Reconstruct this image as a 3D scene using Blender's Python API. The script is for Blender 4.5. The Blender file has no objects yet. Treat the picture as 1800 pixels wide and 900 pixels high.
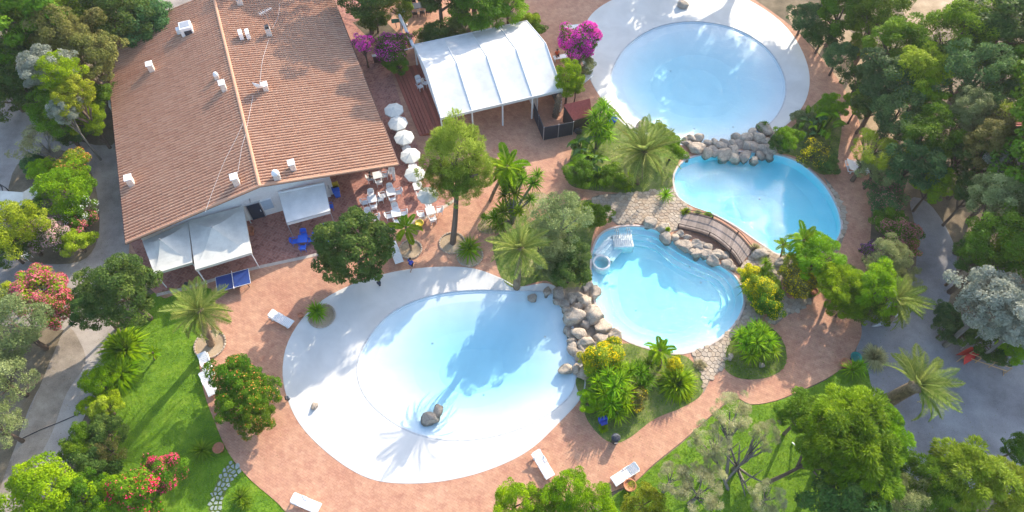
import bpy, bmesh, math, random
import numpy as np
from mathutils import Vector, Matrix, noise
from mathutils.geometry import tessellate_polygon

SC = bpy.context.scene
COL = SC.collection
R = math.radians

# ------------------------------------------------------------------ camera
F_PX, PITCH, CAM_H = 1215.0, R(57.0), 50.0
cam_data = bpy.data.cameras.new("camera")
cam = bpy.data.objects.new("camera", cam_data)
COL.objects.link(cam)
cam.location = (0, 0, CAM_H)
cam.rotation_euler = (R(90) - PITCH, 0, 0)
cam_data.sensor_width = 36.0
cam_data.lens = 36.0 * F_PX / 1800.0
cam_data.clip_start = 0.5
cam_data.clip_end = 3000.0
SC.camera = cam

# ------------------------------------------------------------------ light
SUN_EL, SUN_AZ = R(27.0), math.atan2(0.54, 0.84)
world = bpy.data.worlds.new("World")
SC.world = world
world.use_nodes = True
wn = world.node_tree
for n in list(wn.nodes):
    wn.nodes.remove(n)
wo = wn.nodes.new("ShaderNodeOutputWorld")
wb = wn.nodes.new("ShaderNodeBackground")
ws = wn.nodes.new("ShaderNodeTexSky")
ws.sky_type = 'NISHITA'
ws.sun_disc = False
ws.sun_elevation = SUN_EL
ws.sun_rotation = SUN_AZ
ws.air_density = 1.0
ws.dust_density = 1.6
wb.inputs['Strength'].default_value = 0.15
wn.links.new(ws.outputs[0], wb.inputs[0])
wn.links.new(wb.outputs[0], wo.inputs[0])
sun_data = bpy.data.lights.new("sun", 'SUN')
sun_data.energy = 2.55
sun_data.angle = R(0.5)
sun_data.color = (1.0, 0.89, 0.74)
sun = bpy.data.objects.new("sun", sun_data)
COL.objects.link(sun)
sun.location = (30, 40, 60)
sd = Vector((-math.sin(SUN_AZ) * math.cos(SUN_EL), -math.cos(SUN_AZ) * math.cos(SUN_EL), -math.sin(SUN_EL)))
sun.rotation_euler = sd.to_track_quat('-Z', 'Y').to_euler()
SC.view_settings.view_transform = 'Standard'
SC.view_settings.look = 'None'
SC.view_settings.gamma = 1.0
SC.view_settings.use_curve_mapping = False
SC.view_settings.exposure = 1.57
HAZE = 0.00022
SC.render.engine = 'CYCLES'
SC.cycles.max_bounces = 8
SC.cycles.transparent_max_bounces = 16

# ------------------------------------------------------------------ helpers
_s, _c = math.sin(PITCH), math.cos(PITCH)

def at(px, py, z=0.0):
    """point of height z seen at a photograph pixel"""
    u, v = px - 900.0, py - 450.0
    t = (CAM_H - z) / (F_PX * _s + v * _c)
    return Vector((u * t, (F_PX * _c - v * _s) * t, z))

def mpp(py, z=0.0):
    """metres per pixel at a row"""
    return (CAM_H - z) / (F_PX * _s + (py - 450.0) * _c)

def tag(o, label=None, cat=None, group=None, kind=None):
    if label: o['label'] = label
    if cat: o['category'] = cat
    if group: o['group'] = group
    if kind: o['kind'] = kind
    return o

def empty(name, loc=(0, 0, 0), rz=0.0):
    o = bpy.data.objects.new(name, None)
    COL.objects.link(o)
    o.location = loc
    o.rotation_euler = (0, 0, rz)
    o.empty_display_size = 0.2
    return o

def link(name, me, mat=None, parent=None, loc=None, rot=None, scale=None):
    o = bpy.data.objects.new(name, me)
    COL.objects.link(o)
    if mat is not None and len(me.materials) == 0:
        me.materials.append(mat)
    if parent is not None: o.parent = parent
    if loc is not None: o.location = loc
    if rot is not None: o.rotation_euler = rot
    if scale is not None: o.scale = scale
    return o

def copy_tree(o, parent=None):
    c = o.copy()
    COL.objects.link(c)
    if parent is not None: c.parent = parent
    for ch in list(o.children):
        copy_tree(ch, c)
    return c

class MB:
    def __init__(s):
        s.v, s.f = [], []
    def add(s, vs, fs):
        b = len(s.v)
        s.v += [tuple(p) for p in vs]
        s.f += [tuple(i + b for i in f) for f in fs]
        return s
    def box(s, c, size, rz=0.0, M=None):
        x, y, z = size[0] / 2, size[1] / 2, size[2] / 2
        vs = [Vector((a, b, d)) for d in (-z, z) for a, b in ((-x, -y), (x, -y), (x, y), (-x, y))]
        m = M if M is not None else Matrix.Rotation(rz, 3, 'Z')
        vs = [m @ p + Vector(c) for p in vs]
        return s.add(vs, [(3, 2, 1, 0), (4, 5, 6, 7), (0, 1, 5, 4), (1, 2, 6, 5), (2, 3, 7, 6), (3, 0, 4, 7)])
    def bevbox(s, c, size, b=0.02, rz=0.0):
        x, y, z = size[0] / 2, size[1] / 2, size[2] / 2
        rings = [(x - b, y - b, -z), (x, y, -z + b), (x, y, z - b), (x - b, y - b, z)]
        m = Matrix.Rotation(rz, 3, 'Z')
        vs = []
        for (a, q, h) in rings:
            for (sx, sy) in ((-1, -1), (1, -1), (1, 1), (-1, 1)):
                vs.append(m @ Vector((sx * a, sy * q, h)) + Vector(c))
        fs = [(3, 2, 1, 0), (12, 13, 14, 15)]
        for k in range(3):
            for i in range(4):
                j = (i + 1) % 4
                fs.append((k * 4 + i, k * 4 + j, k * 4 + 4 + j, k * 4 + 4 + i))
        return s.add(vs, fs)
    def tube(s, pts, rad, n=8, cap=True):
        pts = [Vector(p) for p in pts]
        if not hasattr(rad, '__len__'): rad = [rad] * len(pts)
        vs, fs = [], []
        ref = None
        for i, p in enumerate(pts):
            d = (pts[min(i + 1, len(pts) - 1)] - pts[max(i - 1, 0)])
            d = d.normalized() if d.length > 1e-9 else Vector((0, 0, 1))
            if ref is None:
                ref = Vector((1, 0, 0)) if abs(d.x) < 0.8 else Vector((0, 1, 0))
            a = (ref - d * ref.dot(d)).normalized()
            ref = a
            b = d.cross(a)
            for k in range(n):
                t = 2 * math.pi * k / n
                vs.append(p + (a * math.cos(t) + b * math.sin(t)) * rad[i])
        for i in range(len(pts) - 1):
            for k in range(n):
                l = (k + 1) % n
                fs.append((i * n + k, i * n + l, (i + 1) * n + l, (i + 1) * n + k))
        if cap:
            fs.append(tuple(range(n - 1, -1, -1)))
            fs.append(tuple((len(pts) - 1) * n + k for k in range(n)))
        return s.add(vs, fs)
    def lathe(s, prof, n=16, c=(0, 0, 0), cap=True):
        c = Vector(c)
        vs, fs = [], []
        for (r, z) in prof:
            for k in range(n):
                t = 2 * math.pi * k / n
                vs.append(c + Vector((r * math.cos(t), r * math.sin(t), z)))
        for i in range(len(prof) - 1):
            for k in range(n):
                l = (k + 1) % n
                fs.append((i * n + k, i * n + l, (i + 1) * n + l, (i + 1) * n + k))
        if cap:
            fs.append(tuple(range(n - 1, -1, -1)))
            fs.append(tuple((len(prof) - 1) * n + k for k in range(n)))
        return s.add(vs, fs)
    def mesh(s, name, smooth=False):
        me = bpy.data.meshes.new(name)
        me.from_pydata(s.v, [], s.f)
        if smooth:
            me.polygons.foreach_set('use_smooth', [True] * len(me.polygons))
        me.update()
        return me
    def build(s, name, mat, parent=None, smooth=False, **k):
        return link(name, s.mesh(name, smooth), mat, parent, **k)

def smooth_curve(pts, k=8, closed=True):
    n = len(pts)
    out = []
    rng = range(n) if closed else range(n - 1)
    for i in rng:
        if closed:
            p = [Vector(pts[(i + j) % n]) for j in (-1, 0, 1, 2)]
        else:
            p = [Vector(pts[max(0, min(n - 1, i + j))]) for j in (-1, 0, 1, 2)]
        for q in range(k):
            t = q / k
            out.append(0.5 * ((2 * p[1]) + (p[2] - p[0]) * t + (2 * p[0] - 5 * p[1] + 4 * p[2] - p[3]) * t * t
                              + (3 * p[1] - p[0] - 3 * p[2] + p[3]) * t ** 3))
    if not closed: out.append(Vector(pts[-1]))
    return out

def gp(pxs, z=0.0, k=6, closed=True, smooth=True):
    w = [at(x, y, 0) for x, y in pxs]
    w = smooth_curve(w, k, closed) if smooth else w
    return [Vector((p.x, p.y, z)) for p in w]

def sheet(name, outline, holes, z, mat, skirt=0.0, kind='structure', parent=None):
    polys = [[Vector((p.x, p.y, 0)) for p in outline]] + [[Vector((p.x, p.y, 0)) for p in h] for h in holes]
    tris = tessellate_polygon(polys)
    allp = [p for q in polys for p in q]
    vs = [(p.x, p.y, z) for p in allp]
    fs = []
    for t in tris:
        a, b, c = [allp[i] for i in t]
        cr = (b.x - a.x) * (c.y - a.y) - (b.y - a.y) * (c.x - a.x)
        if abs(cr) < 1e-9: continue
        fs.append(tuple(t) if cr > 0 else tuple(reversed(t)))
    if skirt > 0:
        b = len(vs); n = len(outline)
        vs += [(p.x, p.y, z - skirt) for p in outline]
        for i in range(n):
            j = (i + 1) % n
            fs.append((i, j, b + j, b + i))
    me = bpy.data.meshes.new(name)
    me.from_pydata(vs, [], fs)
    me.update()
    o = link(name, me, mat, parent)
    if kind: o['kind'] = kind
    return o

def inside(p, poly):
    c = False
    n = len(poly)
    for i in range(n):
        a, b = poly[i], poly[(i + 1) % n]
        if (a.y > p[1]) != (b.y > p[1]) and p[0] < (b.x - a.x) * (p[1] - a.y) / (b.y - a.y) + a.x:
            c = not c
    return c

# ------------------------------------------------------------------ materials
class NT:
    def __init__(s, name):
        s.m = bpy.data.materials.new(name)
        s.m.use_nodes = True
        s.t = s.m.node_tree
        for n in list(s.t.nodes): s.t.nodes.remove(n)
        s.out = s.t.nodes.new('ShaderNodeOutputMaterial')
    def n(s, kind, **inp):
        nd = s.t.nodes.new(kind)
        for k, v in inp.items():
            if k.startswith('_'):
                setattr(nd, k[1:], v)
            else:
                key = k.replace('__', ' ')
                s.set(nd.inputs[key], v)
        return nd
    def set(s, sock, v):
        if hasattr(v, 'is_output'):
            s.t.links.new(v, sock)
        else:
            if isinstance(v, tuple) and len(v) == 3 and sock.type == 'RGBA': v = v + (1,)
            sock.default_value = v
    def mix(s, f, a, b, mode='MIX'):
        nd = s.t.nodes.new('ShaderNodeMix')
        nd.data_type = 'RGBA'; nd.blend_type = mode
        s.set(nd.inputs[0], f); s.set(nd.inputs[6], a); s.set(nd.inputs[7], b)
        return nd.outputs[2]
    def math(s, op, a, b=0.0):
        nd = s.t.nodes.new('ShaderNodeMath'); nd.operation = op
        s.set(nd.inputs[0], a); s.set(nd.inputs[1], b)
        return nd.outputs[0]
    def noise(s, scale, detail=4.0, rough=0.6, vec=None, dist=0.0):
        nd = s.t.nodes.new('ShaderNodeTexNoise')
        nd.inputs['Scale'].default_value = scale; nd.inputs['Detail'].default_value = detail
        nd.inputs['Roughness'].default_value = rough; nd.inputs['Distortion'].default_value = dist
        s.set(nd.inputs['Vector'], vec if vec is not None else s.obj())
        return nd.outputs[0]
    def obj(s):
        if not hasattr(s, '_o'):
            s._o = s.t.nodes.new('ShaderNodeTexCoord').outputs['Object']
        return s._o
    def ramp(s, f, stops):
        nd = s.t.nodes.new('ShaderNodeValToRGB')
        el = nd.color_ramp.elements
        while len(el) < len(stops): el.new(0.5)
        for e, (p, c) in zip(el, stops):
            e.position = p; e.color = tuple(c) + (1,) if len(c) == 3 else c
        s.set(nd.inputs[0], f)
        return nd.outputs[0]
    def bump(s, h, strength=0.3, dist=0.02):
        nd = s.t.nodes.new('ShaderNodeBump')
        nd.inputs['Strength'].default_value = strength; nd.inputs['Distance'].default_value = dist
        s.set(nd.inputs['Height'], h)
        return nd.outputs[0]
    def pbr(s, color, rough=0.7, normal=None, **kw):
        b = s.t.nodes.new('ShaderNodeBsdfPrincipled')
        s.set(b.inputs['Base Color'], color); s.set(b.inputs['Roughness'], rough)
        if normal is not None: s.set(b.inputs['Normal'], normal)
        for k, v in kw.items(): s.set(b.inputs[k.replace('__', ' ')], v)
        s.t.links.new(b.outputs[0], s.out.inputs['Surface'])
        return s.m

def plain(name, col, rough=0.6, var=0.12, scale=6.0, metal=0.0):
    m = NT(name)
    f = m.noise(scale, 4)
    lo = tuple(c * (1 - var) for c in col); hi = tuple(min(1, c * (1 + var)) for c in col)
    return m.pbr(m.ramp(f, [(0.3, lo), (0.7, hi)]), rough, m.bump(m.noise(scale * 6, 3), 0.15, 0.01), Metallic=metal)

M = {}
M['white_plastic'] = plain('white_plastic', (0.78, 0.78, 0.77), 0.45, 0.04)
M['white_paint'] = plain('white_paint', (0.74, 0.74, 0.73), 0.7, 0.06)
M['canvas'] = plain('white_canvas', (0.70, 0.69, 0.66), 0.8, 0.11, 0.9)
M['cream_canvas'] = plain('cream_canvas', (0.58, 0.57, 0.51), 0.85, 0.13, 1.3)
M['blue_plastic'] = plain('blue_plastic', (0.02, 0.12, 0.62), 0.4, 0.1)
M['teal_plastic'] = plain('teal_plastic', (0.01, 0.22, 0.18), 0.4, 0.1)
M['yellow_plastic'] = plain('yellow_plastic', (0.65, 0.48, 0.03), 0.5, 0.1)
M['red_cloth'] = plain('red_cloth', (0.55, 0.03, 0.02), 0.8, 0.15)
M['orange_cloth'] = plain('orange_cloth', (0.62, 0.10, 0.03), 0.8, 0.15)
M['blue_cloth'] = plain('blue_cloth', (0.03, 0.06, 0.42), 0.8, 0.15)
M['dark_cloth'] = plain('dark_cloth', (0.035, 0.03, 0.04), 0.8, 0.2)
M['skin'] = plain('skin', (0.42, 0.24, 0.16), 0.55, 0.06)
M['hair'] = plain('hair', (0.03, 0.02, 0.015), 0.6, 0.2)
M['black_metal'] = plain('black_metal', (0.025, 0.025, 0.03), 0.5, 0.2)
M['navy_panel'] = plain('navy_panel', (0.022, 0.028, 0.045), 0.6, 0.15)
M['grey_metal'] = plain('grey_metal', (0.42, 0.42, 0.43), 0.4, 0.1, metal=0.5)
M['terracotta_pot'] = plain('terracotta_pot', (0.42, 0.16, 0.08), 0.75, 0.15)
M['table_blue'] = plain('table_blue', (0.025, 0.055, 0.21), 0.4, 0.1)
M['glass_dark'] = plain('dark_glass', (0.03, 0.045, 0.07), 0.12, 0.1)
M['pane'] = plain('pale_pane', (0.42, 0.52, 0.62), 0.2, 0.1)
M['rust'] = plain('barrier_metal', (0.55, 0.35, 0.16), 0.6, 0.2)
M['fascia'] = plain('brown_fascia', (0.13, 0.06, 0.045), 0.7, 0.2)
M['chimney'] = plain('chimney_render', (0.62, 0.56, 0.50), 0.85, 0.18)
M['soil'] = plain('bed_soil', (0.11, 0.085, 0.05), 0.95, 0.4, 1.5)
M['step_stone'] = plain('step_stone', (0.33, 0.36, 0.33), 0.85, 0.15, 4)
M['bark'] = None

def m_bark(name, a, b, sc=9):
    m = NT(name)
    mp = m.n('ShaderNodeMapping', Vector=m.obj(), Scale=(1, 1, 0.25)).outputs[0]
    f = m.noise(sc, 5, 0.7, mp)
    return m.pbr(m.ramp(f, [(0.3, a), (0.7, b)]), 0.9, m.bump(f, 0.6, 0.03))
M['bark'] = m_bark('bark', (0.07, 0.045, 0.03), (0.20, 0.14, 0.10))
M['grey_bark'] = m_bark('grey_bark', (0.10, 0.09, 0.075), (0.27, 0.24, 0.20))
M['palm_bark'] = m_bark('palm_bark', (0.09, 0.06, 0.035), (0.33, 0.23, 0.14), 5)

def m_wood(name, a, b):
    m = NT(name)
    rnd = m.n('ShaderNodeObjectInfo').outputs['Random']
    mp = m.n('ShaderNodeMapping', Vector=m.obj(), Scale=(1.5, 14, 8)).outputs[0]
    f = m.noise(2.0, 5, 0.65, mp)
    c = m.ramp(f, [(0.3, a), (0.7, b)])
    v = m.math('ADD', m.math('MULTIPLY', rnd, 0.5), 0.72)
    hs = m.n('ShaderNodeHueSaturation', Value=v, Color=c)
    return m.pbr(hs.outputs[0], 0.8, m.bump(f, 0.3, 0.01))
M['bridge_wood'] = m_wood('bridge_wood', (0.20, 0.155, 0.13), (0.36, 0.285, 0.24))
M['dark_wood'] = m_wood('dark_wood', (0.05, 0.03, 0.025), (0.11, 0.07, 0.055))
M['red_wood'] = m_wood('red_wood', (0.26, 0.065, 0.04), (0.40, 0.12, 0.075))

# terracotta terrace: large tonal patches, small brick joints, stains
def m_terrace():
    m = NT('terracotta_paving')
    big = m.noise(0.3, 6, 0.7)
    med = m.noise(1.6, 5, 0.7)
    fine = m.noise(14, 4, 0.7)
    c = m.ramp(big, [(0.3, (0.46, 0.205, 0.122)), (0.5, (0.55, 0.285, 0.17)), (0.72, (0.62, 0.355, 0.22))])
    c = m.mix(m.ramp(med, [(0.42, (0, 0, 0)), (0.70, (0.55, 0.55, 0.55))]), c, (0.31, 0.11, 0.075))
    c = m.mix(m.ramp(fine, [(0.35, (0.15, 0.15, 0.15)), (0.6, (0, 0, 0))]), c, (0.72, 0.52, 0.40))
    br = m.n('ShaderNodeTexBrick', Vector=m.n('ShaderNodeMapping', Vector=m.obj(), Rotation=(0, 0, 0.5)).outputs[0],
             Color1=(1, 1, 1), Color2=(0.84, 0.81, 0.80), Mortar=(0.74, 0.73, 0.72), Scale=1.0)
    br.inputs['Mortar Size'].default_value = 0.012
    br.inputs['Brick Width'].default_value = 0.34; br.inputs['Row Height'].default_value = 0.17
    c = m.mix(1.0, c, br.outputs[0], 'MULTIPLY')
    return m.pbr(c, 0.85, m.bump(m.math('ADD', br.outputs[1], fine), 0.25, 0.01))
M['terrace'] = m_terrace()

def m_patio():
    m = NT('patio_bricks')
    mp = m.n('ShaderNodeMapping', Vector=m.obj(), Rotation=(0, 0, R(-68))).outputs[0]
    # herringbone-like: two crossed brick fields chosen by a checker
    out = []
    for k, rot in enumerate((R(-68), R(22))):
        mp = m.n('ShaderNodeMapping', Vector=m.obj(), Rotation=(0, 0, rot)).outputs[0]
        b = m.n('ShaderNodeTexBrick', Vector=mp, Color1=(0.46, 0.20, 0.145), Color2=(0.23, 0.078, 0.058), Mortar=(0.42, 0.27, 0.22), Scale=1.0)
        b.inputs['Mortar Size'].default_value = 0.012
        b.inputs['Brick Width'].default_value = 0.52; b.inputs['Row Height'].default_value = 0.26
        out.append(b)
    mp = m.n('ShaderNodeMapping', Vector=m.obj(), Rotation=(0, 0, R(-23))).outputs[0]
    ch = m.n('ShaderNodeTexChecker', Vector=mp, Scale=1.92)
    c = m.mix(ch.outputs[1], out[0].outputs[0], out[1].outputs[0])
    h = m.mix(ch.outputs[1], out[0].outputs[1], out[1].outputs[1])
    n1 = m.noise(0.7, 5, 0.65)
    c = m.mix(m.ramp(n1, [(0.4, (0, 0, 0)), (0.75, (0.55, 0.55, 0.55))]), c, (0.47, 0.24, 0.185))
    n2 = m.noise(5, 4, 0.7)
    c = m.mix(m.ramp(n2, [(0.5, (0, 0, 0)), (0.8, (0.5, 0.5, 0.5))]), c, (0.20, 0.075, 0.06))
    return m.pbr(c, 0.8, m.bump(h, 0.3, 0.008))
M['patio'] = m_patio()

def m_ground(name, stops, sc=0.5, fine=12, bump=0.5, tint=None):
    m = NT(name)
    f = m.math('ADD', m.math('MULTIPLY', m.noise(sc, 6, 0.65), 0.65), m.math('MULTIPLY', m.noise(fine, 4, 0.75), 0.35))
    c = m.ramp(f, stops)
    return m.pbr(c, 0.95, m.bump(m.noise(fine * 2, 4, 0.8), bump, 0.03))
M['ground'] = m_ground('leaf_litter_ground', [(0.35, (0.07, 0.06, 0.035)), (0.5, (0.17, 0.13, 0.08)), (0.65, (0.30, 0.235, 0.155))], 0.35)
M['gravel'] = m_ground('gravel_road', [(0.38, (0.20, 0.17, 0.15)), (0.5, (0.33, 0.285, 0.25)), (0.63, (0.47, 0.41, 0.35))], 0.25, 16)
M['verge'] = m_ground('sandy_verge', [(0.35, (0.24, 0.17, 0.10)), (0.5, (0.40, 0.29, 0.18)), (0.65, (0.52, 0.41, 0.28))], 0.5)
M['road_side'] = m_ground('sandy_gravel', [(0.38, (0.17, 0.135, 0.10)), (0.5, (0.30, 0.245, 0.19)), (0.63, (0.44, 0.37, 0.29))], 0.4, 16)
M['plaza'] = m_ground('gravel_plaza', [(0.38, (0.17, 0.16, 0.165)), (0.5, (0.28, 0.27, 0.275)), (0.62, (0.40, 0.385, 0.38))], 0.18, 20)
M['lawn'] = m_ground('lawn_turf', [(0.36, (0.065, 0.15, 0.005)), (0.5, (0.125, 0.245, 0.007)), (0.64, (0.215, 0.325, 0.02))], 0.8, 9, 0.8)
M['bed_grass'] = m_ground('bed_grass', [(0.34, (0.05, 0.09, 0.015)), (0.5, (0.14, 0.19, 0.035)), (0.66, (0.30, 0.27, 0.10))], 0.9, 8, 0.8)

def m_white_floor(name, a, b, sc=0.6, rough=0.6):
    m = NT(name)
    f = m.noise(sc, 5, 0.6, None, 0.6)
    g = m.noise(9, 4, 0.7)
    c = m.ramp(f, [(0.3, a), (0.7, b)])
    c = m.mix(m.ramp(g, [(0.55, (0, 0, 0)), (0.85, (0.25, 0.25, 0.25))]), c, tuple(x * 0.8 for x in a))
    return m.pbr(c, rough, m.bump(g, 0.08, 0.01))
M['deck_white'] = m_white_floor('white_pool_deck', (0.55, 0.535, 0.50), (0.68, 0.665, 0.625), 0.35)
M['basin_pale'] = m_white_floor('pale_pool_floor', (0.60, 0.67, 0.70), (0.66, 0.73, 0.76))
M['basin_aqua'] = m_white_floor('aqua_pool_floor', (0.54, 0.74, 0.79), (0.62, 0.80, 0.84))
M['lip_tile'] = plain('grey_pool_lip', (0.50, 0.50, 0.50), 0.6, 0.2, 5)
M['coping'] = m_white_floor('pool_coping', (0.50, 0.40, 0.36), (0.62, 0.52, 0.47), 3)

def m_water(name, absorb, dens):
    m = NT(name)
    w1 = m.noise(1.6, 4, 0.6, m.n('ShaderNodeMapping', Vector=m.obj(), Rotation=(0, 0, 0.6), Scale=(1, 2.6, 1)).outputs[0], 0.4)
    w2 = m.noise(6, 3, 0.6)
    nrm = m.bump(m.math('ADD', w1, m.math('MULTIPLY', w2, 0.35)), 0.6, 0.12)
    fr = m.n('ShaderNodeFresnel', IOR=1.33, Normal=nrm)
    gl = m.n('ShaderNodeBsdfGlossy', Color=(1, 1, 1), Roughness=0.06, Normal=nrm)
    tr = m.n('ShaderNodeBsdfTransparent', Color=(0.97, 0.99, 1.0))
    mx = m.n('ShaderNodeMixShader')
    bf = m.n('ShaderNodeNewGeometry').outputs['Backfacing']
    m.set(mx.inputs[0], m.math('MULTIPLY', fr.outputs[0], m.math('SUBTRACT', 1.0, bf)))
    m.t.links.new(tr.outputs[0], mx.inputs[1]); m.t.links.new(gl.outputs[0], mx.inputs[2])
    m.t.links.new(mx.outputs[0], m.out.inputs['Surface'])
    va = m.n('ShaderNodeVolumeAbsorption', Color=absorb, Density=dens)
    m.t.links.new(va.outputs[0], m.out.inputs['Volume'])
    m.m.cycles.homogeneous_volume = True
    return m.m
M['water_pale'] = m_water('pale_blue_water', (0.0, 0.80, 0.96), 0.23)
M['water_cyan'] = m_water('turquoise_water', (0.0, 0.90, 0.95), 0.26)
M['water_blue'] = m_water('deep_blue_water', (0.0, 0.90, 0.96), 0.36)
M['water_green'] = m_water('green_spa_water', (0.0, 0.80, 0.76), 0.5)

def m_rock():
    m = NT('boulder_stone')
    rnd = m.n('ShaderNodeObjectInfo').outputs['Random']
    f = m.noise(1.6, 6, 0.7)
    g = m.noise(7, 6, 0.8)
    mus = m.n('ShaderNodeTexVoronoi', Vector=m.obj(), Scale=1.7, _feature='DISTANCE_TO_EDGE').outputs[0]
    base = m.ramp(rnd, [(0.0, (0.34, 0.29, 0.235)), (0.35, (0.52, 0.41, 0.30)), (0.7, (0.43, 0.37, 0.30)), (1.0, (0.62, 0.50, 0.36))])
    c = m.mix(m.ramp(f, [(0.38, (0, 0, 0)), (0.62, (0.8, 0.8, 0.8))]), base, (0.31, 0.255, 0.21))
    c = m.mix(m.ramp(g, [(0.5, (0, 0, 0)), (0.7, (0.6, 0.6, 0.6))]), c, (0.58, 0.50, 0.40))
    c = m.mix(m.ramp(mus, [(0.0, (0.6, 0.6, 0.6)), (0.05, (0, 0, 0))]), c, (0.13, 0.10, 0.085))
    z = m.n('ShaderNodeSeparateXYZ', Vector=m.n('ShaderNodeNewGeometry').outputs['Position']).outputs[2]
    zz = m.math('ADD', z, m.math('MULTIPLY', f, 0.10))
    wet = m.n('ShaderNodeMapRange', Value=zz); wet.inputs[1].default_value = 0.02; wet.inputs[2].default_value = 0.14
    wet.inputs[3].default_value = 0.75; wet.inputs[4].default_value = 0.0
    c = m.mix(wet.outputs[0], c, (0.10, 0.095, 0.075))
    return m.pbr(c, 0.92, m.bump(m.math('ADD', f, g), 0.9, 0.08))
M['rock'] = m_rock()

def m_crazy():
    m = NT('crazy_paving_stone')
    rnd = m.n('ShaderNodeObjectInfo').outputs['Random']
    f = m.noise(3, 5, 0.7)
    base = m.ramp(rnd, [(0.0, (0.36, 0.27, 0.19)), (0.4, (0.46, 0.36, 0.26)), (0.75, (0.40, 0.33, 0.26)), (1.0, (0.54, 0.44, 0.33))])
    c = m.mix(m.ramp(f, [(0.4, (0, 0, 0)), (0.75, (0.5, 0.5, 0.5))]), base, (0.30, 0.23, 0.17))
    return m.pbr(c, 0.9, m.bump(f, 0.4, 0.02))
M['crazy'] = m_crazy()
M['mortar'] = plain('paving_mortar', (0.25, 0.20, 0.15), 0.95, 0.25, 4)

def m_tile():
    m = NT('roof_tile')
    at_ = m.n('ShaderNodeAttribute', _attribute_name='v').outputs['Fac']
    n1 = m.noise(0.35, 5, 0.65)
    n2 = m.noise(7, 4, 0.7)
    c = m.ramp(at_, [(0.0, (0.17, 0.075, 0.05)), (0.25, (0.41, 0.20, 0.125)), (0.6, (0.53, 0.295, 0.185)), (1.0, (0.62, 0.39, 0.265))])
    c = m.mix(m.ramp(n1, [(0.35, (0.35, 0.35, 0.35)), (0.6, (0, 0, 0))]), c, (0.56, 0.34, 0.22))
    c = m.mix(m.ramp(n2, [(0.55, (0, 0, 0)), (0.8, (0.12, 0.12, 0.12))]), c, (0.22, 0.12, 0.09))
    return m.pbr(c, 0.85, m.bump(n2, 0.3, 0.01))
M['tile'] = m_tile()

def m_leaf(name, lo, mid, hi, transl=0.32, hv=0.022):
    m = NT(name)
    v = m.n('ShaderNodeAttribute', _attribute_name='v').outputs['Fac']
    rnd = m.n('ShaderNodeObjectInfo').outputs['Random']
    c = m.ramp(v, [(0.0, lo), (0.5, mid), (1.0, hi)])
    h = m.math('ADD', m.math('MULTIPLY', rnd, hv * 2), 0.5 - hv)
    val = m.math('ADD', m.math('MULTIPLY', m.math('FRACT', m.math('MULTIPLY', rnd, 7.31)), 0.5), 0.78)
    c = m.n('ShaderNodeHueSaturation', Hue=h, Saturation=1.12, Value=val, Color=c).outputs[0]
    d = m.n('ShaderNodeBsdfPrincipled', Roughness=0.55)
    m.set(d.inputs['Base Color'], c)
    d.inputs['Specular IOR Level'].default_value = 0.12
    t = m.n('ShaderNodeBsdfTranslucent')
    m.set(t.inputs[0], m.mix(0.5, c, tuple(min(1, x * 1.5) for x in hi), 'MIX'))
    mx = m.n('ShaderNodeMixShader'); mx.inputs[0].default_value = transl
    m.t.links.new(d.outputs[0], mx.inputs[1]); m.t.links.new(t.outputs[0], mx.inputs[2])
    m.t.links.new(mx.outputs[0], m.out.inputs['Surface'])
    return m.m
L = {
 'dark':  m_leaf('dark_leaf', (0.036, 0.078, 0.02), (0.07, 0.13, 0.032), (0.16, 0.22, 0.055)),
 'blue':  m_leaf('bluish_leaf', (0.042, 0.095, 0.036), (0.085, 0.16, 0.058), (0.17, 0.255, 0.09)),
 'mid':   m_leaf('mid_leaf', (0.050, 0.110, 0.013), (0.10, 0.19, 0.022), (0.21, 0.31, 0.045)),
 'lime':  m_leaf('lime_leaf', (0.10, 0.20, 0.010), (0.19, 0.33, 0.016), (0.34, 0.46, 0.035)),
 'yell':  m_leaf('yellowgreen_leaf', (0.13, 0.185, 0.018), (0.25, 0.32, 0.035), (0.40, 0.45, 0.09)),
 'olive': m_leaf('olive_leaf', (0.115, 0.15, 0.058), (0.21, 0.25, 0.10), (0.35, 0.38, 0.19)),
 'silver': m_leaf('silver_leaf', (0.15, 0.18, 0.14), (0.27, 0.30, 0.24), (0.46, 0.46, 0.38)),
 'brown': m_leaf('brownish_leaf', (0.075, 0.09, 0.022), (0.15, 0.16, 0.045), (0.26, 0.245, 0.09)),
 'palm':  m_leaf('palm_leaf', (0.085, 0.14, 0.03), (0.17, 0.235, 0.05), (0.34, 0.37, 0.12)),
 'yucca': m_leaf('yucca_leaf', (0.07, 0.16, 0.012), (0.14, 0.28, 0.02), (0.28, 0.43, 0.045)),
 'dry':   m_leaf('dry_leaf', (0.20, 0.18, 0.09), (0.33, 0.30, 0.16), (0.50, 0.46, 0.28)),
 'tam': m_leaf('tamarisk_leaf', (0.20, 0.22, 0.10), (0.36, 0.37, 0.19), (0.56, 0.55, 0.34)),
 'feath': m_leaf('feathery_leaf', (0.10, 0.155, 0.025), (0.20, 0.285, 0.045), (0.36, 0.44, 0.10)),
 'fernl': m_leaf('fern_tree_leaf', (0.06, 0.135, 0.014), (0.13, 0.245, 0.02), (0.27, 0.39, 0.04)),
 'grass': m_leaf('grass_blade', (0.085, 0.18, 0.005), (0.15, 0.275, 0.008), (0.25, 0.37, 0.02), 0.5, 0.0),
}
def m_flower(name, lo, hi):
    return m_leaf(name, lo, tuple((a + b) / 2 for a, b in zip(lo, hi)), hi, 0.3, 0.01)
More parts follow.
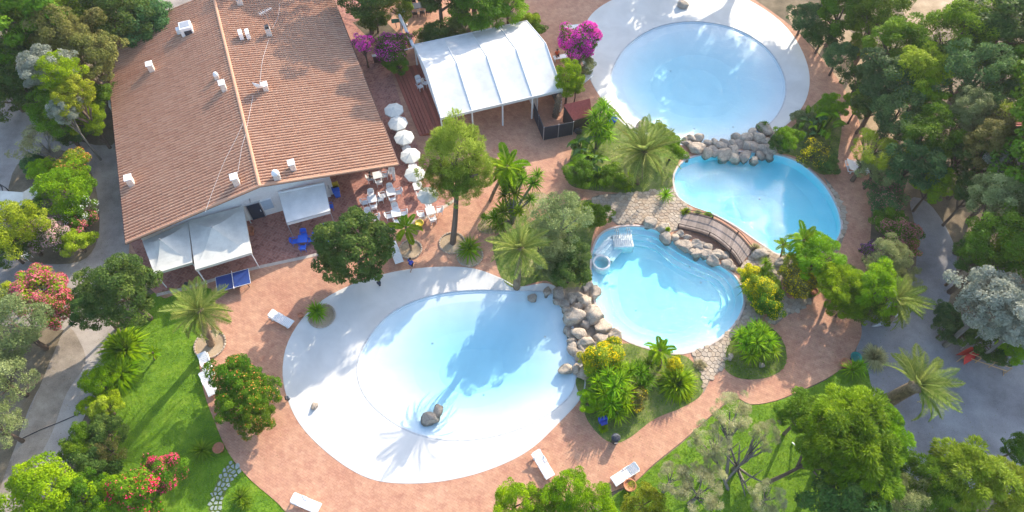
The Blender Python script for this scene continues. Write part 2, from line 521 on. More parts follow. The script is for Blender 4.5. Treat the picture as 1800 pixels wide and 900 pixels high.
FL = {
 'pink': m_flower('pink_flower', (0.55, 0.09, 0.14), (0.85, 0.32, 0.36)),
 'pale': m_flower('pale_pink_flower', (0.62, 0.34, 0.36), (0.85, 0.62, 0.60)),
 'red': m_flower('red_flower', (0.60, 0.04, 0.10), (0.86, 0.17, 0.27)),
 'magenta': m_flower('magenta_flower', (0.52, 0.02, 0.30), (0.88, 0.18, 0.60)),
 'orange': m_flower('orange_flower', (0.52, 0.18, 0.07), (0.72, 0.36, 0.17)),
 'yellow': m_flower('yellow_flower', (0.66, 0.46, 0.01), (0.90, 0.74, 0.03)),
 'white': m_flower('white_flower', (0.60, 0.60, 0.55), (0.85, 0.85, 0.80)),
 'purple': m_flower('purple_flower', (0.22, 0.03, 0.26), (0.48, 0.12, 0.46)),
 'dusty': m_flower('dusty_pink_flower', (0.34, 0.14, 0.13), (0.55, 0.28, 0.25)),
}
# ================================================================== SETTING
P1 = gp([(1073,2),(1035,32),(1018,82),(1033,132),(1065,185),(1113,232),(1160,249),(1230,258),(1310,250),(1372,228),(1412,185),(1423,140),(1412,95),(1385,52),(1345,18),(1290,-10),(1215,-23),(1135,-18)])
P2 = gp([(1185,320),(1189,300),(1206,282),(1240,272),(1290,268),(1350,270),(1400,284),(1442,318),(1468,358),(1478,395),(1470,422),(1450,440),(1415,447),(1370,447),(1338,428),(1298,400),(1256,377),(1218,363),(1192,345)])
P3 = gp([(1043,440),(1054,416),(1075,403),(1110,398),(1145,402),(1165,411),(1192,428),(1232,450),(1270,470),(1294,490),(1306,520),(1303,545),(1285,575),(1255,600),(1215,617),(1180,620),(1125,607),(1092,592),(1062,565),(1047,530),(1041,495),(1040,465)])
P4 = gp([(497,650),(508,598),(543,548),(598,510),(680,481),(760,470),(830,472),(880,489),(912,504),(960,498),(984,512),(1000,545),(1012,590),(1022,635),(1030,672),(1020,702),(988,738),(930,792),(860,826),(780,846),(700,850),(640,838),(580,800),(530,750),(505,700)])
P4in = gp([(627,645),(640,605),(668,565),(710,535),(770,515),(835,508),(900,509),(960,512),(983,525),(996,556),(1006,600),(1012,640),(1010,680),(985,712),(930,746),(860,768),(790,773),(725,760),(672,728),(638,690)])
P1in = gp([(1073,140),(1082,108),(1105,76),(1145,50),(1190,38),(1235,37),(1285,46),(1330,68),(1362,98),(1381,140),(1378,180),(1355,215),(1315,242),(1260,250),(1210,250),(1160,238),(1115,212),(1085,178)])
HOLES = [P1, P2, P3, P4]

big = [Vector((-400, -250, 0)), Vector((400, -250, 0)), Vector((400, 500, 0)), Vector((-400, 500, 0))]
sheet('ground', big, HOLES, 0.0, M['ground'])

sheet('road', gp([(-120,175),(60,165),(200,180),(216,240),(226,420),(242,470),(205,560),(195,640),(150,730),(122,800),(108,960),(-30,960),(8,850),(50,720),(92,640),(112,580),(-120,520)], k=4), [], 0.008, M['gravel'])
sheet('road_verge', gp([(0,860),(25,790),(62,700),(95,620),(118,575),(140,600),(150,640),(118,690),(92,760),(60,830),(40,960),(-30,960)], k=4), [], 0.016, M['road_side'])
sheet('gravel_plaza', gp([(1600,350),(1640,365),(1682,450),(1665,560),(1712,600),(1860,610),(1880,830),(1720,870),(1600,840),(1560,770),(1530,700),(1505,640),(1516,570),(1560,530),(1602,500),(1612,420)], k=4), [], 0.008, M['plaza'])
sheet('path', gp([(1575,-60),(1720,-60),(1660,35),(1622,75),(1604,60)], k=4), [], 0.008, M['verge'])
sheet('path', gp([(255,-60),(420,-60),(380,12),(330,35),(275,30)], k=4), [], 0.008, M['gravel'])
sheet('path', gp([(1385,30),(1420,10),(1500,60),(1580,200),(1560,260),(1490,170),(1440,95)], k=4), [], 0.010, M['verge'])

lawn_l = gp([(270,515),(372,505),(360,560),(353,600),(352,640),(360,690),(378,740),(402,795),(442,845),(495,890),(540,960),(150,960),(170,860),(190,790),(195,720),(205,650),(215,590)], k=4)
sheet('lawn', lawn_l, [], 0.014, M['lawn'])
lawn_r = gp([(1040,960),(1070,880),(1112,852),(1150,818),(1200,778),(1250,733),(1290,702),(1320,712),(1362,706),(1405,690),(1452,668),(1482,648),(1520,640),(1540,720),(1570,800),(1600,960)], k=4)
sheet('lawn', lawn_r, [], 0.014, M['lawn'])

TZ = 0.05
terrace = gp([(228,424),(276,519),(320,513),(372,508),(360,560),(353,600),(351,640),(359,690),(377,740),(401,795),(440,843),(492,888),(540,945),(620,985),(760,1000),(900,980),(1000,925),(1062,872),(1112,850),(1150,815),(1200,775),(1250,730),(1290,700),(1320,711),(1362,705),(1404,688),(1450,667),(1482,645),(1503,615),(1514,588),(1512,560),(1512,520),(1522,480),(1531,400),(1529,330),(1521,270),(1510,215),(1498,190),(1480,150),(1450,110),(1420,76),(1390,46),(1350,16),(1320,-5),(1290,-35),(1215,-62),(1100,-62),(960,-62),(800,-66),(640,-60),(560,100),(400,330)], k=3)
sheet('terrace', terrace, HOLES, TZ, M['terrace'], 0.06)
patio_px = [(228,424),(276,519),(330,506),(440,474),(560,447),(640,421),(700,400),(757,378),(800,352),(770,330),(752,290),(722,235),(688,128),(668,80),(610,-40),(560,-40),(560,100),(400,330)]
sheet('patio', gp(patio_px, smooth=False), [], TZ + 0.006, M['patio'])
# pale kerb strip along the patio edge
def ribbon(name, pxs, w, z0, z1, mat, closed=False, kind='structure', smooth=True):
    c = [at(x, y) for x, y in pxs]
    if smooth: c = smooth_curve(c, 5, closed)
    return ribbon_w(name, c, w, z0, z1, mat, closed, kind)
def ribbon_w(name, c, w, z0, z1, mat, closed=False, kind='structure', offset=0.0):
    n = len(c)
    vs, fs = [], []
    for i in range(n):
        a = c[(i - 1) % n] if closed else c[max(i - 1, 0)]
        b = c[(i + 1) % n] if closed else c[min(i + 1, n - 1)]
        d = (b - a); d.z = 0
        d.normalize()
        nn = Vector((-d.y, d.x, 0))
        p = Vector((c[i].x, c[i].y, 0)) + nn * offset
        for (s, z) in ((-1, z0), (-1, z1), (1, z1), (1, z0)):
            q = p + nn * (s * w / 2)
            vs.append((q.x, q.y, z))
    m = n if closed else n - 1
    for i in range(m):
        j = (i + 1) % n
        for k in range(3):
            fs.append((i * 4 + k, i * 4 + k + 1, j * 4 + k + 1, j * 4 + k))
    me = bpy.data.meshes.new(name)
    me.from_pydata(vs, [], fs)
    bm = bmesh.new(); bm.from_mesh(me); bmesh.ops.recalc_face_normals(bm, faces=bm.faces)
    if sum(f.normal.z for f in bm.faces) < 0:
        bmesh.ops.reverse_faces(bm, faces=bm.faces)
    bm.to_mesh(me); bm.free()
    o = link(name, me, mat)
    if kind: o['kind'] = kind
    return o
M['kerb'] = plain('pale_kerb_stone', (0.50, 0.42, 0.35), 0.85, 0.15, 3)
ribbon('patio_kerb', [(276,519),(330,506),(440,474),(560,447),(640,421),(700,400),(757,378),(800,352)], 0.30, 0.0, TZ + 0.014, M['kerb'])

# planting beds
beds = [
 [(998,310),(1008,255),(1030,205),(1052,180),(1078,190),(1108,226),(1135,238),(1172,252),(1196,272),(1186,300),(1182,328),(1140,338),(1098,340),(1040,335),(1006,328)],
 [(866,425),(890,408),(925,395),(985,362),(1040,352),(1062,368),(1045,405),(1038,440),(1035,490),(1025,512),(985,508),(960,494),(930,500),(905,507),(880,486)],
 [(1012,668),(1022,702),(1032,738),(1060,771),(1085,779),(1112,766),(1150,737),(1200,716),(1234,692),(1232,655),(1212,632),(1195,624),(1140,616),(1100,604),(1060,622),(1036,640)],
 [(1272,645),(1278,605),(1312,572),(1350,574),(1376,600),(1381,640),(1352,663),(1302,666)],
 [(1300,482),(1330,468),(1366,488),(1374,515),(1368,540),(1342,553),(1322,540),(1318,510)],
 [(1376,482),(1405,458),(1440,460),(1452,498),(1432,521),(1398,526)],
 [(1352,246),(1392,224),(1424,190),(1450,176),(1478,210),(1474,262),(1466,300),(1440,306),(1398,276),(1356,266)],
 [(838,402),(862,372),(905,350),(948,338),(962,352),(930,385),(900,402),(862,412)],
 [(1470,470),(1502,470),(1512,520),(1510,560),(1480,545),(1462,515)],
]
for b in beds:
    sheet('planting_bed', gp(b, k=4), [], TZ + 0.012, M['verge'] if b is beds[7] else M['bed_grass'], 0.03)
sheet('rubble_bed', gp([(984,510),(1001,543),(1014,590),(1024,635),(1033,668),(1040,640),(1060,622),(1094,598),(1066,568),(1048,532),(1041,499),(1020,505)], k=2), [], TZ + 0.018, M['mortar'], 0.3)
for b in ([(735,60),(900,20),(928,52),(918,40),(728,78)], [(620,40),(668,28),(700,60),(690,105),(640,60)]):
    sheet('planting_bed', gp(b, smooth=False), [], TZ + 0.012, M['soil'])
for b in ([(30,290),(90,262),(150,285),(172,350),(172,420),(140,460),(60,462),(20,440),(10,370)], [(40,80),(200,60),(215,240),(110,238),(40,180)]):
    sheet('planting_bed', gp(b, k=4), [], 0.02, M['ground'])

# ------------------------------------------------------------------ pools
def radial(outl, c, N):
    res = []
    n = len(outl)
    for k in range(N):
        t = 2 * math.pi * k / N
        d = Vector((math.cos(t), math.sin(t)))
        best = 0
        for i in range(n):
            a = Vector((outl[i].x - c.x, outl[i].y - c.y)); b = Vector((outl[(i + 1) % n].x - c.x, outl[(i + 1) % n].y - c.y))
            e = b - a
            den = d.x * e.y - d.y * e.x
            if abs(den) < 1e-9: continue
            s = (a.x * e.y - a.y * e.x) / den
            u = (a.x * d.y - a.y * d.x) / den
            if s > 0 and -1e-6 <= u <= 1 + 1e-6: best = max(best, s)
        res.append(best)
    return res

def loft(name, c, rings, mat, kind='structure', parent=None, close=True):
    N = len(rings[0][0])
    vs, fs = [], []
    for rad, z in rings:
        for k in range(N):
            t = 2 * math.pi * k / N
            vs.append((c.x + rad[k] * math.cos(t), c.y + rad[k] * math.sin(t), z))
    for i in range(len(rings) - 1):
        for k in range(N):
            l = (k + 1) % N
            fs.append((i * N + k, i * N + l, (i + 1) * N + l, (i + 1) * N + k))
    if close:
        vs.append((c.x, c.y, rings[-1][1]))
        b = len(vs) - 1; o = (len(rings) - 1) * N
        for k in range(N): fs.append((o + k, o + (k + 1) % N, b))
    me = bpy.data.meshes.new(name)
    me.from_pydata(vs, [], fs)
    me.polygons.foreach_set('use_smooth', [False] * len(fs))
    me.update()
    o = link(name, me, mat, parent)
    if kind: o['kind'] = kind
    return o

def water(name, c, rad, ztop, mat, zbot=-2.6):
    N = len(rad)
    vs = [(c.x, c.y, ztop)] + [(c.x + r * math.cos(2 * math.pi * k / N), c.y + r * math.sin(2 * math.pi * k / N), ztop) for k, r in enumerate(rad)]
    vs += [(c.x, c.y, zbot)] + [(x, y, zbot) for x, y, z in vs[1:N + 1]]
    fs = []
    for k in range(N):
        l = (k + 1) % N
        fs += [(0, 1 + k, 1 + l), (N + 1, N + 2 + l, N + 2 + k), (1 + l, 1 + k, N + 2 + k, N + 2 + l)]
    me = bpy.data.meshes.new(name)
    me.from_pydata(vs, [], fs); me.update()
    o = link(name, me, mat)
    o['kind'] = 'structure'
    return o

NR = 128
mul = lambda r, f: [a * f for a in r]
add = lambda r, d: [max(0.05, a + d) for a in r]
# beach-entry pool, lower left (P4) and upper right (P1)
BAS = []
for (outl, inl, cpx, zc, wname) in ((P4, P4in, (830, 645), 1.25, 'pool_water'), (P1, P1in, (1228, 140), 1.15, 'pool_water')):
    c = at(*cpx)
    ro, ri = radial(outl, c, NR), radial(inl, c, NR)
    ri = [min(a, b - 0.12) for a, b in zip(ri, ro)]
    loft('pool_deck', c, [(ro, -0.3), (ro, TZ + 0.012), (add(ro, -0.08), TZ + 0.018), (ri, -0.07), (add(ri, -0.03), -0.075)], M['deck_white'], close=False)
    RG = [(add(ri, -0.03), -0.075), (add(ri, -0.04), -0.15), (add(ri, -0.22), -0.155), (add(ri, -0.23), -0.21),
                           (mul(ri, 0.86), -0.33), (mul(ri, 0.7), -0.62), (mul(ri, 0.52), -0.95), (mul(ri, 0.3), -zc), (mul(ri, 0.1), -zc - 0.05)]
    BAS.append((loft('pool_basin', c, RG, M['basin_pale']), c, RG))
    loft('pool_lip', c, [(add(ri, 0.06), -0.066), (add(ri, 0.05), -0.052), (add(ri, -0.05), -0.052), (add(ri, -0.055), -0.12)], M['lip_tile'], close=False)
    water(wname, c, add(ri, -0.035), -0.13, M['water_pale'])
# middle pool with steps (P3) and upper middle pool (P2)
c3 = at(1165, 510)
r3 = radial(P3, c3, NR)
loft('pool_coping', c3, [(add(r3, 0.16), -0.05), (add(r3, 0.16), TZ + 0.03), (r3, TZ + 0.03), (r3, -0.04)], M['coping'], close=False)
RG = [(r3, -0.04), (add(r3, -0.02), -0.40), (add(r3, -0.55), -0.42), (add(r3, -0.56), -0.62), (add(r3, -1.05), -0.64), (add(r3, -1.06), -0.84),
                        (add(r3, -1.55), -0.86), (add(r3, -1.56), -1.04), (mul(r3, 0.6), -1.2), (mul(r3, 0.2), -1.3)]
BAS.append((loft('pool_basin', c3, RG, M['basin_aqua']), c3, RG))
water('pool_water', c3, add(r3, -0.01), -0.08, M['water_cyan'])
c2 = at(1345, 365)
r2 = radial(P2, c2, NR)
loft('pool_coping', c2, [(add(r2, 0.16), -0.05), (add(r2, 0.16), TZ + 0.03), (r2, TZ + 0.03), (r2, -0.04)], M['coping'], close=False)
RG = [(r2, -0.04), (add(r2, -0.02), -0.95), (mul(r2, 0.8), -1.25), (mul(r2, 0.4), -1.55)]
BAS.append((loft('pool_basin', c2, RG, M['basin_aqua']), c2, RG))
water('pool_water', c2, add(r2, -0.01), -0.08, M['water_blue'])

# small dark drain grates on the pool floors
def floor_z(c, rad, rings, p):
    d = Vector((p.x - c.x, p.y - c.y))
    k = int((math.atan2(d.y, d.x) % (2 * math.pi)) / (2 * math.pi) * NR) % NR
    q = d.length
    for (ra, za), (rb, zb) in zip(rings, rings[1:]):
        if rb[k] <= q <= ra[k]:
            t = (ra[k] - q) / max(1e-6, ra[k] - rb[k])
            return za + (zb - za) * t
    return rings[-1][1]
def drains(basin, c, rings, pxs):
    for x, y in pxs:
        p = at(x, y, -0.7)
        z = floor_z(c, None, rings, p)
        MB().lathe([(.02, z + .03), (.09, z + .03), (.10, z + .015), (.10, z - .1)][::-1], 14, (p.x, p.y, 0)).build('drain', M['lip_tile'], basin)
drains(BAS[0][0], BAS[0][1], BAS[0][2], [(958, 594), (760, 600), (850, 690)])
drains(BAS[1][0], BAS[1][1], BAS[1][2], [(1220, 228), (1288, 226), (1180, 120)])
drains(BAS[2][0], BAS[2][1], BAS[2][2], [(1213, 468), (1234, 492), (1120, 540)])
drains(BAS[3][0], BAS[3][1], BAS[3][2], [(1340, 340), (1410, 400)])
# spa ring, submerged lounger and curved steps in the middle pool
sp = at(1057, 462)
spa = empty('spa_tub', (sp.x, sp.y, 0))
tag(spa, 'round white spa ring with green water on the left edge of the middle pool', 'spa tub')
b = MB()
b.lathe([(0.60, -1.2), (0.60, 0.10), (0.63, 0.13), (0.75, 0.13), (0.78, 0.10), (0.78, -1.25)], 40, cap=False)
b.build('rim', M['white_paint'], spa, True)
MB().lathe([(0.02, -0.70), (0.6, -0.70), (0.6, -0.62), (0.02, -0.62)], 40).build('tub_floor', M['basin_aqua'], spa)
MB().lathe([(0.02, -1.0), (0.598, -1.0), (0.598, -0.02), (0.02, -0.02)], 40).build('spa_water', M['water_green'], spa)
lp = at(1096, 424)
bench = empty('underwater_lounger', (lp.x, lp.y, 0), R(3))
tag(bench, 'white slatted underwater lounger with handrails at the top of the middle pool', 'pool lounger')
MB().bevbox((0, 0.15, -0.62), (1.75, 1.35, 0.92), 0.03).build('base', M['white_paint'], bench)
slat = None
for k in range(9):
    x = -0.72 + k * 0.18
    if slat is None:
        slat = MB().tube([(0, -0.5, 0.03), (0, -0.15, 0.0), (0, 0.3, 0.05), (0, 0.75, 0.28)], 0.035, 6).mesh('slat')
    link('slat', slat, M['white_plastic'], bench, (x, 0, -0.10))
for x in (-0.62, -0.42, 0.36, 0.56):
    MB().tube([(x, 0.45, -0.2), (x, 0.45, 0.45), (x, 0.62, 0.62), (x, 1.05, 0.55), (x, 1.1, -0.1)], 0.025, 6).build('handrail', M['grey_metal'], bench)
for k in range(5):
    pts = []
    for j in range(7):
        t = j / 6
        px = 1048 + k * 7 + t * (20 - k * 2) + 6 * t * t
        py = 446 - k * -1.5 - t * (30 - k * 2)
        pts.append((px, py))
    w = smooth_curve([at(x, y) for x, y in pts], 3, False)
    ribbon_w('pool_step', w, 0.42, -0.9, -0.16 - 0.10 * k, M['basin_pale'])

# ------------------------------------------------------------------ crazy paving
def voronoi_stones(poly, step, rnd, gap):
    xs = [p.x for p in poly]; ys = [p.y for p in poly]
    seeds = []
    y = min(ys) - step
    row = 0
    while y < max(ys) + step:
        x = min(xs) - step + (step / 2 if row % 2 else 0)
        while x < max(xs) + step:
            seeds.append((x + rnd.uniform(-.36, .36) * step, y + rnd.uniform(-.36, .36) * step)); x += step
        y += step * 0.88; row += 1
    cells = []
    for i, s in enumerate(seeds):
        if not inside(s, poly): continue
        near = [q for j, q in enumerate(seeds) if j != i and abs(q[0] - s[0]) < 2.4 * step and abs(q[1] - s[1]) < 2.4 * step]
        cell = [(-2 * step, -2 * step), (2 * step, -2 * step), (2 * step, 2 * step), (-2 * step, 2 * step)]
        for q in near:
            nx, ny = q[0] - s[0], q[1] - s[1]
            l = math.hypot(nx, ny); nx /= l; ny /= l
            d = l / 2 - gap
            new = []
            for k in range(len(cell)):
                a, b2 = cell[k], cell[(k + 1) % len(cell)]
                da, db = a[0] * nx + a[1] * ny - d, b2[0] * nx + b2[1] * ny - d
                if da <= 0: new.append(a)
                if (da < 0) != (db < 0):
                    t = da / (da - db); new.append((a[0] + (b2[0] - a[0]) * t, a[1] + (b2[1] - a[1]) * t))
            cell = new
            if len(cell) < 3: break
        if len(cell) >= 3: cells.append((s, cell))
    return cells

rs = random.Random(5)
stone_regions = [
 ([(1040,348),(1070,342),(1100,340),(1150,336),(1182,331),(1192,350),(1216,370),(1202,388),(1192,405),(1168,408),(1140,396),(1105,394),(1085,396),(1066,380),(1046,372)], 0.38),
 ([(1308,488),(1320,510),(1324,540),(1342,556),(1310,574),(1280,602),(1272,645),(1248,668),(1236,692),(1232,655),(1216,624),(1256,604),(1288,577),(1307,546),(1310,520)], 0.37),
 ([(1335,432),(1370,452),(1425,452),(1402,460),(1376,484),(1374,515),(1398,528),(1428,524),(1408,545),(1380,556),(1362,572),(1345,560),(1368,540),(1374,515),(1366,488),(1330,468),(1300,480),(1292,478),(1312,458)], 0.38),
 ([(1446,310),(1474,345),(1488,392),(1478,430),(1462,446),(1474,425),(1482,394),(1472,356)], 0.42),
]
for pxs, step in stone_regions:
    poly = gp(pxs, k=2)
    root = sheet('stone_paving', poly, [], TZ + 0.02, M['mortar'], 0.05)
    for s, cell in voronoi_stones(poly, step, rs, 0.014):
        h = TZ + 0.045 + rs.uniform(0, 0.03)
        n = len(cell)
        ins = [(x * 0.9, y * 0.9) for x, y in cell]
        vs = [(x, y, TZ + 0.01) for x, y in cell] + [(x, y, h - 0.012) for x, y in cell] + [(x, y, h) for x, y in ins]
        fs = [tuple(2 * n + i for i in range(n))]
        for i in range(n):
            j = (i + 1) % n
            fs += [(i, j, n + j, n + i), (n + i, n + j, 2 * n + j, 2 * n + i)]
        me = bpy.data.meshes.new('paving_stone')
        me.from_pydata(vs, [], fs)
        link('paving_stone', me, M['crazy'], root, (s[0], s[1], 0))

# stepping stones in the shaded lawn
sroot = sheet('stepping_stone_path', gp([(402,815),(420,812),(424,828),(405,850),(392,880),(388,905),(366,905),(372,872),(384,842)], k=3), [], 0.02, M['bed_grass'])
for s, cell in voronoi_stones(gp([(402,815),(420,812),(424,828),(405,850),(392,880),(388,905),(366,905),(372,872),(384,842)], k=3), 0.36, rs, 0.05):
    n = len(cell); h = 0.05 + rs.uniform(0, 0.02)
    vs = [(x, y, 0.0) for x, y in cell] + [(x * 0.93, y * 0.93, h) for x, y in cell]
    fs = [tuple(n + i for i in range(n))] + [(i, (i + 1) % n, n + (i + 1) % n, n + i) for i in range(n)]
    me = bpy.data.meshes.new('stepping_stone'); me.from_pydata(vs, [], fs)
    link('stepping_stone', me, M['step_stone'], sroot, (s[0], s[1], 0))

# ================================================================== MAIN BUILDING
A0, B0, D0 = at(222, 428, 3.0), at(700, 290, 3.0), at(203, 68, 3.0)
ux = Vector((B0.x - A0.x, B0.y - A0.y, 0)); BW = ux.length; ux.normalize()
uy = Vector((-ux.y, ux.x, 0))
BL = 27.4
BRZ = math.atan2(ux.y, ux.x)
HE, HR = 3.0, 5.2
bld = empty('main_building', (A0.x, A0.y, 0), BRZ)
tag(bld, 'large low building with a terracotta tiled gable roof and white front wall', 'building')
def bl(px, py, z):
    """photo pixel at height z in the building's own axes"""
    p = at(px, py, z) - A0
    return Vector((p.x * ux.x + p.y * ux.y, p.x * uy.x + p.y * uy.y, z))
HALF = BW / 2
roof = MB()
roof.add([(0, 0, HE - 0.14), (HALF, 0, HR - 0.14), (BW, 0, HE - 0.14), (0, BL, HE - 0.14), (HALF, BL, HR - 0.14), (BW, BL, HE - 0.14),
          (0, 0, HE - 0.01), (HALF, 0, HR - 0.01), (BW, 0, HE - 0.01), (0, BL, HE - 0.01), (HALF, BL, HR - 0.01), (BW, BL, HE - 0.01)],
         [(1, 0, 3, 4), (2, 1, 4, 5), (6, 7, 10, 9), (7, 8, 11, 10), (0, 1, 7, 6), (1, 2, 8, 7), (4, 3, 9, 10), (5, 4, 10, 11), (3, 0, 6, 9), (2, 5, 11, 8)])
roof_o = roof.build('roof', M['fascia'], bld)
# barrel tiles: each course steps over the one below
def tiles(side):
    pitch = 0.315
    ncol = int(BL / pitch)
    sl = math.hypot(HALF, HR - HE)
    course = 0.44
    nc = int(sl / course)
    prof = [(-0.5, 0.0), (-0.27, 0.0), (-0.22, 0.085), (0.0, 0.125), (0.22, 0.085), (0.27, 0.0)]
    npf = len(prof)
    rg = np.random.default_rng(3 + side)
    vs, fs, val = [], [], []
    dx, dz = HALF / sl, (HE - HR) / sl
    for k in range(ncol):
        y0 = 0.06 + (k + 0.5) * (BL - 0.12) / ncol
        p = (BL - 0.12) / ncol
        col_v = rg.random() * 0.25
        for c in range(nc):
            s0, s1 = c * sl / nc, (c + 1) * sl / nc + 0.02
            tv = min(1.0, 0.42 + col_v * .5 + rg.random() * 0.3)
            b = len(vs)
            jit = rg.normal(0, 0.008)
            for (s, lift, nar) in ((s0, 0.0, 0.92), (s1, 0.014, 1.05)):
                for (py, ph) in prof:
                    xx = HALF + (s * dx if side else -s * dx)
                    zz = HR + s * dz + lift + ph * nar + 0.005
                    vs.append((xx, y0 + (py * p * (nar if abs(py) < .4 else 1.0)) + jit, zz))
                vs.append((HALF + (s * dx if side else -s * dx), y0 + 0.5 * p, HR + s * dz + lift + 0.005))
            q = npf + 1
            for i in range(npf):
                f = (b + i, b + q + i, b + q + i + 1, b + i + 1)
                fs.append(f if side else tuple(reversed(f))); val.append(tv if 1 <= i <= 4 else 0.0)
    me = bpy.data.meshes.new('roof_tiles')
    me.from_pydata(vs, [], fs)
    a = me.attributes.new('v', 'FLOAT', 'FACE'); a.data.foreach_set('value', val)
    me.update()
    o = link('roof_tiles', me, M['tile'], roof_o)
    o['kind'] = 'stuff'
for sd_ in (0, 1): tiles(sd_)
rt = MB().tube([(0, -0.26, 0.0), (0, 0.26, 0.025)], [0.15, 0.17], 10).mesh('ridge_tile')
a = rt.attributes.new('v', 'FLOAT', 'FACE'); a.data.foreach_set('value', [0.5] * len(rt.polygons))
nrt = int(BL / 0.48)
for k in range(nrt):
    link('ridge_tile', rt, M['tile'], roof_o, (HALF, 0.24 + k * (BL - 0.4) / (nrt - 1), HR + 0.03))
vt = MB().tube([(-0.22, 0, 0.0), (0.22, 0, 0.0)], [0.11, 0.12], 8).mesh('verge_tile')
a = vt.attributes.new('v', 'FLOAT', 'FACE'); a.data.foreach_set('value', [0.55] * len(vt.polygons))
tilt = math.atan2(HR - HE, HALF)
for s in (-1, 1):
    for k in range(28):
        t = (k + 0.5) / 28
        link('verge_tile', vt, M['tile'], roof_o, (HALF + s * HALF * t, 0.02, HR + (HE - HR) * t + 0.06), (0, s * tilt, 0))
MB().tube([(BW + 0.06, 0, HE - 0.08), (BW + 0.06, BL, HE - 0.08)], 0.07, 8).build('gutter', M['fascia'], roof_o)
MB().tube([(-0.06, 0, HE - 0.08), (-0.06, BL, HE - 0.08)], 0.07, 8).build('gutter', M['fascia'], roof_o)
# walls: front gable wall set back under the verge, east wall set back behind a covered walk
w0 = bl(480, 376, 0)
OV = max(0.4, w0.y)
wl = bl(300, 420, 0).x
xr = bl(583, 348, 0).x
xl = 0.7
gab = lambda x: HE + (HR - HE) * (1 - abs(x - HALF) / HALF) - 0.16
vs = [(xl, OV, 0), (xr, OV, 0), (xr, OV, gab(xr)), (HALF, OV, gab(HALF)), (xl, OV, gab(xl)),
      (xl, BL - 0.7, 0), (xr + 0.0, BL - 0.7, 0), (xr, BL - 0.7, gab(xr)), (HALF, BL - 0.7, gab(HALF)), (xl, BL - 0.7, gab(xl))]
MB().add(vs, [(0, 1, 2, 3, 4), (6, 5, 9, 8, 7), (1, 6, 7, 2), (5, 0, 4, 9)]).build('wall', M['white_paint'], bld)
d0, d1 = bl(447, 382, 0.1), bl(463, 378, 0.1)
MB().bevbox(((d0.x + d1.x) / 2, OV - 0.03, 1.1), (1.25, 0.10, 2.1), 0.02).build('door_frame', M['grey_metal'], bld)
dr = MB().bevbox(((d0.x + d1.x) / 2, OV - 0.07, 1.08), (1.08, 0.09, 1.98), 0.02).build('door', M['glass_dark'], bld)
MB().box(((d0.x + d1.x) / 2 + 0.4, OV - 0.14, 1.05), (0.06, 0.06, 0.22)).build('handle', M['white_plastic'], dr)
wx = bl(474, 368, 0.8).x
wf = MB().bevbox((wx, OV - 0.03, 1.5), (1.05, 0.10, 1.35), 0.02).build('window', M['white_paint'], bld)
MB().box((wx, OV - 0.085, 1.5), (0.9, 0.02, 1.2)).build('pane', M['pane'], wf)
MB().tube([((d0.x + d1.x) / 2 - 0.9, OV - 0.5, 2.75), ((d0.x + d1.x) / 2 + 0.8, OV - 0.5, 2.75)], 0.05, 6).tube([((d0.x + d1.x) / 2, OV, 2.8), ((d0.x + d1.x) / 2, OV - 0.5, 2.75)], 0.04, 6).build('awning_rail', M['grey_metal'], bld)
for k in range(6):
    MB().box((BW - 0.5, 1.0 + k * 5.0, (HE - 0.14) / 2 + 0.0), (0.22, 0.22, HE - 0.14)).build('post', M['white_paint'], bld)
for x, y in ((0.65, 6), (0.65, 14), (0.65, 20)):
    wf = MB().bevbox((xl - 0.02, y, 1.6), (0.10, 1.3, 1.2), 0.02).build('window', M['white_paint'], bld)
    MB().box((xl - 0.08, y, 1.6), (0.02, 1.1, 1.0)).build('pane', M['glass_dark'], wf)

# things standing on the roof
def roof_z(p):
    return HE + (HR - HE) * (1 - abs(p.x - HALF) / HALF) + 0.04
def on_roof(px, py):
    z = 4.2
    for _ in range(6):
        p = bl(px, py, z); z = roof_z(p)
    w = A0 + ux * p.x + uy * p.y
    return Vector((w.x, w.y, z))
def chimney(px, py, w, d, h, cap='slab', name='chimney', pale=True):
    p = on_roof(px, py)
    loc = Vector((p.x - A0.x, p.y - A0.y, 0))
    x, y = loc.dot(ux), loc.dot(uy)
    c = MB().box((x, y, p.z + h / 2 - 0.15), (w, d, h + 0.3)).build(name, M['chimney'], roof_o)
    if cap == 'slab':
        m = MB().bevbox((x, y, p.z + h + 0.10), (w + 0.14, d + 0.14, 0.07), 0.015)
        for sx in (-1, 1):
            for sy in (-1, 1):
                m.box((x + sx * (w / 2 - .05), y + sy * (d / 2 - .05), p.z + h + 0.03), (.08, .08, .08))
        m.build('chimney_cap', M['white_paint'], c)
    elif cap == 'dome':
        MB().lathe([(w * .62, p.z + h), (w * .6, p.z + h + .15), (w * .4, p.z + h + .35), (0.02, p.z + h + .42)], 14, (x, y, 0)).build('chimney_cap', M['white_paint'], c, True)
    elif cap == 'dark':
        MB().box((x, y, p.z + h + 0.12), (w * .8, d * .8, 0.24)).build('chimney_pot', M['black_metal'], c)
    return c
chimney(268, 124, 0.5, 0.6, 0.75); chimney(395, 158, 0.45, 0.6, 0.8); chimney(232, 323, 0.5, 0.6, 0.75)
chimney(417, 323, 0.5, 0.6, 0.85); chimney(516, 297, 0.45, 0.55, 0.75); chimney(474, 62, 0.5, 0.5, 0.9, 'dark')
chimney(423, 8, 0.55, 0.5, 0.7, 'dark'); chimney(382, 138, 0.4, 0.4, 0.35, 'dome'); chimney(488, 314, 0.55, 0.55, 0.6, 'dome')
chimney(468, 158, 0.45, 0.55, 0.6)
p = on_roof(330, 56)
ac = empty('roof_cooler', p, BRZ)
tag(ac, 'big white boxy cooling unit on the upper left roof slope', 'cooling unit')
MB().bevbox((0, 0, 0.35), (1.15, 1.2, 1.0), 0.03).build('casing', M['white_paint'], ac)
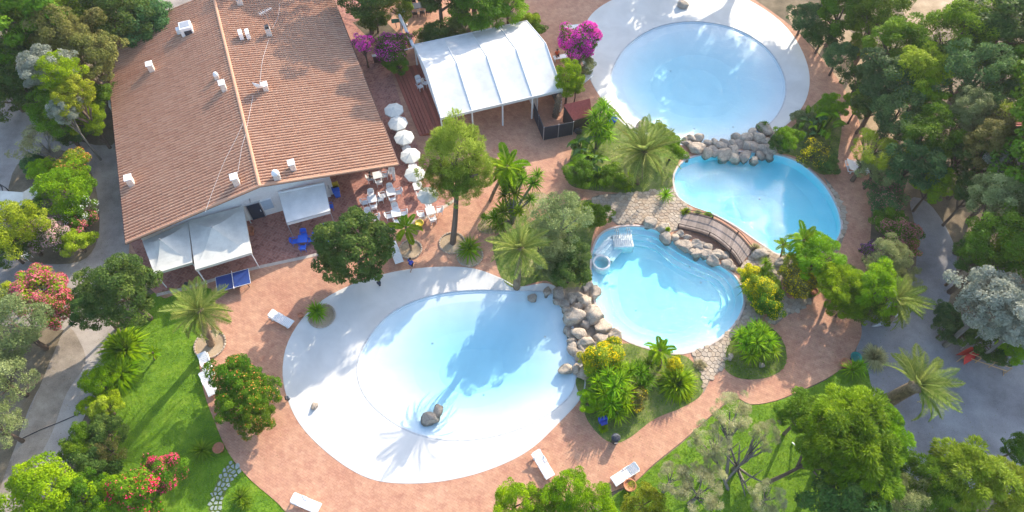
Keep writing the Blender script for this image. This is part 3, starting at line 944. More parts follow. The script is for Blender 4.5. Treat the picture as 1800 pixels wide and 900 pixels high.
MB().box((0.0, 0.05, 0.862), (0.85, 0.8, 0.03)).build('grille', M['grey_metal'], ac)
MB().bevbox((-0.75, 0.1, 0.3), (0.42, 0.55, 0.5), 0.02).build('duct', M['white_paint'], ac)
MB().box((0.1, -0.62, 0.3), (0.7, 0.05, 0.5)).build('side_vent', M['navy_panel'], ac)
def ac_unit(loc, rz, label, group=None, leg=0.12):
    o = empty('air_conditioner', loc, rz)
    tag(o, label, 'air conditioner', group)
    MB().bevbox((0, 0, 0.38 + leg), (0.85, 0.36, 0.66), 0.03).build('casing', M['white_plastic'], o)
    MB().tube([(0.1, -0.185, 0.38 + leg), (0.1, -0.205, 0.38 + leg)], 0.25, 16).build('fan_grille', M['navy_panel'], o)
    for x in (-0.3, 0.3): MB().box((x, 0, leg / 2 + 0.03), (0.06, 0.34, leg + 0.1)).build('foot', M['grey_metal'], o)
    return o
ac_unit(on_roof(426, 68), BRZ + 1.57, 'left one of the two white outdoor units beside the roof ridge')
ac_unit(on_roof(438, 67), BRZ + 1.57, 'right one of the two white outdoor units beside the roof ridge')
for (y, lab) in ((bl(202, 165, 2).y, 'upper white outdoor unit hanging on the building left wall'), (bl(202, 190, 2).y, 'lower white outdoor unit hanging on the building left wall')):
    w = A0 + ux * (-0.25) + uy * y
    ac_unit((w.x, w.y, 1.9), BRZ - 1.57, lab)
p = on_roof(456, 166)
dish = empty('satellite_dish', p, BRZ + 2.4)
tag(dish, 'round white satellite dish on the right roof slope near the ridge', 'satellite dish')
MB().tube([(0, 0, -0.1), (0, 0, 0.7)], 0.035, 8).build('mast', M['grey_metal'], dish)
m = MB()
prof = []
for i in range(7):
    r = 0.55 * i / 6
    prof.append((max(r, 0.01), 0.28 * (r / 0.55) ** 2))
m.lathe(prof, 24, cap=False)
o = m.build('reflector', M['white_paint'], dish, True, loc=(0, -0.08, 0.75), rot=(R(55), 0, 0))
sm = o.modifiers.new('thick', 'SOLIDIFY'); sm.thickness = 0.02
MB().tube([(0, -0.1, 0.55), (0, -0.62, 0.95)], 0.02, 6).tube([(0, -0.58, 0.9), (0, -0.66, 1.0)], 0.06, 8).build('feed_arm', M['grey_metal'], dish)
p = on_roof(478, 52)
ant = empty('tv_antenna', p, BRZ + 0.4)
tag(ant, 'thin television antenna on a mast near the top of the right slope', 'antenna')
MB().tube([(0, 0, -0.1), (0, 0, 2.4)], 0.03, 6).build('mast', M['grey_metal'], ant)
m = MB().tube([(-0.7, 0, 2.2), (0.7, 0, 2.2)], 0.02, 5)
for k in range(7): m.tube([(-0.6 + k * .2, -0.35 + k * .02, 2.2), (-0.6 + k * .2, 0.35 - k * .02, 2.2)], 0.014, 4)
m.build('aerial', M['white_plastic'], ant)
def cable(pxs, label):
    pts = [on_roof(x, y) + Vector((0, 0, 0.16)) for x, y in pxs]
    pts = smooth_curve(pts, 4, False)
    o = MB().tube(pts, 0.010, 5).build('roof_cable', M['white_paint'])
    tag(o, label, 'cable')
cable([(446, 170), (440, 200), (432, 240), (426, 262), (420, 300), (416, 316)], 'long pale cable from the dish down across the ridge to the lower chimney')
cable([(430, 215), (414, 250), (396, 285), (378, 330), (362, 375)], 'pale cable sagging across the left slope towards the lower verge')
cable([(492, 8), (490, 30), (480, 52)], 'short pale cable at the top of the right slope beside the antenna')
cable([(474, 70), (462, 110), (458, 150)], 'pale cable between the antenna chimney and the dish')

# ------------------------------------------------------------------ awnings in front of the building
def tent_roof(corn, peak, n=10, conc=0.55, sag=0.0):
    """four sided tent: peak joined to the corner polygon by a concave surface"""
    m = MB()
    peak = Vector(peak)
    k4 = len(corn)
    per = []
    for i in range(k4):
        a, b = Vector(corn[i]), Vector(corn[(i + 1) % k4])
        for j in range(n): per.append(a.lerp(b, j / n) - Vector((0, 0, sag * 4 * (j / n) * (1 - j / n))))
    N = len(per); rr = 9
    vs, fs = [], []
    for q in range(1, rr + 1):
        t = q / rr
        for p in per:
            x = peak.lerp(p, t)
            z = p.z + (peak.z - p.z) * (1 - t) ** (1 + conc * 2)
            vs.append((x.x, x.y, z))
    vs.append(tuple(peak))
    for q in range(rr - 1):
        for k in range(N):
            l = (k + 1) % N
            fs.append((q * N + k, (q + 1) * N + k, (q + 1) * N + l, q * N + l))
    for k in range(N): fs.append((len(vs) - 1, k, (k + 1) % N))
    m.add(vs, fs)
    # valance
    base = (rr - 1) * N
    vv = [vs[base + k] for k in range(N)] + [(vs[base + k][0], vs[base + k][1], vs[base + k][2] - 0.28) for k in range(N)]
    m.add(vv, [(k, N + k, N + (k + 1) % N, (k + 1) % N) for k in range(N)])
    return m
def gazebo(pxs, peak_px, h, hp, label):
    cs = [at(x, y, h) for x, y in pxs]
    pk = at(peak_px[0], peak_px[1], hp)
    ctr = sum(cs, Vector()) / 4
    root = empty('canopy_tent', (ctr.x, ctr.y, TZ))
    tag(root, label, 'canopy')
    off = Vector((ctr.x, ctr.y, TZ))
    tent_roof([c - off for c in cs], pk - off).build('canopy', M['cream_canvas'], root)
    for c in cs:
        q = c - off; q = q * 0.97
        MB().tube([(q.x, q.y, 0), (q.x, q.y, h - TZ - 0.05)], 0.045, 8).build('leg', M['white_paint'], root)
    q = pk - off
    MB().tube([(q.x, q.y, q.z - 0.1), (q.x, q.y, q.z + 0.15)], [0.09, 0.04], 8).build('finial', M['grey_metal'], root)
gazebo([(250, 424), (331, 389), (338, 461), (271, 481)], (281, 421), 2.35, 3.2, 'left one of the two peaked cream canopies below the roof edge')
gazebo([(331, 388), (427, 362), (442, 444), (343, 474)], (372, 399), 2.45, 3.35, 'right one of the two peaked cream canopies below the roof edge')
aw = [at(489, 339, 2.75), at(570, 322, 2.75), at(580, 371, 2.3), at(504, 392, 2.3)]
ctr = sum(aw, Vector()) / 4; off = Vector((ctr.x, ctr.y, TZ))
root = empty('awning', off)
tag(root, 'flat white awning stretched out over the patio from the front wall', 'awning')
m = MB(); q = [c - off for c in aw]
n = 8
vs = []
for i in range(n + 1):
    for j in range(n + 1):
        s, t = i / n, j / n
        p_ = (q[0].lerp(q[1], s)).lerp(q[3].lerp(q[2], s), t)
        vs.append((p_.x, p_.y, p_.z - 0.10 * math.sin(math.pi * t) - 0.02 * abs(math.sin(4 * math.pi * s))))
m.add(vs, [(i * (n + 1) + j, i * (n + 1) + j + 1, (i + 1) * (n + 1) + j + 1, (i + 1) * (n + 1) + j) for i in range(n) for j in range(n)])
m.build('cloth', M['canvas'], root)
MB().tube([q[3], q[2]], 0.05, 8).build('front_bar', M['grey_metal'], root)
m = MB(); N = 20
vv = [q[3].lerp(q[2], i / N) for i in range(N + 1)]
m.add([(v.x, v.y, v.z - 0.04) for v in vv] + [(v.x, v.y - 0.03, v.z - 0.3 - 0.03 * (i % 2)) for i, v in enumerate(vv)], [(i, i + 1, N + 2 + i, N + 1 + i) for i in range(N)])
m.build('valance', M['canvas'], root)
MB().tube([q[0], q[1]], 0.09, 8).build('cassette', M['white_paint'], root)
for a_, b_ in ((q[0], q[3]), (q[1], q[2])):
    MB().tube([a_ - Vector((0, 0, .2)), a_.lerp(b_, .5) - Vector((0, 0, .25)), b_ - Vector((0, 0, .05))], 0.035, 6).build('arm', M['grey_metal'], root)
for a_ in (q[3], q[2]):
    MB().tube([(a_.x, a_.y, 0), tuple(a_)], 0.035, 6).build('post', M['grey_metal'], root)
# white kiosk box at the right end of the front wall
k0 = at(577, 345, 0)
kb = empty('white_kiosk', (k0.x, k0.y, TZ), BRZ)
tag(kb, 'plain white wall block at the right end of the front wall beside the bins', 'kiosk')
MB().bevbox((0, 0.9, 1.25), (1.3, 1.8, 2.5), 0.03).build('body', M['white_paint'], kb)
MB().bevbox((0, 0.9, 2.53), (1.42, 1.92, 0.08), 0.02).build('lid', M['white_paint'], kb)
MB().box((0.1, -0.02, 1.2), (0.5, 0.04, 0.5)).build('vent', M['grey_metal'], kb)

# ================================================================== PAVILION TENT
pe = [at(775, 207, 3.0), at(990, 157, 3.0), at(920, 37, 3.0), at(725, 82, 3.0)]
pr = [at(752, 122, 4.6), at(955, 74, 4.6)]
px_ = (pe[1] - pe[0]).normalized(); py_ = Vector((-px_.y, px_.x, 0))
pw = ((pe[1] - pe[0]).length + (pe[2] - pe[3]).length) / 2
pd = ((pe[3] - pe[0]).length + (pe[2] - pe[1]).length) / 2
pav = empty('event_tent', (pe[0].x, pe[0].y, TZ), math.atan2(px_.y, px_.x))
tag(pav, 'large white event tent with a ridged fabric roof on an aluminium frame', 'tent')
rid = (pr[0] - pe[0]).dot(py_)
NB = 4
def tent_z(y):
    t = y / rid if y < rid else (pd - y) / (pd - rid)
    return 2.95 + 1.6 * (1 - (1 - t) ** 1.04) if t < 1 else 4.55
ys = [0, rid * .25, rid * .5, rid * .75, rid * .93, rid, rid + (pd - rid) * .07, rid + (pd - rid) * .3, rid + (pd - rid) * .6, pd]
for k in range(NB):
    x0, x1 = k * pw / NB, (k + 1) * pw / NB
    vs = []
    nx = 8
    for i in range(nx + 1):
        s = i / nx
        for y in ys:
            vs.append((x0 + 0.03 + (x1 - x0 - 0.06) * s, y, tent_z(y) - 0.09 * math.sin(math.pi * s) * (0.3 + 0.7 * math.sin(math.pi * min(1, y / rid)))))
    ny = len(ys)
    fs = [(i * ny + j, (i + 1) * ny + j, (i + 1) * ny + j + 1, i * ny + j + 1) for i in range(nx) for j in range(ny - 1)]
    MB().add(vs, fs).build('roof_panel', M['canvas'], pav, True)
for k in range(NB + 1):
    x = k * pw / NB
    MB().tube([(x, y, tent_z(y) + 0.025) for y in ys], 0.05, 8).build('rafter', M['white_paint'], pav)
    for y in (0, pd): MB().box((x, y, 1.46), (0.13, 0.13, 2.92)).build('post', M['white_paint'], pav)
for y in (0, pd):
    MB().box((pw / 2, y - 0.05 if y == 0 else y + 0.05, 2.86), (pw + .1, 0.06, 0.30)).build('valance', M['canvas'], pav)
for x in (0, pw):
    vs = [(x, y, tent_z(y)) for y in ys] + [(x, y, min(tent_z(y) - 0.3, 2.75)) for y in ys]
    n_ = len(ys)
    fs = [(i, i + 1, n_ + i + 1, n_ + i) for i in range(n_ - 1)]
    MB().add([(a + (0.05 if x else -0.05), b_, c_) for a, b_, c_ in vs], fs).build('gable_cloth', M['canvas'], pav)
for x in (pw * 0.80, pw):
    MB().box((x, 2.2, 1.35), (0.05, 4.2, 2.7)).build('side_wall', M['canvas'] if x < pw else M['navy_panel'], pav)
# white gutter beam running to the lamp post
b0, b1 = at(727, 82, 3.0), at(702, 26, 3.0)
bm_ = empty('overhead_beam', (b0.x, b0.y, TZ))
tag(bm_, 'long white overhead beam running from the tent corner to the globe lamp', 'beam')
MB().tube([(0, 0, 2.95), (b1.x - b0.x, b1.y - b0.y, 2.95)], 0.16, 4).build('beam', M['white_paint'], bm_)
MB().tube([(b1.x - b0.x, b1.y - b0.y, 0), (b1.x - b0.x, b1.y - b0.y, 2.9)], 0.06, 8).build('post', M['white_paint'], bm_)
MB().tube([(0.05, -0.1, 2.9), (0.9, 0.2, 2.6)], 0.04, 6).tube([(-0.05, -0.1, 2.9), (-1.0, -0.1, 2.6)], 0.04, 6).build('brace', M['white_paint'], bm_)

# red timber deck with long boards beside the tent
dk = [at(692, 128), at(742, 118), at(790, 236), at(738, 240)]
droot = empty('timber_deck', (dk[0].x, dk[0].y, TZ))
tag(droot, 'red stained timber deck with long stepped boards left of the tent', 'deck')
nb = 9
for k in range(nb):
    a0, a1 = dk[0].lerp(dk[1], k / nb), dk[0].lerp(dk[1], (k + 0.94) / nb)
    c0, c1 = dk[3].lerp(dk[2], k / nb), dk[3].lerp(dk[2], (k + 0.94) / nb)
    zt = 0.10 + 0.10 * min(3, k // 1) if k < 4 else 0.40
    qs = [p_ - dk[0] for p_ in (a0, a1, c1, c0)]
    vs = [(p_.x, p_.y, 0.0) for p_ in qs] + [(p_.x, p_.y, zt) for p_ in qs]
    MB().add(vs, [(3, 2, 1, 0), (4, 7, 6, 5), (0, 1, 5, 4)[::-1], (1, 2, 6, 5)[::-1], (2, 3, 7, 6)[::-1], (3, 0, 4, 7)[::-1]]).build('board', M['red_wood'], droot)

# dark screens and small tiled shed in front of the tent
s0, s1, s2 = at(938, 205), at(955, 247), at(1006, 237)
scr = empty('privacy_screen', (s1.x, s1.y, TZ))
tag(scr, 'dark navy privacy screen of flat panels in front of the tent corner', 'screen')
def wallpanel(a, b_, h, mat, name, parent, o):
    a, b_ = a - o, b_ - o
    d = b_ - a; L_ = math.hypot(d.x, d.y)
    return MB().bevbox(((a.x + b_.x) / 2, (a.y + b_.y) / 2, h / 2), (L_ - 0.06, 0.06, h), 0.01, math.atan2(d.y, d.x)).build(name, mat, parent)
for i in range(2):
    wallpanel(s0.lerp(s1, i / 2), s0.lerp(s1, (i + 1) / 2), 1.75, M['navy_panel'], 'panel', scr, s1)
for i in range(2):
    wallpanel(s1.lerp(s2, i / 2), s1.lerp(s2, (i + 1) / 2), 1.75, M['navy_panel'], 'panel', scr, s1)
for p_ in (s0, s0.lerp(s1, .5), s1, s1.lerp(s2, .5), s2):
    q_ = p_ - s1
    MB().box((q_.x, q_.y, 0.9), (0.07, 0.07, 1.8)).build('post', M['grey_metal'], scr)
h = 1.9
sc_ = [at(1008, 212, 1.7), at(1041, 203, 1.7), at(1037, 173, 2.3), at(990, 184, 2.3)]
so = Vector((sc_[0].x, sc_[0].y, TZ))
shed = empty('garden_shed', so)
tag(shed, 'small shed with a red corrugated roof behind the dark screen', 'shed')
m = MB(); n = 22
qs = [p_ - so for p_ in sc_]
vs = []
for i in range(n * 2 + 1):
    t = i / (n * 2)
    a_, b_ = qs[0].lerp(qs[3], t), qs[1].lerp(qs[2], t)
    dz = 0.05 if i % 2 else 0.0
    vs += [(a_.x, a_.y, a_.z + dz), (b_.x, b_.y, b_.z + dz)]
m.add(vs, [(2 * i, 2 * i + 1, 2 * i + 3, 2 * i + 2) for i in range(n * 2)])
M['shed_roof'] = plain('red_shed_roof', (0.36, 0.10, 0.08), 0.8, 0.2)
ro = m.build('roof', M['shed_roof'], shed)
s_ = ro.modifiers.new('thick', 'SOLIDIFY'); s_.thickness = 0.05
vs = [(p_.x * .95 + .04, p_.y * .95 + .04, 0) for p_ in qs] + [(p_.x * .95 + .04, p_.y * .95 + .04, p_.z - 0.08) for p_ in qs]
MB().add(vs, [(0, 1, 5, 4), (1, 2, 6, 5), (2, 3, 7, 6), (3, 0, 4, 7)]).build('wall', M['dark_wood'], shed)

# distant magenta-red roof at the right edge
rr_ = [at(1783, 240, 3.0), at(1850, 250, 3.0), at(1850, 178, 3.2), at(1785, 185, 3.2)]
ro_ = Vector((rr_[0].x, rr_[0].y, 0))
cab = empty('cabin', ro_)
tag(cab, 'cabin with a red ribbed roof half hidden at the right edge', 'cabin')
m = MB(); vs = []; n = 14
qs = [p_ - ro_ for p_ in rr_]
for i in range(n * 2 + 1):
    t = i / (n * 2)
    a_, b_ = qs[0].lerp(qs[3], t), qs[1].lerp(qs[2], t)
    dz = 0.07 if i % 2 else 0.0
    mid = a_.lerp(b_, 0.5)
    vs += [(a_.x, a_.y, a_.z + dz), (b_.x, b_.y, b_.z + dz + 0.4)]
m.add(vs, [(2 * i, 2 * i + 1, 2 * i + 3, 2 * i + 2) for i in range(n * 2)])
m.build('roof', M['shed_roof'], cab)
vs = [(p_.x, p_.y, 0) for p_ in qs] + [(p_.x, p_.y, p_.z - 0.12) for p_ in qs]
MB().add(vs, [(0, 1, 5, 4), (1, 2, 6, 5), (2, 3, 7, 6), (3, 0, 4, 7)]).build('wall', M['cream_canvas'], cab)

# ================================================================== FOOTBRIDGE
bl0, bl1, bl2, bl3 = at(1192, 398, .2), at(1246, 413, .55), at(1284, 441, .5), at(1302, 466, .2)   # near rail line
bu0, bu1, bu2, bu3 = at(1206, 373, .2), at(1252, 384, .55), at(1296, 411, .5), at(1322, 440, .2)    # far rail line
near = smooth_curve([bl0, bl1, bl2, bl3], 16, False)
far = smooth_curve([bu0, bu1, bu2, bu3], 16, False)
bo = Vector((bl0.x, bl0.y, 0))
br = empty('footbridge', bo)
tag(br, 'curved arched wooden footbridge between the two middle pools', 'footbridge')
nn = len(near)
for i in range(nn - 1):
    a_, b_, c_, d_ = near[i] - bo, near[i + 1] - bo, far[i + 1] - bo, far[i] - bo
    b_, c_ = a_.lerp(b_, .95), d_.lerp(c_, .95)
    vs = [(p_.x, p_.y, p_.z - .05) for p_ in (a_, b_, c_, d_)] + [tuple(p_) for p_ in (a_, b_, c_, d_)]
    MB().add(vs, [(3, 2, 1, 0), (4, 5, 6, 7), (0, 1, 5, 4), (1, 2, 6, 5), (2, 3, 7, 6), (3, 0, 4, 7)]).build('plank', M['bridge_wood'], br)
for line in (near, far):
    MB().tube([p_ - bo + Vector((0, 0, -0.10)) for p_ in line], 0.16, 6).build('beam', M['dark_wood'], br)
    MB().tube([p_ - bo + Vector((0, 0, 0.42)) for p_ in line], 0.035, 6).build('handrail', M['dark_wood'], br)
    for i in range(0, nn, 16):
        q_ = line[i] - bo
        MB().box((q_.x, q_.y, q_.z + 0.15), (0.08, 0.08, 0.55)).build('post', M['dark_wood'], br)
# ================================================================== BOULDERS
def rock_mesh(seed):
    rg = random.Random(seed)
    bm = bmesh.new()
    bmesh.ops.create_icosphere(bm, subdivisions=4, radius=1.0)
    planes = []
    for _ in range(13):
        d = Vector((rg.gauss(0, 1), rg.gauss(0, 1), rg.gauss(0, .8))).normalized()
        planes.append((d, rg.uniform(0.58, 0.90)))
    off = Vector((seed * 7.1, seed * 3.3, 1.7))
    for v in bm.verts:
        p = v.co.copy()
        for d, h in planes:
            e = p.dot(d) - h
            if e > 0: p -= d * e * 0.97
        p += v.co * (noise.noise(v.co * 1.1 + off) * 0.20 + noise.noise(v.co * 3.5 + off) * 0.06)
        p.z *= 0.78
        v.co = p
    me = bpy.data.meshes.new('boulder')
    bm.to_mesh(me); bm.free()
    me.polygons.foreach_set('use_smooth', [True] * len(me.polygons))
    me.materials.append(M['rock'])
    return me
ROCKS = [rock_mesh(s) for s in range(1, 9)]
rr = random.Random(11)
def rock(px, py, rpx, label, group=None, z=0.0, sq=None):
    r = rpx * mpp(py) * 1.10
    p = at(px, py + rpx * 0.18, z)
    o = link('boulder', ROCKS[rr.randrange(8)], None, None, (p.x, p.y, z + r * 0.10), (rr.uniform(-.25, .25), rr.uniform(-.25, .25), rr.uniform(0, 6.28)),
             (r * rr.uniform(.85, 1.35), r * rr.uniform(.8, 1.1), r * rr.uniform(.85, 1.15)))
    return tag(o, label, 'boulder', group)
row_a = [(1204,247,8),(1209,252,9),(1215,244,9),(1227,242,11),(1224,260,14),(1241,269,13),(1204,277,9),(1255,252,10),(1255,265,11),(1264,257,11),(1274,252,9),(1272,270,13),(1288,265,12),(1293,241,10),(1309,243,13),(1297,254,9),(1312,258,11),(1325,258,11),(1308,276,13),(1336,274,11),(1334,244,13),(1337,260,10),(1342,227,14),(1322,234,9),(1350,262,13),(1347,250,11),(1325,282,9),(1285,252,9),(1244,252,9),(1362,240,10),(1290,279,10),(1352,276,9)]
ORD = ['first', 'second', 'third', 'fourth', 'fifth', 'sixth', 'seventh', 'eighth', 'ninth', 'tenth', 'eleventh', 'twelfth', 'thirteenth', 'fourteenth', 'fifteenth', 'sixteenth', 'seventeenth', 'eighteenth', 'nineteenth', 'twentieth']
def ranked(row, split, axis, text, texts):
    out = {}
    for side in (True, False):
        grp = sorted([q for q in row if split(q) == side], key=lambda q: q[axis])
        for i_, q in enumerate(grp): out[q] = text.format(ORD[i_], texts[0 if side else 1])
    return out
lab = ranked(row_a, lambda q: q[1] < 256 + (1270 - q[0]) * .06, 0, '{} boulder from the left along the {} side of the row between the upper pools', ('upper', 'lower'))
for x, y, r in row_a:
    rock(x, y, r, lab[(x, y, r)], 'boulders between the upper two pools', 0.0 if y < 272 else -0.12)
row_b = [(981,513,14),(981,530,8),(1005,523,11),(994,535,11),(1018,520,9),(1033,502,11),(1046,514,11),(1029,530,14),(1029,569,12),(1017,539,9),(1018,586,12),(1080,589,17),(1029,602,15),(1057,598,15),(1082,602,12),(1005,586,10),(1006,598,10),(998,580,9),(1007,610,11),(1008,616,10),(1028,607,14),(1023,626,12),(1013,648,10),(1028,655,12),(1050,608,12),(999,560,9),(996,545,9)]
lab = ranked(row_b, lambda q: q[0] < 990 + (q[1] - 500) * .36, 1, '{} boulder from the top along the {} side of the heap between the lower pools', ('left', 'right'))
for x, y, r in row_b:
    rock(x, y, r, lab[(x, y, r)], 'boulders between the lower two pools', -0.08 if x > 1070 or x < 1008 else 0.05)
rock(1010, 555, 20, 'big pointed pale boulder in the middle of the lower heap', None, .15)
rock(1042, 552, 21, 'largest smooth grey boulder in the middle of the lower heap', None, .1)
rock(1058, 575, 18, 'long greenish boulder just below the largest smooth grey one', None, .05)
row_c = [(1187,418,8),(1201,429,13),(1208,417,8),(1225,431,12),(1213,439,9),(1224,444,11),(1239,444,12),(1238,432,8),(1260,447,14),(1253,458,12),(1275,449,9),(1278,463,11),(1288,470,9),(1196,412,8),(1246,434,8)]
lab = ranked(row_c, lambda q: True, 0, '{} boulder from the left along the water below the wooden footbridge{}', ('', ''))
for x, y, r in row_c:
    rock(x, y, r, lab[(x, y, r)], 'boulders below the footbridge', 0.0)
rock(1166, 400, 12, 'smooth cream boulder at the left end of the footbridge', None, .1)
rock(1170, 418, 12, 'wide grey boulder hanging over the water below the cream one')
rock(1141, 391, 12, 'dark grey boulder at the top edge of the stepped pool', None, .05)
rock(1337, 445, 12, 'grey boulder at the right end of the footbridge', None, .1)
rock(1371, 461, 10, 'lone pale boulder among the yellow flowers right of the footbridge', None, .1)
rock(1283, 627, 7, 'small rock at the left side of the round shrub bed', None, .05)
rock(1338, 642, 6, 'small rock at the lower edge of the round shrub bed', None, .05)
rock(1532, 556, 5, 'small pale rock under the bushes beside the right gravel drive', None, .05)
rock(936, 523, 9, 'lone egg shaped boulder standing in the water near the palm', None, .0)
rock(961, 512, 9, 'rounded boulder at the upper left end of the lower heap', None, .0)
rock(994, 648, 10, 'flat topped boulder standing alone at the lower end of the heap', None, -.05)
rock(757, 734, 18, 'large boulder standing in the big lower pool', None, -.25)
rock(769, 721, 10, 'smaller boulder leaning on the large one in the big lower pool', None, -.2)
rock(553, 714, 9, 'small boulder on the white beach of the lower pool', None, .0)
rock(1200, 9, 11, 'rounded boulder on the white deck at the top of the upper pool', None, .0)
rock(1130, 222, 15, 'pale boulder on the deck edge beside the big palm', None, .05)

# ================================================================== FURNITURE
def make_lounger():
    root = empty('sun_lounger')
    W, LN = 0.70, 1.95
    fr = MB()
    for s in (-1, 1):
        fr.bevbox((s * (W / 2 - .035), 0.0, 0.33), (0.07, LN, 0.09), 0.015)
    fr.bevbox((0, -LN / 2 + .04, 0.33), (W - .14, 0.08, 0.09), 0.015).bevbox((0, LN / 2 - .04, 0.33), (W - .14, 0.08, 0.09), 0.015)
    fr.build('frame', M['white_plastic'], root)
    sl = MB().bevbox((0, 0, 0), (W - .15, 0.115, 0.03), 0.008).mesh('slat')
    for k in range(9):
        link('slat', sl, M['white_plastic'], root, (0, -LN / 2 + .14 + k * .135, 0.375))
    bk = MB()
    bk.bevbox((-W / 2 + .06, .34, 0), (0.06, .72, 0.05), .012).bevbox((W / 2 - .06, .34, 0), (0.06, .72, 0.05), .012).bevbox((0, .69, 0), (W - .18, .09, .05), .012)
    b_ = bk.build('backrest', M['white_plastic'], root, loc=(0, LN / 2 - .68, .385), rot=(R(26), 0, 0))
    for k in range(5):
        link('backrest_slat', sl, M['white_plastic'], b_, (0, .07 + k * .13, 0.005))
    lg = MB().bevbox((0, 0, .145), (.07, .09, .29), .012).mesh('leg')
    for sx in (-1, 1):
        for y in (-LN / 2 + .25, LN / 2 - .30):
            link('leg', lg, M['white_plastic'], root, (sx * (W / 2 - .05), y, 0))
    ar = MB().tube([(0, -.2, 0.37), (0, -.2, .5), (0, .2, .5), (0, .2, 0.37)], .025, 6).mesh('armrest')
    for sx in (-1, 1): link('armrest', ar, M['white_plastic'], root, (sx * (W / 2 - .02), .25, 0))
    return root
LOUNGER = None
def lounger(foot, head, label, z=TZ, group='white plastic sun loungers'):
    global LOUNGER
    a, b_ = at(*foot, .35), at(*head, .35)
    d = b_ - a
    c = (a + b_) / 2
    if LOUNGER is None:
        LOUNGER = make_lounger(); o = LOUNGER
    else: o = copy_tree(LOUNGER)
    o.location = (c.x, c.y, z); o.rotation_euler = (0, 0, math.atan2(d.y, d.x) - math.pi / 2)
    sc = 1.07
    o.scale = (sc, sc, 1)
    return tag(o, label, 'sun lounger', group)
lounger((511, 570), (478, 553), 'white sun lounger alone on the terrace left of the small round shrub')
lounger((702, 461), (690, 430), 'white sun lounger between the round tree and the small palm')
lounger((368, 657), (358, 628), 'white sun lounger at the lawn edge above the orange flowered bush', TZ)
lounger((372, 686), (362, 664), 'white sun lounger at the lawn edge, half under the orange flowered bush')
lounger((560, 894), (517, 876), 'white sun lounger at the bottom edge left of the big pool')
lounger((966, 836), (943, 798), 'white sun lounger on the terrace below the big pool, left of the dark bin')
lounger((1080, 846), (1117, 822), 'white sun lounger beside the right lawn, nearest to the round clay pot')
lounger((1024, 46), (988, 51), 'upper white sun lounger poking out under the magenta bougainvillea')
lounger((1018, 70), (981, 73), 'lower white sun lounger poking out under the magenta bougainvillea')
lounger((1018, 147), (1036, 132), 'white sun lounger wedged between the lime bush and the upper pool deck')
lounger((1524, 291), (1488, 288), 'upper white sun lounger under the pale willowy tree on the right terrace')
lounger((1528, 299), (1490, 297), 'lower white sun lounger under the pale willowy tree on the right terrace')

def make_table(mat, w=0.82):
    root = empty('patio_table')
    MB().bevbox((0, 0, 0.715), (w, w, 0.035), 0.012).build('tabletop', mat, root)
    m = MB()
    for s in (-1, 1):
        m.box((s * (w / 2 - .06), 0, .67), (.03, w - .1, .06)).box((0, s * (w / 2 - .06), .67), (w - .16, .03, .06))
    m.build('apron', mat, root)
    lg = MB().tube([(0, 0, 0), (0, 0, .69)], [.028, .04], 6).mesh('leg')
    for sx in (-1, 1):
        for sy in (-1, 1): link('leg', lg, mat, root, (sx * (w / 2 - .08), sy * (w / 2 - .08), 0))
    return root
def make_chair(mat):
    root = empty('patio_chair')
    MB().bevbox((0, 0.0, .43), (.50, .48, .04), .012).build('seat', mat, root)
    m = MB(); N = 6
    vs = []
    for i in range(N + 1):
        t = -1 + 2 * i / N
        x = .25 * t; y = .25 + .05 * (1 - t * t)
        vs += [(x, y - .02, .44), (x * 1.05, y + .10, .86 - .06 * t * t)]
    m.add(vs, [(2 * i, 2 * i + 2, 2 * i + 3, 2 * i + 1) for i in range(N)])
    b_ = m.build('backrest', mat, root)
    s_ = b_.modifiers.new('thick', 'SOLIDIFY'); s_.thickness = .03
    ar = MB().tube([(0, -.2, .43), (0, -.2, .66), (0, .28, .68)], .026, 5).mesh('armrest')
    lg = MB().tube([(0, 0, 0), (0, 0, .43)], [.02, .032], 5).mesh('leg')
    for sx in (-1, 1):
        link('armrest', ar, mat, root, (sx * .27, 0, 0))
        for y in (-.2, .22): link('leg', lg, mat, root, (sx * .23, y, 0))
    return root
PROTO = {}
def put(kind, key, mk, loc, rz, label, cat, group):
    if (kind, key) not in PROTO:
        PROTO[(kind, key)] = mk(M[key]); o = PROTO[(kind, key)]
    else: o = copy_tree(PROTO[(kind, key)])
    o.location = loc; o.rotation_euler = (0, 0, rz)
    return tag(o, label, cat, group)
PZ = TZ + 0.006
def table_set(px, py, rz, where, sides=(0, 1, 2, 3), key='white_plastic', r=0.62, group=True, colour='white', ch_label=None):
    p = at(px, py, .72)
    put('t', key, make_table, (p.x, p.y, PZ), rz, f'{colour} square plastic table {where}', 'table', f'{colour} plastic tables on the patio')
    for k in sides:
        a_ = rz + k * math.pi / 2
        rj = r + rr.uniform(-.04, .12)
        q_ = (p.x + rj * math.cos(a_), p.y + rj * math.sin(a_), PZ)
        side = ['right', 'far', 'left', 'near'][k]
        put('c', key, make_chair, q_, a_ - math.pi / 2 + rr.uniform(-.12, .12), f'{colour} plastic chair, {side} side of the table {where}', 'chair', f'{colour} plastic chairs on the patio')
table_set(663, 308, .28, 'closest to the roof corner', (0, 2, 3))
table_set(687, 338, .28, 'in the middle of the patio')
table_set(654, 350, .28, 'left of the middle, above the round tree')
table_set(696, 375, .22, 'nearest the small palm')
table_set(648, 383, .25, 'half hidden by the round tree', (0, 1))
table_set(532, 420, .12, 'standing in the open below the flat awning', (0, 1, 2, 3), 'blue_plastic', .66, colour='blue')
table_set(572, 411, .12, 'tucked under the round tree', (1, 2, 3), 'blue_plastic', .66, colour='blue')
p = at(689, 303, .45)
put('c', 'white_plastic', make_chair, (p.x, p.y, PZ), .2, 'single white plastic chair alone beside the roof corner', 'chair', 'white plastic chairs on the patio')
p = at(581, 363, .45)
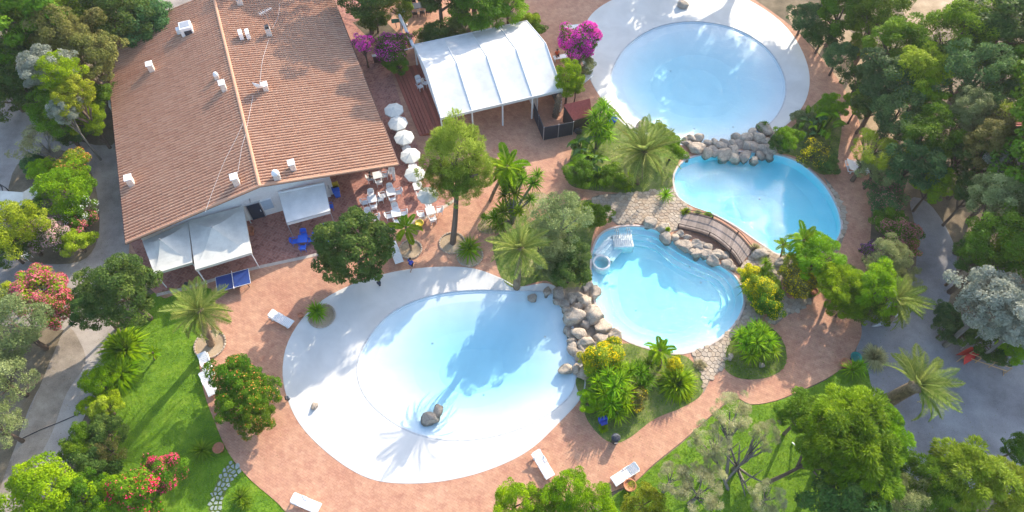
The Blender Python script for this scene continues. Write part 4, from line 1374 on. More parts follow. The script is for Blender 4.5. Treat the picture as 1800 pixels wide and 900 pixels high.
put('c', 'blue_plastic', make_chair, (p.x, p.y, PZ), 1.8, 'blue plastic chair at the right end of the flat awning', 'chair', 'blue plastic chairs on the patio')
for (x, y, rz, lab) in ((736, 143, .4, 'upper white plastic chair on the timber deck beside the tent'), (739, 153, 2.2, 'lower white plastic chair on the timber deck beside the tent'), (748, 147, 1.2, 'white plastic chair half under the left edge of the tent')):
    p = at(x, y, .8)
    o = put('c', 'white_plastic', make_chair, (p.x, p.y, TZ + .40), rz, lab, 'chair', 'white plastic chairs by the tent')
p = at(46, 448, .5)
put('c', 'white_plastic', make_chair, (p.x, p.y, .02), 2.6, 'white plastic chair under the olive tree at the left edge', 'chair', None)
# white tables and chairs below the parasols
def make_parasol(mat):
    root = empty('parasol')
    m = MB(); N = 8
    rings = [(0.03, 2.40), (0.36, 2.33), (0.72, 2.23), (0.95, 2.15)]
    vs, fs = [], []
    for r_, z in rings:
        for k in range(N * 2):
            t = math.pi * k / N
            cor = 1.0 if k % 2 == 0 else math.cos(math.pi / N)
            vs.append((r_ * cor * math.cos(t), r_ * cor * math.sin(t), z - (0.012 * r_ if k % 2 else 0)))
    n2 = N * 2
    for i in range(3):
        for k in range(n2):
            fs.append((i * n2 + k, (i + 1) * n2 + k, (i + 1) * n2 + (k + 1) % n2, i * n2 + (k + 1) % n2))
    fs.append(tuple(range(n2)))
    b0 = 3 * n2
    vs += [(x, y, z - .13) for x, y, z in vs[b0:b0 + n2]]
    for k in range(n2): fs.append((b0 + k, b0 + n2 + k, b0 + n2 + (k + 1) % n2, b0 + (k + 1) % n2))
    m.add(vs, fs).build('canopy', mat, root)
    MB().tube([(0, 0, 0), (0, 0, 2.5)], .025, 8).build('pole', M['white_paint'], root)
    MB().lathe([(.26, 0), (.26, .06), (.06, .12), (.05, .25)], 16).build('base', M['grey_metal'], root)
    rb = MB().tube([(0.03, 0, 2.35), (0.93, 0, 2.12)], .012, 4).mesh('rib')
    for k in range(N): link('rib', rb, M['grey_metal'], root, rot=(0, 0, 2 * math.pi * k / N))
    MB().lathe([(.05, 2.48), (.05, 2.54), (.01, 2.58)], 8).build('finial', M['white_paint'], root)
    return root
para = [(692,192,'first parasol from the top of the row along the roof'),(699,215,'second parasol from the top of the row along the roof'),(710,240,'third parasol from the top of the row along the roof'),(721,272,'fourth parasol from the top of the row along the roof'),(729,304,'fifth parasol in the row, beside the roof corner'),(736,312,'sixth parasol, shaded by the feathery tree'),(752,342,'last parasol of the row, in the sun below the feathery tree')]
for i, (x, y, lab) in enumerate(para):
    if i == 5: x, y = 724, 301; continue
    p = at(x, y, 2.3)
    put('p', 'cream_canvas', make_parasol, (p.x, p.y, PZ), rr.uniform(0, .7), 'round cream ' + lab, 'parasol', 'cream parasols in a row along the roof')
    where = ['under the first parasol from the top', 'under the second parasol from the top', 'under the third parasol from the top', 'under the fourth parasol from the top', 'under the fifth parasol', '', 'under the last parasol'][i]
    tp = Vector((p.x + .1, p.y - (.6 if i == 6 else .25), PZ))
    rz = .3
    put('t', 'white_plastic', make_table, tp, rz, f'white square plastic table {where}', 'table', 'white tables below the parasols')
    for k in ((0, 1, 2, 3) if i == 6 else (1, 3)):
        a_ = rz + k * math.pi / 2
        side = ['right', 'far', 'left', 'near'][k]
        put('c', 'white_plastic', make_chair, (tp.x + .8 * math.cos(a_), tp.y + .8 * math.sin(a_), PZ), a_ - math.pi / 2 + rr.uniform(-.15, .15), f'white plastic chair, {side} side of the table {where}', 'chair', 'white chairs below the parasols')

# table tennis table
c0, c1, c2, c3_ = at(381, 490, .76), at(436, 475, .76), at(438, 497, .76), at(384, 511, .76)
pc = (c0 + c1 + c2 + c3_) / 4
d = (c1 - c0)
tt = empty('table_tennis_table', (pc.x, pc.y, TZ), math.atan2(d.y, d.x))
tag(tt, 'blue table tennis table with white lines and net on the terrace', 'table tennis table')
for s in (-1, 1):
    t_ = MB().bevbox((s * .69, 0, .745), (1.355, 1.525, .03), .006).build('tabletop', M['table_blue'], tt)
    MB().box((s * .69, .745, .763), (1.35, .03, .004)).box((s * .69, -.745, .763), (1.35, .03, .004)).box((s * 1.35, 0, .763), (.03, 1.46, .004)).build('white_line', M['white_paint'], t_)
    MB().box((s * .69, 0, .70), (1.2, 1.3, .05)).build('apron', M['black_metal'], tt)
    for y in (-.55, .55):
        MB().tube([(s * 1.05, y, 0), (s * 1.0, y, .7)], .035, 6).build('leg', M['black_metal'], tt)
MB().box((0, 0, .835), (.02, 1.80, .15)).build('net', M['white_paint'], tt)
p = at(551 - 221, 504)
b_ = empty('black_spotlight', (p.x, p.y, TZ))
tag(b_, 'small black garden spotlight at the patio kerb above the lawn palm', 'spotlight')
def spot(root):
    MB().lathe([(.10, 0), (.10, .04), (.03, .05), (.03, .22)], 10).build('stand', M['black_metal'], root)
    MB().bevbox((0, 0, .32), (.32, .16, .24), .03).build('housing', M['black_metal'], root, rot=(R(-20), 0, 0))
    MB().box((0, -.14, .28), (.26, .01, .18)).build('glass', M['glass_dark'], root, rot=(R(-20), 0, 0))
spot(b_)
for (x, y, rz, lab) in ((668, 502, .6, 'small black spotlight on the white deck at the top of the big pool'), (508, 702, 2.0, 'small black spotlight on the left edge of the white deck'), (1060, 748, .3, 'blue faced garden spotlight in the shaded grass below the yuccas')):
    p = at(x, y)
    o = copy_tree(b_); o.location = (p.x, p.y, TZ + .02); o.rotation_euler = (0, 0, rz); o['label'] = lab
    if x == 1060:
        o.scale = (2.0, 2.0, 2.0)
        for ch in o.children:
            if ch.name.startswith('housing') or ch.name.startswith('glass'):
                ch.data = ch.data.copy(); ch.data.materials[0] = M['blue_cloth']

# recycling bins
for (x, y, mat, lab) in ((590, 333, 'blue_plastic', 'tall blue recycling bin at the right end of the front wall'), (589, 326, 'yellow_plastic', 'yellow lidded recycling bin behind the blue bin'), ):
    p = at(x, y, 1.0)
    o = empty('recycling_bin', (p.x, p.y, TZ), BRZ); tag(o, lab, 'bin')
    m = MB()
    vs = []
    for (a_, b2, z) in ((.22, .25, 0.06), (.30, .34, .95)):
        vs += [(-a_, -b2, z), (a_, -b2, z), (a_, b2, z), (-a_, b2, z)]
    m.add(vs, [(3, 2, 1, 0), (4, 5, 6, 7)] + [(i, (i + 1) % 4, 4 + (i + 1) % 4, 4 + i) for i in range(4)])
    m.build('body', M[mat], o)
    MB().bevbox((0, 0, 1.0), (.66, .74, .09), .03).build('lid', M[mat], o)
    for s in (-1, 1): MB().tube([(s * .2, .26, .1), (s * .26, .26, .1)], .1, 12).build('wheel', M['black_metal'], o)
# dark litter bin with a white label at the bed corner
p = at(1080, 776)
o = empty('litter_bin', (p.x, p.y, TZ)); tag(o, 'black litter bin with a white label at the lower tip of the yucca bed', 'litter bin')
MB().lathe([(.24, 0), (.30, .75), (.32, .78)], 18).build('body', M['black_metal'], o)
MB().lathe([(.33, .78), (.33, .84), (.18, .95), (.02, .97)], 18).build('lid', M['navy_panel'], o)
MB().box((0.02, -.292, .58), (.24, .015, .24)).build('label_plate', M['white_paint'], o, rot=(R(4), 0, 0))
MB().tube([(-.3, .1, .8), (-.2, .1, 1.05), (.1, .12, 1.08), (.32, .1, .82)], .022, 6).build('handle', M['grey_metal'], o)
# pots
def pot(px, py, r_, h_, mat, label, z=TZ, plantcol=None):
    p = at(px, py)
    o = empty('plant_pot', (p.x, p.y, z)); tag(o, label, 'pot')
    MB().lathe([(r_ * .62, 0), (r_ * .9, h_ * .6), (r_, h_ * .92), (r_ * 1.1, h_ * .93), (r_ * 1.1, h_), (r_ * .9, h_), (r_ * .85, h_ * .82), (0.01, h_ * .82)], 18).build('body', M[mat], o, True)
    return o
pot(388, 791, .38, .5, 'terracotta_pot', 'round clay pot at the lawn edge left of the big pool', .05)
pot(1105, 857, .42, .6, 'terracotta_pot', 'round clay pot beside the lounger at the right lawn')
pot(530, 557, .22, .35, 'terracotta_pot', 'small clay pot beside the ringed round shrub')
pot(738, 398, .36, .5, 'yellow_plastic', 'yellow pot at the patio corner beside the small palm')
pot(443, 412, .36, .7, 'terracotta_pot', 'clay urn beside the right peaked canopy', PZ)
pot(1428, 516, .30, .45, 'terracotta_pot', 'small pale pot in front of the round yellow flower shrub', TZ)
pot(1484, 642, .42, .4, 'terracotta_pot', 'broken square clay planter on the right terrace edge', TZ)
pot(1348, 545, .3, .3, 'terracotta_pot', 'low clay pot at the end of the stone paving', TZ)
p = at(1501, 632)
o = empty('teal_chair', (p.x, p.y, 0.03)); tag(o, 'teal plastic tub behind the clay planter at the terrace edge', 'tub')
MB().lathe([(.28, 0), (.42, .45), (.45, .47), (.40, .45), (.26, .05), (.01, .05)], 18).build('body', M['teal_plastic'], o, True)
o.name = 'plastic_tub'
p = at(1077, 211, .3)
o = empty('plastic_tub', (p.x, p.y, TZ)); tag(o, 'blue plastic tub behind the yuccas at the upper pool edge', 'tub')
MB().lathe([(.30, 0), (.42, .40), (.45, .42), (.40, .40), (.28, .05), (.01, .05)], 18).build('body', M['blue_plastic'], o, True)
# black tyre-like pile beside the screen
p = at(1016, 232, .2)
o = empty('black_bag', (p.x, p.y, TZ)); tag(o, 'black rubbish bag slumped beside the dark screen', 'bag')
m = link('sack', ROCKS[2].copy(), None, o, (0, 0, .3), None, (.45, .4, .45)); m.data.materials.clear(); m.data.materials.append(M['black_metal'])
MB().tube([(0, 0, .55), (.02, 0, .78)], [.09, .05], 8).build('knot', M['black_metal'], o)
# white bench table with the seated person behind the tent
b0 = at(985, 100, .45)
o = empty('white_bench', (b0.x, b0.y, TZ), .25); tag(o, 'long white bench table behind the tent with a person in orange', 'bench')
MB().bevbox((0, 0, .42), (1.5, .62, .06), .02).build('tabletop', M['white_plastic'], o)
for s in (-1, 1): MB().bevbox((s * .6, 0, .2), (.08, .5, .4), .015).build('leg', M['white_plastic'], o)
# small white console under the left bougainvillea
b0 = at(664, 98, .8)
o = empty('serving_counter', (b0.x, b0.y, TZ), .25); tag(o, 'small counter with a pale top below the left bougainvillea', 'counter')
MB().bevbox((0, 0, .85), (1.2, .35, .05), .01).build('top', M['white_paint'], o)
MB().bevbox((0, 0, .42), (1.05, .28, .82), .01).build('body', M['fascia'], o)
# dark table with chairs at the top
tp = at(738, 10, .75)
o = empty('dining_table', (tp.x, tp.y, TZ), .22); tag(o, 'long dark dining table on the shaded terrace at the top edge', 'dining table')
MB().bevbox((0, 0, .74), (2.3, 1.0, .05), .01).build('tabletop', M['navy_panel'], o)
for sx in (-1, 1):
    for sy in (-1, 1): MB().box((sx * 1.0, sy * .4, .36), (.07, .07, .72)).build('leg', M['black_metal'], o)
for i, (dx, dy, rz) in enumerate(((-.7, -.8, 3.14), (.1, -.8, 3.14), (.8, -.8, 3.0), (-.6, .8, 0), (.2, .8, 0), (.9, .8, .1))):
    v = Matrix.Rotation(.22, 3, 'Z') @ Vector((dx, dy, 0))
    put('c', 'black_metal', make_chair, (tp.x + v.x, tp.y + v.y, TZ), rz + .22, f'dark chair, {["near left", "near middle", "near right", "far left", "far middle", "far right"][i]} at the long dark dining table', 'chair', 'dark chairs at the dining table')
p = at(764, 8, .4)
put('c', 'black_metal', make_chair, (p.x, p.y, TZ), 1.2, 'dark chair apart from the dining table to its right', 'chair', 'dark chairs at the dining table')
p = at(800, 46, .4)
put('c', 'black_metal', make_chair, (p.x, p.y, TZ), 2.2, 'dark chair behind the tent roof edge', 'chair', None)
p = at(695, 38, .9)
o = empty('sign_board', (p.x, p.y, TZ), .2); tag(o, 'small teal board on a post near the overhead beam', 'sign')
MB().bevbox((0, 0, .95), (.85, .06, .5), .01).build('board', M['teal_plastic'], o)
MB().tube([(0, .04, 0), (0, .04, .9)], .04, 6).build('post', M['black_metal'], o)
# iron railing next to the roof at the top
p0, p1 = at(612, 22), at(642, 30)
o = empty('iron_railing', (p0.x, p0.y, TZ)); tag(o, 'black iron railing beside the roof at the top edge', 'railing')
d = p1 - p0
for z in (.15, .55, 1.0): MB().tube([(0, 0, z), (d.x, d.y, z)], .025, 6).build('rail', M['black_metal'], o)
for k in range(5): MB().tube([(d.x * k / 4, d.y * k / 4, 0), (d.x * k / 4, d.y * k / 4, 1.05)], .02, 6).build('baluster', M['black_metal'], o)
# lamps
def globe_lamp(px, py, h_, label, s=1.0):
    p = at(px, py, h_)
    o = empty('globe_lamp', (p.x, p.y, 0.02)); tag(o, label, 'lamp')
    MB().lathe([(.09, 0), (.05, .1), (.035, .2), (.035, h_ - .15)], 10).build('pole', M['grey_metal'], o)
    MB().lathe([(.08, h_ - .2), (.1, h_ - .12), (.05, h_ - .1)], 10).build('collar', M['black_metal'], o)
    bm = bmesh.new(); bmesh.ops.create_uvsphere(bm, u_segments=18, v_segments=10, radius=.22 * s)
    me = bpy.data.meshes.new('globe'); bm.to_mesh(me); bm.free()
    me.polygons.foreach_set('use_smooth', [True] * len(me.polygons))
    link('globe', me, M['white_plastic'], o, (0, 0, h_))
globe_lamp(1727, 584, 3.0, 'white globe lamp at the lower edge of the silvery tree', 1.0)
globe_lamp(709, 20, 2.9, 'white globe lamp at the far end of the overhead beam', .9)
globe_lamp(715, 44, 1.0, 'small white globe lamp beside the overhead beam', .5)
p = at(1558, 874, 2.6)
o = empty('cone_lamp', (p.x, p.y, .02)); tag(o, 'white cone shaded garden lamp among the trees at the bottom right', 'lamp')
MB().tube([(0, 0, 0), (0, 0, 2.5)], .04, 8).build('pole', M['grey_metal'], o)
MB().lathe([(.36, 2.35), (.33, 2.42), (.12, 2.8), (.05, 2.85)], 16).build('shade', M['white_paint'], o, True)
# orange metal barrier and red warning cloth on the gravel
b0, b1 = at(1692, 630), at(1766, 656)
d = b1 - b0
o = empty('road_barrier', (b0.x, b0.y, .01)); tag(o, 'long low orange metal barrier frame on the right gravel yard', 'barrier')
for z in (.35, .95): MB().tube([(0, 0, z), (d.x, d.y, z)], .035, 6).build('rail', M['rust'], o)
for t in (0, .3, .62, 1): MB().tube([(d.x * t, d.y * t, .0), (d.x * t, d.y * t, .98)], .03, 6).build('upright', M['rust'], o)
for t in (.03, .97): MB().tube([(d.x * t - .3 * d.y / d.length, d.y * t + .3 * d.x / d.length, .03), (d.x * t + .3 * d.y / d.length, d.y * t - .3 * d.x / d.length, .03)], .03, 6).build('foot', M['rust'], o)
p = at(1706, 621, .6)
o = empty('red_tarpaulin', (p.x, p.y, .01), .45); tag(o, 'red tarpaulin draped over a rail behind the orange barrier', 'tarpaulin')
m = MB(); vs = []
for i in range(9):
    for j in range(7):
        s, t = i / 8, j / 6 * 2 - 1
        vs.append((-.85 + 1.7 * s, t * .45, .95 - .8 * abs(t) + .06 * math.sin(9 * s + 3 * t)))
m.add(vs, [(i * 7 + j, (i + 1) * 7 + j, (i + 1) * 7 + j + 1, i * 7 + j + 1) for i in range(8) for j in range(6)])
m.build('cloth', M['red_cloth'], o, True)
MB().tube([(-1.1, 0, .92), (1.1, 0, .92)], .03, 6).build('rail', M['rust'], o)
for s in (-1, 1): MB().tube([(s * 1.0, 0, 0), (s * 1.0, 0, .92)], .03, 6).build('leg', M['rust'], o)
# grey upturned board like a small boat beside the palm
p = at(1556, 563, .15)
o = empty('upturned_canoe', (p.x, p.y, .02), .42); tag(o, 'small grey upturned canoe lying under the right palm', 'canoe')
m = MB(); vs = []
N = 14
for i in range(N + 1):
    t = -1 + 2 * i / N
    w_ = .30 * (1 - t * t) ** .7
    for k in range(9):
        a_ = math.pi * k / 8
        vs.append((1.35 * t, w_ * math.cos(a_), .06 + (.10 + w_ * .8) * math.sin(a_) * (1 - .3 * t * t)))
m.add(vs, [(i * 9 + k, i * 9 + k + 1, (i + 1) * 9 + k + 1, (i + 1) * 9 + k) for i in range(N) for k in range(8)])
m.build('hull', M['grey_metal'], o, True)
MB().tube([(-1.25, 0, .14), (-.6, 0, .37), (0, 0, .43), (.6, 0, .37), (1.25, 0, .14)], .03, 6).build('keel', M['grey_metal'], o)
# white easel-like frame under the lower right tree
p = at(1402, 800)
o = empty('white_trestle', (p.x, p.y, .02)); tag(o, 'white wooden trestle with splayed legs under the big lower right tree', 'trestle')
MB().tube([(-.2, .9, .05), (0, 0, 1.0)], .06, 5).tube([(1.3, -.2, .05), (0.05, 0, 1.0)], .06, 5).tube([(.9, -1.2, .05), (0, 0, .95)], .06, 5).build('leg', M['white_paint'], o)
MB().bevbox((0, 0, 1.0), (.5, .12, .12), .02).build('head', M['white_paint'], o)
# white canopy edge at the far left with black rack
q = [at(-70, 372, 2.2), at(-70, 330, 2.6), at(40, 338, 2.6), at(72, 318, 2.4), at(64, 345, 2.2), at(40, 362, 2.2)]
qo = Vector((q[2].x, q[2].y, 0))
o = empty('shade_sail', qo); tag(o, 'pale canvas shade sail reaching in from the left edge', 'shade sail')
vs = [tuple(p_ - qo) for p_ in q]
o2 = MB().add(vs, [(0, 5, 2, 1), (5, 4, 3, 2)]).build('cloth', M['cream_canvas'], o)
s_ = o2.modifiers.new('thick', 'SOLIDIFY'); s_.thickness = .03
for k in (0, 2, 3): MB().tube([(vs[k][0], vs[k][1], 0), vs[k]], .05, 6).build('pole', M['grey_metal'], o)
p0 = at(2, 328); p1 = at(18, 338)
o = empty('bike_rack', (p0.x, p0.y, .01)); tag(o, 'black metal rack on the gravel at the left edge', 'rack')
d = p1 - p0
MB().tube([(0, 0, .6), (d.x, d.y, .6)], .05, 6).tube([(0, 0, 0), (0, 0, .6)], .05, 6).tube([(d.x, d.y, 0), (d.x, d.y, .6)], .05, 6).build('frame', M['black_metal'], o)
MB().tube([(d.x * .5, d.y * .5, .6), (d.x * .5 + .2, d.y * .5 - .9, .05)], .05, 6).build('brace', M['black_metal'], o)
# thin black cable lying over the left gravel road
w = smooth_curve([at(36, 772, .05), at(70, 756, .05), at(105, 742, .05), at(142, 726, .05)], 4, False)
tag(MB().tube(w, .03, 5).build('ground_cable', M['black_metal']), 'thin black cable lying across the left gravel road', 'cable')
# stone rings round the planted shrubs in the terrace
def stone_ring(px, py, rad, n, label, cat='stone ring'):
    p = at(px, py)
    o = empty('stone_ring', (p.x, p.y, TZ)); tag(o, label, cat)
    MB().lathe([(rad, 0.0), (rad, .025), (.01, .03)], 24).build('soil', M['verge'], o)
    st = MB().bevbox((0, 0, .06), (.20, .14, .12), .02).mesh('ring_stone')
    for k in range(n):
        a_ = 2 * math.pi * k / n
        link('ring_stone', st, M['crazy'], o, (rad * math.cos(a_), rad * math.sin(a_), 0), (0, 0, a_ + math.pi / 2))
stone_ring(566, 556, 1.05, 28, 'ring of small stones round the little shrub at the deck edge')
stone_ring(722, 439, .95, 26, 'ring of small stones round the small palm')
stone_ring(795, 428, 1.1, 28, 'ring of small stones round the feathery tree trunk')
stone_ring(826, 450, 1.1, 28, 'ring of small stones round the spiky cycad near the pool')
stone_ring(370, 606, 1.2, 30, 'ring of small stones round the trunk of the lawn palm')

# ================================================================== PEOPLE
def skin_mesh(name, nodes, edges, mat, parent, sub=1):
    me = bpy.data.meshes.new(name)
    me.from_pydata([n[:3] for n in nodes], edges, [])
    o = link(name, me, mat, parent)
    sk = o.modifiers.new('skin', 'SKIN')
    for i, n in enumerate(nodes):
        r_ = n[3]
        me.skin_vertices[0].data[i].radius = (r_, r_) if not hasattr(r_, '__len__') else r_
    me.skin_vertices[0].data[0].use_root = True
    sk.use_smooth_shade = True
    s_ = o.modifiers.new('sub', 'SUBSURF'); s_.levels = sub; s_.render_levels = sub
    return o
def hand(nodes, edges, wrist, d, side):
    d = Vector(d).normalized(); s_ = Vector(side).normalized()
    w = Vector(nodes[wrist][:3])
    palm = len(nodes); q = w + d * .07
    nodes.append((*q, .032)); edges.append((wrist, palm))
    for k, (off, ln) in enumerate(((-.030, .062), (-.010, .075), (.010, .070), (.030, .055))):
        b0 = q + s_ * off + d * .03
        i = len(nodes)
        nodes += [(*b0, .010), (*(b0 + d * ln * .55 + Vector((0, .012, -.006))), .009), (*(b0 + d * ln + Vector((0, .03, -.012))), .007)]
        edges += [(palm, i), (i, i + 1), (i + 1, i + 2)]
    t0 = w + d * .03 + s_ * -.035
    i = len(nodes)
    nodes += [(*t0, .011), (*(t0 + s_ * -.022 + d * .035), .010), (*(t0 + s_ * -.025 + d * .065), .008)]
    edges += [(palm, i), (i, i + 1), (i + 1, i + 2)]
def person(loc, rz, pose, top, bottom, label):
    root = empty('person', loc, rz)
    tag(root, label, 'person')
    n, e = [], []
    if pose == 'walk':
        P = dict(pel=(0, 0, .95), belly=(0, .01, 1.08), chest=(0, .02, 1.28), neck=(0, .0, 1.48), head=(0, -.02, 1.62), crown=(0, -.01, 1.71),
                 shl=(.18, .01, 1.40), shr=(-.18, .01, 1.40), ell=(.25, .10, 1.13), elr=(-.25, -.10, 1.14), wrl=(.26, .02, .90), wrr=(-.26, -.26, .95),
                 hl=(.09, 0, .90), hr=(-.09, 0, .90), kl=(.10, -.16, .50), kr=(-.10, .08, .49), al=(.10, -.18, .09), ar=(-.10, .40, .16), tl=(.10, -.36, .04), tr=(-.10, .30, .03))
    else:
        P = dict(pel=(0, 0, .52), belly=(0, .0, .66), chest=(0, -.02, .86), neck=(0, -.04, 1.06), head=(0, -.07, 1.20), crown=(0, -.06, 1.29),
                 shl=(.18, -.02, .98), shr=(-.18, -.02, .98), ell=(.25, -.10, .73), elr=(-.25, -.10, .73), wrl=(.15, -.30, .64), wrr=(-.15, -.30, .64),
                 hl=(.09, -.02, .50), hr=(-.09, -.02, .50), kl=(.13, -.42, .50), kr=(-.13, -.42, .50), al=(.13, -.44, .09), ar=(-.13, -.44, .09), tl=(.13, -.60, .04), tr=(-.13, -.60, .04))
    rad = dict(pel=.125, belly=.12, chest=.135, neck=.055, head=.095, crown=.07, shl=.06, shr=.06, ell=.042, elr=.042, wrl=.03, wrr=.03, hl=.085, hr=.085, kl=.058, kr=.058, al=.04, ar=.04, tl=.035, tr=.035)
    names = list(P); ix = {k: i for i, k in enumerate(names)}
    n = [(*P[k], rad[k]) for k in names]
    for a_, b_ in (('pel', 'belly'), ('belly', 'chest'), ('chest', 'neck'), ('neck', 'head'), ('head', 'crown'), ('chest', 'shl'), ('chest', 'shr'), ('shl', 'ell'), ('shr', 'elr'), ('ell', 'wrl'), ('elr', 'wrr'), ('pel', 'hl'), ('pel', 'hr'), ('hl', 'kl'), ('hr', 'kr'), ('kl', 'al'), ('kr', 'ar'), ('al', 'tl'), ('ar', 'tr')):
        e.append((ix[a_], ix[b_]))
    for wv, el, sx in (('wrl', 'ell', -1), ('wrr', 'elr', 1)):
        d = Vector(P[wv]) - Vector(P[el])
        hand(n, e, ix[wv], d, (0, sx * 1.0, 0.1) if pose == 'walk' else (sx, 0, 0))
    body = skin_mesh('body', n, e, M['skin'], root)
    # face: nose, ears
    H_ = Vector(P['head'])
    MB().tube([H_ + Vector((0, -.085, .03)), H_ + Vector((0, -.118, -.005)), H_ + Vector((0, -.09, -.02))], [.008, .016, .01], 6).build('nose', M['skin'], body)
    for s in (-1, 1):
        MB().tube([H_ + Vector((s * .036, -.090, .028)), H_ + Vector((s * .036, -.097, .028))], .011, 8).build('eye', M['hair'], body)
        MB().tube([H_ + Vector((s * .092, .01, .03)), H_ + Vector((s * .10, .012, -.02))], [.02, .014], 6).build('ear', M['skin'], body)
    MB().tube([H_ + Vector((-.028, -.09, -.045)), H_ + Vector((0, -.097, -.047)), H_ + Vector((.028, -.09, -.045))], .006, 5).build('mouth', M['orange_cloth'], body)
    # hair cap
    bm = bmesh.new(); bmesh.ops.create_uvsphere(bm, u_segments=14, v_segments=9, radius=.112)
    for v in list(bm.verts):
        if v.co.z < -.02 and v.co.y < .04 or v.co.z < -.07: bm.verts.remove(v)
    me = bpy.data.meshes.new('hair'); bm.to_mesh(me); bm.free()
    link('hair', me, M['hair'], root, H_ + Vector((0, .012, .045)))
    # shirt
    k = ('pel', 'belly', 'chest', 'shl', 'shr')
    tn = [(*P['belly'], .14), (*P['chest'], .155), (*(Vector(P['neck']) - Vector((0, 0, .05))), .075), (*P['pel'], .145), (*P['shl'], .078), (*P['shr'], .078),
          (*Vector(P['shl']).lerp(Vector(P['ell']), .7), .062), (*Vector(P['shr']).lerp(Vector(P['elr']), .7), .062)]
    skin_mesh('shirt', tn, [(0, 1), (1, 2), (0, 3), (1, 4), (1, 5), (4, 6), (5, 7)], M[top], root)
    sn = [(*P['pel'], .148), (*P['hl'], .105), (*P['hr'], .105), (*Vector(P['hl']).lerp(Vector(P['kl']), .8), .085), (*Vector(P['hr']).lerp(Vector(P['kr']), .8), .085)]
    skin_mesh('shorts', sn, [(0, 1), (0, 2), (1, 3), (2, 4)], M[bottom], root)
    return root
p = at(725, 474)
person((p.x, p.y, TZ), 2.6, 'walk', 'blue_cloth', 'dark_cloth', 'person in a blue shirt and dark shorts walking beside the big pool')
p = at(979, 96, .5)
person((p.x, p.y - .05, TZ - .06), .3, 'sit', 'orange_cloth', 'dark_cloth', 'person in an orange top sitting on the white bench behind the tent')
p = at(651, 313, .5)
person((p.x, p.y, TZ - .04), 1.85, 'sit', 'dark_cloth', 'dark_cloth', 'person in dark clothes sitting at the table closest to the roof corner')

p = at(976, 206)
o = empty('palm_stump', (p.x, p.y, TZ)); tag(o, 'bare cut palm trunk with a rough lattice bark beside the dark screen', 'palm trunk')
m = MB()
pts, rad = [], []
for i in range(15):
    pts.append((.02 * i, .01 * i, .2 * i)); rad.append(.30 if i % 2 else .25)
m.tube(pts, rad, 10).build('trunk', M['palm_bark'], o)
sc_m = MB().bevbox((0, 0, 0), (.12, .09, .16), .02).mesh('leaf_scar')
for i in range(13):
    for k in range(7):
        a_ = 2 * math.pi * (k + .5 * (i % 2)) / 7
        link('leaf_scar', sc_m, M['palm_bark'], o, (.02 * i + .27 * math.cos(a_), .01 * i + .27 * math.sin(a_), .15 + .2 * i), (0, R(-20), a_))
# ================================================================== VEGETATION
def unit(a):
    return a / np.maximum(np.linalg.norm(a, axis=-1, keepdims=True), 1e-9)
def quads_mesh(name, P, T, Bn, Ln, Wd, v, fold=0.0):
    """rhombus leaves: centre, long axis, cross axis, length, width, tone"""
    n = len(P)
    V = np.empty((n, 4, 3), np.float32)
    V[:, 0] = P - T * (Ln / 2)[:, None]
    V[:, 1] = P + Bn * (Wd / 2)[:, None]
    V[:, 2] = P + T * (Ln / 2)[:, None]
    V[:, 3] = P - Bn * (Wd / 2)[:, None]
    me = bpy.data.meshes.new(name)
    me.vertices.add(n * 4); me.loops.add(n * 4); me.polygons.add(n)
    me.vertices.foreach_set('co', V.reshape(-1))
    me.loops.foreach_set('vertex_index', np.arange(n * 4, dtype=np.int32))
    me.polygons.foreach_set('loop_start', np.arange(0, n * 4, 4, dtype=np.int32))
    a = me.attributes.new('v', 'FLOAT', 'FACE')
    a.data.foreach_set('value', np.clip(v, 0, 1).astype(np.float32))
    me.update(calc_edges=True)
    return me
def clumps(rg, n, zmin, shape, spread=(.48, .98)):
    d = unit(rg.normal(size=(n * 4, 3)))
    d = d[d[:, 2] > zmin][:n]
    k = len(d)
    r = rg.uniform(spread[0], spread[1], k)
    c = d * r[:, None]
    if shape == 'cone':
        c[:, :2] *= np.clip(1.0 - 0.55 * (c[:, 2:3] + .3), .12, 1.15)
    if shape == 'flat':
        c[:, 2] *= .55
    if shape == 'globe': return c / np.linalg.norm(c, axis=1, keepdims=True) * rg.uniform(.74, .92, k)[:, None] * rg.uniform(.75, 1.0, k)[:, None]
    lump = 1 + .22 * np.sin(3 * np.arctan2(c[:, 1], c[:, 0]) + rg.uniform(0, 6)) + .12 * np.sin(5 * np.arctan2(c[:, 1], c[:, 0]) + rg.uniform(0, 6))
    c[:, :2] *= (lump / 1.08)[:, None]
    return c
CROWNS = {}
SPEC = dict(
 #        n clumps, clump r, leaves, length, aspect, zmin, shape, orient
 broad=(70, .27, 15000, .080, .62, -.75, 'round', 'out'),
 dense=(95, .23, 17000, .066, .62, -.75, 'round', 'out'),
 globe=(140, .20, 20000, .068, .62, -.85, 'globe', 'out'),
 fine=(85, .24, 17000, .068, .46, -.70, 'round', 'up'),
 feather=(95, .22, 18000, .100, .14, -.80, 'cone', 'plume'),
 fern=(70, .26, 15000, .115, .24, -.75, 'round', 'droop'),
 wisp=(48, .21, 9500, .105, .13, -.55, 'flat', 'plume'),
 olive=(60, .25, 11500, .078, .30, -.65, 'round', 'up'),
 shrub=(50, .31, 9000, .095, .55, -.45, 'round', 'out'),
 sparse=(30, .24, 2600, .090, .45, -.40, 'round', 'out'),
)
